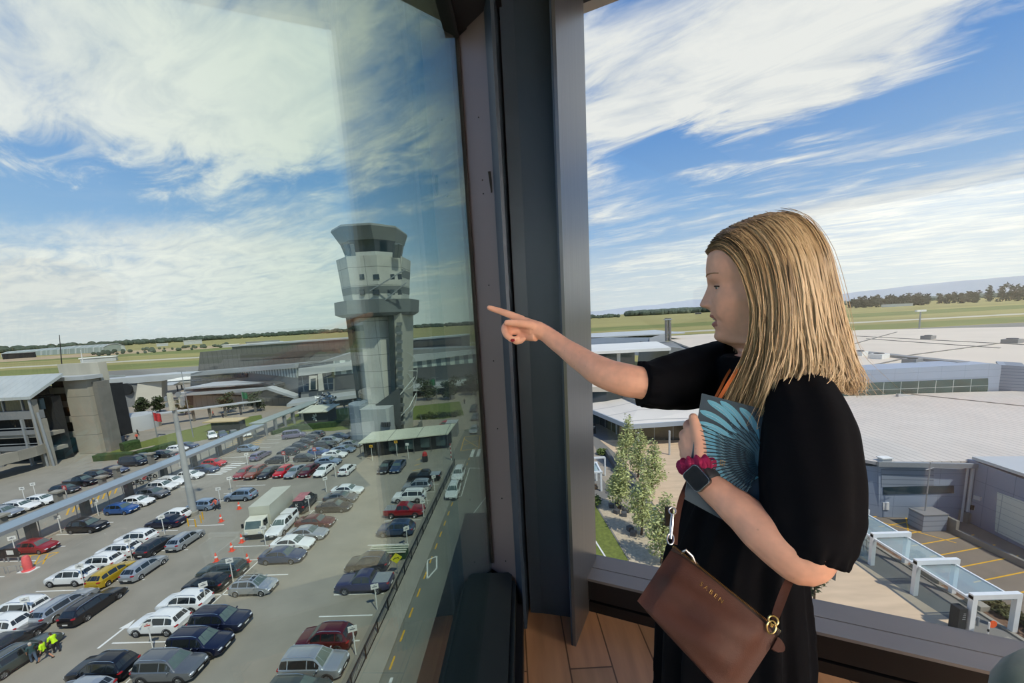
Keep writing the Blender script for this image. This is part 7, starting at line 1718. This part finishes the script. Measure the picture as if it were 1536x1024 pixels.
# airfield beyond
for i in range(17):
    px_ = 1276+i*7.6 if i < 13 else 1372+(i-13)*6
    q = G(px_, 461.5-.045*(px_-1276)+.8*(i % 2), 0); tree('pine_tree', (q.x, q.y, 0), 27+4*((i*7) % 3), 11+(i*5) % 4, 260, 4.2, M_pine, 'dark pine in the long clump beyond the airfield right of the woman', group='pines in the long clump', seed=160+i, trunk=.12)
for i, px_ in enumerate((1409, 1420, 1430, 1442, 1452, 1462, 1482, 1503, 1516, 1528, 1540)):
    q = G(px_, 455.0-.04*(px_-1409)+.9*(i % 2), 0); tree('pine_tree', (q.x, q.y, 0), (30, 26, 32, 27, 31, 30, 42, 44, 40, 38, 44)[i], 11+(i*5) % 5, 260, 4.2, M_pine, 'dark pine in the broken row at the right end of the horizon', group='pines in the broken row', seed=190+i, trunk=.12)
e = empty('lamp_mast', (0, 0, 0), 0, 'tall apron lamp mast rising behind the far pale roof', 'lamp'); a = Y(1379, 498, 176); t_ = Y(1381, 466, 176); b = MB(); b.tube([(a.x, a.y, 0), (t_.x, t_.y, t_.z)], [.4, .25], 8); b.build('pole', M_galv, e, smooth=True); b = MB(); b.box((t_.x-2, t_.y-.5, t_.z-.4), (t_.x+2, t_.y+.5, t_.z+.4)); b.build('lamp_head', M_white, e)
tf = empty('aircraft', (0, 0, 0), 0, 'tail fin of a parked aircraft showing above the far roof', 'aircraft'); pts = [(1499, 504), (1500, 498), (1506, 495.5), (1510, 495), (1508, 504)]
f_ = [Y(x_, y_, 190) for x_, y_ in pts]; b = MB(); b.add(f_+[v+Vector((.2, .6, 0)) for v in f_], [tuple(range(5)), tuple(range(9, 4, -1))]+[(i, (i+1) % 5, 5+(i+1) % 5, 5+i) for i in range(5)]); b.build('tail_fin', M_white, tf)
f_ = [Y(x_, y_, 189.8) for x_, y_ in ((1504, 499), (1508, 496.5), (1508, 502))]; b = MB(); b.add(f_+[v+Vector((.05, .15, 0)) for v in f_], [(0, 1, 2), (5, 4, 3), (0, 3, 4, 1), (1, 4, 5, 2), (2, 5, 3, 0)]); b.build('fin_emblem', mat('teal_emblem', rgb(40, 110, 110), .5), tf)
c_ = Y(1503, 510, 190); b = MB(); b.tube([c_+Vector((-14, 0, 0)), c_+Vector((-8, 0, .5)), c_+Vector((5, 0, 1.0)), c_+Vector((12, 0, 1.4))], [1.6, 1.9, 1.9, .5], 12); b.build('fuselage', M_white, tf, smooth=True)
b = MB(); b.bar((c_.x-10, c_.y, c_.z-1), (c_.x-10, c_.y, -.12), .4); b.build('landing_gear', M_dgrey, tf)
b = MB(); b.bar((c_.x+1, c_.y, c_.z-1), (c_.x+1, c_.y, -.12), .5); b.build('landing_gear', M_dgrey, tf)
# airliner and sheds across the runway on the left
q = Y(255, 548, 168); ap = empty('aircraft', (q.x, q.y, 3.9), .35, 'white airliner with a dark tail parked behind the terminal wing', 'aircraft')
b = MB(); b.tube([(-16, 0, 0), (-14, 0, .2), (-11, 0, .4), (9, 0, .6), (15, 0, 1.6)], [.3, 1.4, 1.8, 1.8, .4], 14); b.build('fuselage', M_white, ap, smooth=True)
b = MB(); b.add([(10, -.15, 2), (15, -.15, 2), (17.5, -.15, 7), (15, -.15, 7), (10, .15, 2), (15, .15, 2), (17.5, .15, 7), (15, .15, 7)], [(0, 1, 2, 3), (7, 6, 5, 4), (0, 4, 5, 1), (1, 5, 6, 2), (2, 6, 7, 3), (3, 7, 4, 0)]); b.build('tail_fin', M_dark, ap)
b = MB(); b.prism(ccw([(-3, 0), (3, 0), (6, 14), (4, 14)]), .2, .5); b.prism(ccw([(-3, 0), (3, 0), (6, -14), (4, -14)]), .2, .5); b.build('wing', M_lgrey, ap)
b = MB(); b.box((-8, -1.85, .5), (9, 1.85, .9)); b.build('window_line', M_bglass, ap)
b = MB(); b.bar((-10, 0, -1.2), (-10, 0, -4), .4); b.bar((2, 2, -1.2), (2, 2, -4), .4); b.bar((2, -2, -1.2), (2, -2, -4), .4); b.build('landing_gear', M_dgrey, ap)
hg = empty('glasshouse', (0, 0, 0), 0, 'long pale curved glasshouse shed across the runway on the left', 'shed')
h0, h1 = G(22, 534, 0), G(172, 527, 0); d_ = (h1-h0); b = MB(); rings = []
for i in range(13):
    p_ = h0+d_*i/12; nv = Vector((-d_.y, d_.x, 0)).normalized(); h_ = 17 if i > 7 else 12+i*.6
    rings.append([p_-nv*22, p_-nv*20+Vector((0, 0, h_*.7)), p_-nv*8+Vector((0, 0, h_)), p_+nv*8+Vector((0, 0, h_)), p_+nv*20+Vector((0, 0, h_*.7)), p_+nv*22])
b.loft(rings); b.build('shell', striped('glasshouse_skin', rgb(146, 158, 150), rgb(190, 196, 190), 0, 18, .12, .4, 0, var=.2, scale=.01), hg)
b = MB()
for r_ in rings: b.tube(r_, .9, 5)
b.build('rib', M_lgrey, hg)
for i, (x_, y_, w_, h_, lab) in enumerate(((290, 516, 46, 12, 'long white shed across the runway above the tall mast'), (244, 519, 26, 8, 'small white hut left of the long white shed'), (30, 537, 40, 10, 'dark shed at the far left edge across the runway'), (150, 542, 30, 5, 'low white container row on the earthworks'), (395, 516, 60, 6, 'low grey roofs far across the airfield left of the tower'), (345, 520, 30, 4, 'white low sheds beside the far taxiway'))):
    q = G(x_, y_, 0); e = empty('shed', (q.x, q.y, -.1), math.atan2(q.x, -q.y)*.0+.7, lab, 'shed'); b = MB(); b.box((-w_/2, -7, 0), (w_/2, 7, h_)); b.build('wall', M_dark if 'dark' in lab else M_lgrey, e); b = MB(); b.prism([(-w_/2-1, -8), (w_/2+1, -8), (w_/2+1, 8), (-w_/2-1, 8)], h_, h_+1); b.build('roof', M_white if 'white' in lab else M_mgrey, e)
q = G(1345, 459.5, 0); e = empty('shed', (q.x, q.y, -.1), -.7, 'long white shed in front of the pine clump', 'shed'); b = MB(); b.box((-34, -6, 0), (34, 6, 7)); b.build('wall', M_white, e); b = MB(); b.box((-35, -7, 7), (35, 7, 8)); b.build('roof', M_lgrey, e)
q = G(1048, 471, 0); e = empty('shed', (q.x, q.y, -.1), -.4, 'small dark shed on the airfield by the woman’s nose'.replace('’', "'"), 'shed'); b = MB(); b.box((-16, -5, 0), (12, 5, 7)); b.build('wall', M_dgrey, e); b = MB(); b.box((-17, -6, 7), (13, 6, 7.6)); b.build('roof', M_white, e)
# ================================================================== every parked car, bay by bay
D0, D90, D180, D270 = 0, 90, 180, 270
cars = [
 # row behind the covered walkway
 ('suv', 'silver', 6, 767, D0, 'silver car cut by the left edge, behind the covered walkway'),
 ('wagon', 'white', 31, 757, D0, 'white wagon first behind the walkway under the curved ramp'),
 ('hatch', 'white', 62, 748, D0, 'white hatchback behind the walkway, next to the two ramp signs'),
 ('hatch', 'charcoal', 97, 732, D0, 'dark grey hatchback behind the red no entry sign'),
 ('ute', 'black', 122, 721, D0, 'black pickup second from the ramp pier behind the walkway'),
 ('suv', 'black', 146, 712, D0, 'black car third from the ramp pier, with grey bonnet'),
 ('sedan', 'steel_blue', 171, 703, D0, 'dark blue saloon fourth from the ramp pier'),
 ('van', 'dark_teal', 200, 692, D0, 'dark teal people carrier before the long clipped hedge'),
 ('suv', 'green_grey', 217, 686, D0, 'grey green car half behind the dark teal people carrier'),
 ('wagon', 'black', 247, 680, D0, 'black wagon below the lawn just left of the mast'),
 ('hatch', 'white', 266, 672, D0, 'white car behind the mast, below the lawn'),
 ('sedan', 'steel_blue', 280, 667, D0, 'blue grey car right of the mast, below the lawn'),
 ('suv', 'white', 318, 652, D0 - 45, 'white car first of four below the lawn shelter'),
 ('hatch', 'steel_blue', 334, 650, D0 - 45, 'blue grey car second of four below the lawn shelter'),
 ('suv', 'grey', 351, 650, D0 - 45, 'grey car third of four below the lawn shelter'),
 ('hatch', 'white', 369, 649, D0 - 45, 'white car last of four below the lawn shelter'),
 # row in front of the walkway
 ('hatch', 'red', 55, 817, D0, 'glossy red hatchback parked alone in front of the walkway'),
 ('suv', 'black', 131, 787, D0, 'black car between two white signs in front of the walkway'),
 ('hatch', 'blue', 182, 761, D0, 'mid blue hatchback in front of the walkway'),
 ('hatch', 'white', 207, 750, D0, 'white hatchback next to the mid blue hatchback'),
 ('suv', 'grey', 229, 739, D0, 'grey car between white cars left of the mast'),
 ('suv', 'white', 244, 728, D0, 'white car second of three, left of the mast'),
 ('wagon', 'white', 258, 720, D0, 'white wagon touching the mast on its left side'),
 ('hatch', 'white', 286, 711, D0, 'white hatchback just right of the mast'),
 ('sedan', 'steel_blue', 307, 702, D0, 'dark blue saloon behind the white hatchback right of the mast'),
 ('hatch', 'bright_red', 321, 693, D0, 'bright red car at the crossing bars beside the walkway'),
 ('hatch', 'light_blue', 372, 671, D0, 'light blue car below the yellow hatched corner'),
 ('wagon', 'purple_grey', 391, 681, D90, 'long grey purple wagon driving behind the red bays'),
 # double row, bonnets to the left
 ('suv', 'white', 204, 805, D180, 'white car at the top of the white line of four, with dark sunroof'),
 ('suv', 'white', 178, 823, D180, 'white car second from the top of the white line of four'),
 ('suv', 'white', 150, 841, D180, 'white car third in the line of four, behind the yellow car'),
 ('suv', 'white', 107, 862, D180, 'white car at the bottom of the line of four, with a sign at its tail'),
 ('boxy', 'white', 30, 912, D180, 'large white wagon with roof rails left of the silver wagon'),
 ('suv', 'white', 2, 937, D180, 'white car cut by the left edge below the large white wagon'),
 ('sedan', 'navy', 248, 780, D180, 'dark navy saloon left of the yellow guard posts'),
 ('hatch', 'white', 261, 770, D180, 'white hatchback partly hidden by the foot of the mast'),
 ('hatch', 'light_blue', 303, 755, D180, 'pale blue hatchback right of the foot of the mast'),
 ('suv', 'light_blue', 361, 741, D180, 'steel grey car alone above the box truck'),
 # nose to tail line
 ('hatch', 'silver', 278, 806, D90, 'pale silver hatchback at the head of the nose to tail line'),
 ('hatch', 'charcoal', 234, 815, D90, 'charcoal hatchback beside the pale silver hatchback'),
 ('hatch', 'silver', 216, 848, D90, 'silver hatchback right of the yellow car'),
 ('hatch', 'yellow', 168, 857, D90, 'yellow hatchback among white and silver cars'),
 ('wagon', 'black', 141, 903, D90, 'black wagon seen from behind below the yellow car'),
 ('wagon', 'silver', 96, 904, D90, 'silver wagon tucked left of the black wagon'),
 ('sedan', 'charcoal', 8, 962, D90, 'charcoal saloon behind the people in bright vests'),
 ('wagon', 'green_grey', 27, 980, D90 - 6, 'dark green grey wagon beside the people in bright vests'),
 # middle double row
 ('suv', 'white', 240, 931, D180, 'white car with dark windows left of the navy pair'),
 ('suv', 'white', 277, 900, D180, 'white car with a dark rear window behind the white car by the arrow'),
 ('hatch', 'black', 309, 872, D180, 'black hatchback with a red tail light above the white pair'),
 ('wagon', 'green_grey', 333, 851, D180, 'dark silver wagon with its tail to the sign'),
 ('boxy', 'grey', 255, 998, D0, 'silver grey boxy car at the bottom in front of the tilted sign'),
 ('boxy', 'navy', 299, 963, D0, 'navy boxy car, the lower one of the navy pair'),
 ('boxy', 'navy', 330, 929, D0, 'navy boxy car, the upper one of the navy pair'),
 ('hatch', 'silver', 380, 875, D0, 'silver car with a dark roof beside the navy saloon', None, 0, M_rim, True),
 ('sedan', 'steel_blue', 424, 830, D0, 'navy saloon in a streak of light below the white saloon'),
 ('sedan', 'white', 439, 812, D0, 'white saloon in front of the white pickup'),
 ('sedan', 'silver', 461, 797, D0, 'silver saloon between a white saloon and a maroon one'),
 ('sedan', 'maroon', 473, 780, D0, 'maroon saloon parked behind the white pickup'),
 ('suv', 'black', 154, 999, D180, 'black car with chrome rails left of the silver grey boxy car'),
 ('hatch', 'silver', 118, 1036, D180, 'roof of a pale car at the bottom edge below the black car'),
 ('sedan', 'charcoal', 501, 757, D0, 'charcoal saloon in front of the dark van'),
 ('sedan', 'grey', 511, 744, D0, 'grey saloon in front of the white coupe'),
 ('sedan', 'white', 521, 733, D0, 'white coupe at the end of the row by the dark van'),
 # along the fence
 ('suv', 'maroon', 488, 954, D180, 'dark maroon car with chrome window line by the fence'),
 ('boxy', 'silver', 471, 994, D0, 'big silver car facing the fence at the bottom'),
 ('suv', 'green_grey', 444, 1038, D0, 'roof of a dark green car at the bottom edge by the fence'),
 ('ute', 'indigo', 547, 871, D180, 'indigo pickup with a pale tray cover by the fence'),
 ('suv', 'black', 552, 842, D180, 'black car above the indigo pickup'),
 ('suv', 'steel_blue', 594, 791, D180, 'grey blue car by the fence below the red pickup'),
 ('ute', 'red', 607, 764, D0, 'red pickup with a pale tray cover by the fence'),
 ('boxy', 'white', 614, 743, D180, 'white boxy car with black roof posts by the fence'),
 ('suv', 'silver', 626, 727, D180, 'silver car behind the white boxy car by the fence'),
 ('ute', 'black', 637, 713, D180, 'black pickup at the far end of the fence row'),
 ('sedan', 'charcoal', 579, 698, D270, 'charcoal car of the two parked before the shelter'),
 ('sedan', 'steel_blue', 597, 697, D270, 'dark blue car of the two parked before the shelter'),
 # on the road
 ('suv', 'white', 688, 709, D270, 'white car in the road bay nearer to the crossing'),
 ('suv', 'white', 680, 734, D270, 'white car in the road bay with a roof hatch'),
 ('hatch', 'silver', 711, 643, D270, 'silver car waiting beyond the yellow box'),
 ('hatch', 'grey', 713, 624, D270, 'grey car second in the far line on the road'),
 ('suv', 'charcoal', 711, 612, D270, 'dark car last in the far line on the road'),
 ('hatch', 'bright_red', 667, 636, D270 - 12, 'bright red car right of the control tower'),
 # packed block by the red bays
 ('hatch', 'red', 367, 707, D270, 'red car first of the line on the red painted bays'),
 ('suv', 'copper', 384, 707, D270, 'copper car second on the red painted bays'),
 ('sedan', 'charcoal', 404, 706, D270, 'charcoal saloon third on the red painted bays'),
 ('hatch', 'bright_red', 425, 705, D270, 'bright red hatchback fourth on the red painted bays'),
 ('sedan', 'silver', 443, 705, D270, 'silver saloon fifth on the red painted bays'),
 ('hatch', 'maroon', 463, 704, D270, 'maroon hatchback sixth on the red painted bays'),
 ('sedan', 'white', 486, 703, D270, 'white car at the end of the red painted bays'),
 ('hatch', 'white', 521, 702, D90, 'white hatchback standing alone right of the red bays'),
 ('hatch', 'charcoal', 415, 688, D180, 'dark car behind the third car of the red bays'),
 ('hatch', 'black', 458, 685, D0, 'black car behind the sixth car of the red bays'),
 ('hatch', 'dark_teal', 432, 676, D180, 'dark teal car in the packed block, nearest the grey purple van'),
 ('sedan', 'dark_teal', 445, 669, D180, 'dark saloon two rows behind the red bays'),
 ('sedan', 'charcoal', 456, 662, D180, 'charcoal car three rows behind the red bays'),
 ('hatch', 'charcoal', 465, 656, D180, 'charcoal car fourth up the packed block'),
 ('hatch', 'grey', 473, 650, D180, 'grey car at the top of the packed block below the kiosk'),
 ('hatch', 'blue', 478, 676, D0, 'vivid blue car in the packed block'),
 ('suv', 'black', 487, 667, D0, 'black car behind the vivid blue car'),
 ('suv', 'silver', 497, 660, D0, 'silver car at the top right of the packed block'),
 ('sedan', 'light_blue', 492, 690, D0, 'pale blue saloon in front of the white saloon of the packed block'),
 ('sedan', 'white', 502, 680, D0, 'white saloon on the right side of the packed block'),
 ('sedan', 'light_blue', 515, 672.5, D0, 'light blue saloon on the right side of the packed block'),
 ('sedan', 'silver', 526, 665, D0, 'pale saloon right of the packed block under the shelter roof'),
 ('sedan', 'steel_blue', 509, 653, D0, 'dark blue saloon nearest to the tower base'),
]
for a in cars: car(*a)
# box truck
bt = empty('box_truck', tuple(G(404, 788, 0)), math.radians(277), 'white box truck with pale grey box facing the viewer', 'truck')
M_cream = PAINT['cream']
b = MB(); b.box((-4.2, -1.2, .95), (1.55, 1.2, 3.35)); b.build('cargo_box', mat('truck_box_grey', rgb(196, 196, 180), .6, 0, .05, .8), bt)
b = MB(); b.loft([[Vector((1.75, y, z)) for y, z in ((-1.05, .55), (1.05, .55), (1.05, 2.35), (-1.05, 2.35))], [Vector((2.9, y, z)) for y, z in ((-1.05, .55), (1.05, .55), (1.0, 2.3), (-1.0, 2.3))], [Vector((3.35, y, z)) for y, z in ((-1.02, .55), (1.02, .55), (1.0, 1.35), (-1.0, 1.35))]]); cb = b.build('cab', M_cream, bt, bevel=.06)
b = MB(); b.add([(3.345, -.88, 1.45), (3.345, .88, 1.45), (2.96, .84, 2.2), (2.96, -.84, 2.2), (3.32, -.88, 1.44), (3.32, .88, 1.44), (2.92, .84, 2.2), (2.92, -.84, 2.2)], [(0, 1, 2, 3), (7, 6, 5, 4), (0, 4, 5, 1), (1, 5, 6, 2), (2, 6, 7, 3), (3, 7, 4, 0)]); b.build('windscreen', M_screen, bt)
for s_ in (1, -1):
    b = MB(); b.box((2.05, s_*1.03-.03, 1.4), (2.85, s_*1.03+.03, 2.15)); b.build('side_window', M_glass, bt)
    b = MB(); b.box((3.28, s_*.75-.18, .85), (3.4, s_*.75+.18, 1.05)); b.build('headlight', M_lamp, bt)
    b = MB(); b.box((2.95, s_*1.25-.1, 1.5), (3.1, s_*1.25+.1, 2.0)); b.build('mirror', M_trim, bt)
    for xa in (2.45, -2.6):
        b = MB(); b.lathe([(.001, -.14), (.42, -.14), (.46, -.08), (.46, .08), (.42, .14), (.001, .14)], 18, (xa, s_*.9, .46), ax='y'); b.build('wheel', M_tyre, bt, smooth=True, angle=40)
b = MB(); b.box((-4.1, -.5, .6), (3.2, .5, .95)); b.box((3.2, -1.0, .45), (3.42, 1.0, .75)); b.build('chassis', M_trim, bt)
# white pickup with canopy facing the viewer
q = G(424, 785, .8); wp = dup(PROTO[('ute', M_rim.name, False)], (q.x, q.y, 0), math.radians(275), 'white pickup with a white canopy parked beside the box truck'); recolour(wp, PAINT['white'], ('body', 'mirror', 'tray_cover')); wp['category'] = 'car'; wp.scale = (.95, .95, .95)
b = MB(); b.loft([[Vector((-2.55, y, z)) for y, z in ((-.82, 1.1), (.82, 1.1), (.72, 1.72), (-.72, 1.72))], [Vector((-1.0, y, z)) for y, z in ((-.84, 1.1), (.84, 1.1), (.74, 1.78), (-.74, 1.78))]]); cn = b.build('canopy', PAINT['white'], wp, bevel=.04)
b = MB(); [b.add([(-2.35, s_*.825, 1.25), (-1.15, s_*.83, 1.25), (-1.15, s_*.765, 1.62), (-2.35, s_*.76, 1.62), (-2.35, s_*.80, 1.25), (-1.15, s_*.80, 1.25), (-1.15, s_*.74, 1.62), (-2.35, s_*.74, 1.62)], [(0, 1, 2, 3), (7, 6, 5, 4), (0, 4, 5, 1), (1, 5, 6, 2), (2, 6, 7, 3), (3, 7, 4, 0)]) for s_ in (1, -1)]; b.build('canopy_window', M_glass, cn)
# vans
q = G(457, 750, 1.0); dv = dup(PROTO[('van', M_rim.name, False)], (q.x, q.y, 0), math.radians(98), 'dark van seen from behind with a white letter on its rear window', None); recolour(dv, PAINT['charcoal'], ('body', 'mirror', 'wheel_arch')); dv['category'] = 'van'; dv.name = 'van'
b = MB(); b.box((-2.2, -.7, 2.0), (.6, .7, 2.03)); b.build('roof_stripe', mat('van_roof_red', rgb(176, 112, 116), .5, 0, .2, 2), dv)
lettering('K', .62, frame_matrix(Vector((-2.475, 0, 1.45)), Vector((0, -1, 0)), Vector((.12, 0, 1)).normalized(), Vector((-1, 0, .12)).normalized()), M_white, dv)
q = G(441, 650, 1.0); dv = dup(PROTO[('van', M_rim.name, False)], (q.x, q.y, 0), math.radians(20), 'grey purple van left of the kiosk', None); recolour(dv, PAINT['purple_grey'], ('body', 'mirror', 'wheel_arch')); dv['category'] = 'van'; dv.name = 'van'
# motorcycles by the red sign
def motorbike(px_, py_, rz, m, lab):
    q = G(px_, py_, 0); e = empty('motorcycle', (q.x, q.y, 0), math.radians(rz), lab, 'motorcycle')
    for x_ in (-.7, .7):
        b = MB(); b.lathe([(.2, -.06), (.3, -.07), (.33, 0), (.3, .07), (.2, .06)], 16, (x_, 0, .33), ax='y', cap=False); b.build('wheel', M_tyre, e, smooth=True)
    b = MB(); b.ball((.1, 0, .85), (.36, .16, .17), 10, 6); b.ball((0, 0, .5), (.3, .14, .22), 8, 6); b.build('body', m, e, smooth=True)
    b = MB(); b.ball((-.45, 0, .85), (.38, .13, .07), 10, 6); b.build('seat', M_trim, e, smooth=True)
    b = MB(); b.tube([(.7, 0, .33), (.5, 0, 1.0)], .035, 6); b.tube([(.48, -.35, 1.05), (.52, 0, 1.0), (.48, .35, 1.05)], .02, 6); b.tube([(-.7, 0, .33), (-.1, 0, .45)], .03, 6); b.build('frame', M_galv, e, smooth=True)
motorbike(206, 727, 10, M_trim, 'black motorcycle parked under the red sign'); motorbike(217, 722, 15, mat('bike_red', rgb(150, 30, 40), .4), 'red motorcycle parked next to the black one'); motorbike(226, 717, 12, M_trim, 'dark motorcycle furthest along under the walkway roof')
# small figures: one skinned body each, clothing as its own shell
M_skin_s = mat('skin_far', rgb(196, 142, 112), .7); M_hairs = mat('hair_far', rgb(60, 46, 36), .8)
def figure(px_, py_, rz, shirt, legs_, lab, walk=.18, hgt=1.72, hair=M_hairs, bare=False, arm=.1, bag=None, bend=0.):
    q = G(px_, py_, 0); e0 = (q.x, q.y, 0); s = hgt/1.72
    me = bpy.data.meshes.new('person'); bm = bmesh.new(); lay = bm.verts.layers.skin.verify()
    def v(x, y, z, r):
        w = bm.verts.new((x*s, y*s, z*s)); w[lay].radius = (r*s, r*s); return w
    bx_ = bend
    pel = v(0, 0, .92, .11); pel[lay].use_root = True
    ch = v(.02+bx_*.6, 0, 1.2, .13); nk = v(.02+bx_, 0, 1.46, .055); hd = v(.05+bx_*1.2, 0, 1.6, .095); tp = v(.05+bx_*1.25, 0, 1.68, .07)
    ch2 = v(.01+bx_*.8, 0, 1.36, .12)
    for a_, c_ in ((pel, ch), (ch, ch2), (ch2, nk), (nk, hd), (hd, tp)): bm.edges.new((a_, c_))
    for sg in (1, -1):
        hp = v(0, sg*.09, .86, .09); kn = v(walk*sg*.7+.03, sg*.09, .48, .06); an = v(walk*sg*1.3-.04, sg*.09, .08, .04); to = v(walk*sg*1.3+.12, sg*.1, .035, .03)
        for a_, c_ in ((pel, hp), (hp, kn), (kn, an), (an, to)): bm.edges.new((a_, c_))
        shd = v(.01+bx_*.9, sg*.19, 1.38, .06); el_ = v(-walk*sg*.5+arm+bx_*.8, sg*.25, 1.1, .042); wr__ = v(-walk*sg*.7+arm*2.4+bx_, sg*.23, .87, .032); hn = v(-walk*sg*.7+arm*2.8+bx_, sg*.22, .78, .035)
        for a_, c_ in ((ch2, shd), (shd, el_), (el_, wr__), (wr__, hn)): bm.edges.new((a_, c_))
    bm.to_mesh(me); bm.free()
    o = bpy.data.objects.new('person', me); COL.objects.link(o)
    o.modifiers.new('s', 'SKIN'); sb = o.modifiers.new('d', 'SUBSURF'); sb.levels = 1; sb.render_levels = 1
    dg = bpy.context.evaluated_depsgraph_get(); m2 = bpy.data.meshes.new_from_object(o.evaluated_get(dg)); o.modifiers.clear(); o.data = m2; m2.materials.clear(); m2.materials.append(M_skin_s)
    m2.polygons.foreach_set('use_smooth', [True]*len(m2.polygons))
    o.location = e0; o.rotation_euler = (0, 0, math.radians(rz)); tag(o, lab, 'person')
    def shell(nm, m, cond, out):
        bm = bmesh.new(); bm.from_mesh(m2); bm.normal_update()
        bmesh.ops.delete(bm, geom=[f for f in bm.faces if not cond(f.calc_center_median()/s)], context='FACES')
        for w in bm.verts: w.co += w.normal*out
        mm = bpy.data.meshes.new(nm); bm.to_mesh(mm); bm.free(); mm.materials.clear(); mm.materials.append(m); c = bpy.data.objects.new(nm, mm); COL.objects.link(c); c.parent = o
    shell('shirt', shirt, lambda c: c.z > .9 and c.z < 1.47 and not (abs(c.y) > .215 and c.z < 1.12), .025)
    shell('trousers', legs_, lambda c: c.z <= .95 and c.z > (.5 if bare else .1) and abs(c.y) < .2, .02)
    shell('shoes', M_trim, lambda c: c.z <= .1, .012)
    shell('hair', hair, lambda c: c.z > 1.60 or (c.z > 1.52 and c.x < .02+bend), .02)
    if bag:
        b = MB(); b.box((-.3, .25, .3), (-.02, .5, .75)); b.build('bag', bag, o)
    return o
M_hv = mat('hi_vis_yellow', rgb(196, 240, 30), .6, 0, .06, 6); M_cl_d = mat('dark_cloth', rgb(36, 38, 46), .85, 0, .15, 5); M_cl_b = mat('denim_cloth', rgb(78, 98, 120), .85, 0, .15, 5); M_cl_t = mat('teal_cloth', rgb(44, 76, 80), .85, 0, .15, 5); M_cl_r = mat('coral_cloth', rgb(222, 104, 84), .8, 0, .15, 5); M_cl_g = mat('grey_cloth', rgb(110, 108, 112), .85, 0, .15, 5); M_gr = mat('grey_hair_far', rgb(190, 182, 170), .8)
figure(86, 978, 170, M_hv, M_cl_d, 'person in a bright yellow vest bending by the dark wagon, the further one', .1, bend=.22)
figure(69, 990, 200, M_hv, M_cl_d, 'person in a bright yellow vest and dark shorts walking, the nearer one', .3, bare=True)
figure(52, 993, 160, M_cl_t, M_cl_b, 'grey haired person in teal top and jeans by the dark wagon', .15, hair=M_gr)
figure(325, 764, 250, M_cl_r, M_cl_d, 'person in a coral top pulling a bag right of the tall mast', .2, bag=M_cl_d)
pp = [(172, 671, 20, M_cl_d, 'person in dark clothes left of the group by the hedge'), (190, 664, 140, M_cl_g, 'person in grey beside the hedge, right of the first'), (207, 653, 60, M_cl_d, 'person in black at the front of the group on the forecourt'), (202, 645, 200, M_cl_g, 'person in grey in the middle of the group on the forecourt'), (206, 660, 300, M_cl_r, 'person in a coral top at the near end of the group on the forecourt'), (194, 642, 100, M_cl_d, 'person in black at the back of the group on the forecourt'),
      (320, 624, 30, M_cl_r, 'person in pink near the lawn shelter'), (335, 628, 120, M_cl_d, 'dark dressed person beside the lawn shelter'), (362, 622, 200, M_cl_g, 'person walking right of the lawn shelter'), (517, 614, 90, M_cl_d, 'person in dark clothes walking right of the sculpture, first of three'), (525, 614, 80, M_cl_d, 'person in dark clothes right of the sculpture, second of three'), (530, 606, 250, M_white, 'person in a white top right of the sculpture'), (697, 606, 270, M_cl_g, 'person on the footpath beside the far cars')]
for i, (a_, c_, r_, m_, lab) in enumerate(pp): figure(a_, c_, r_, m_, M_cl_d, lab, .12+.03*(i % 4))
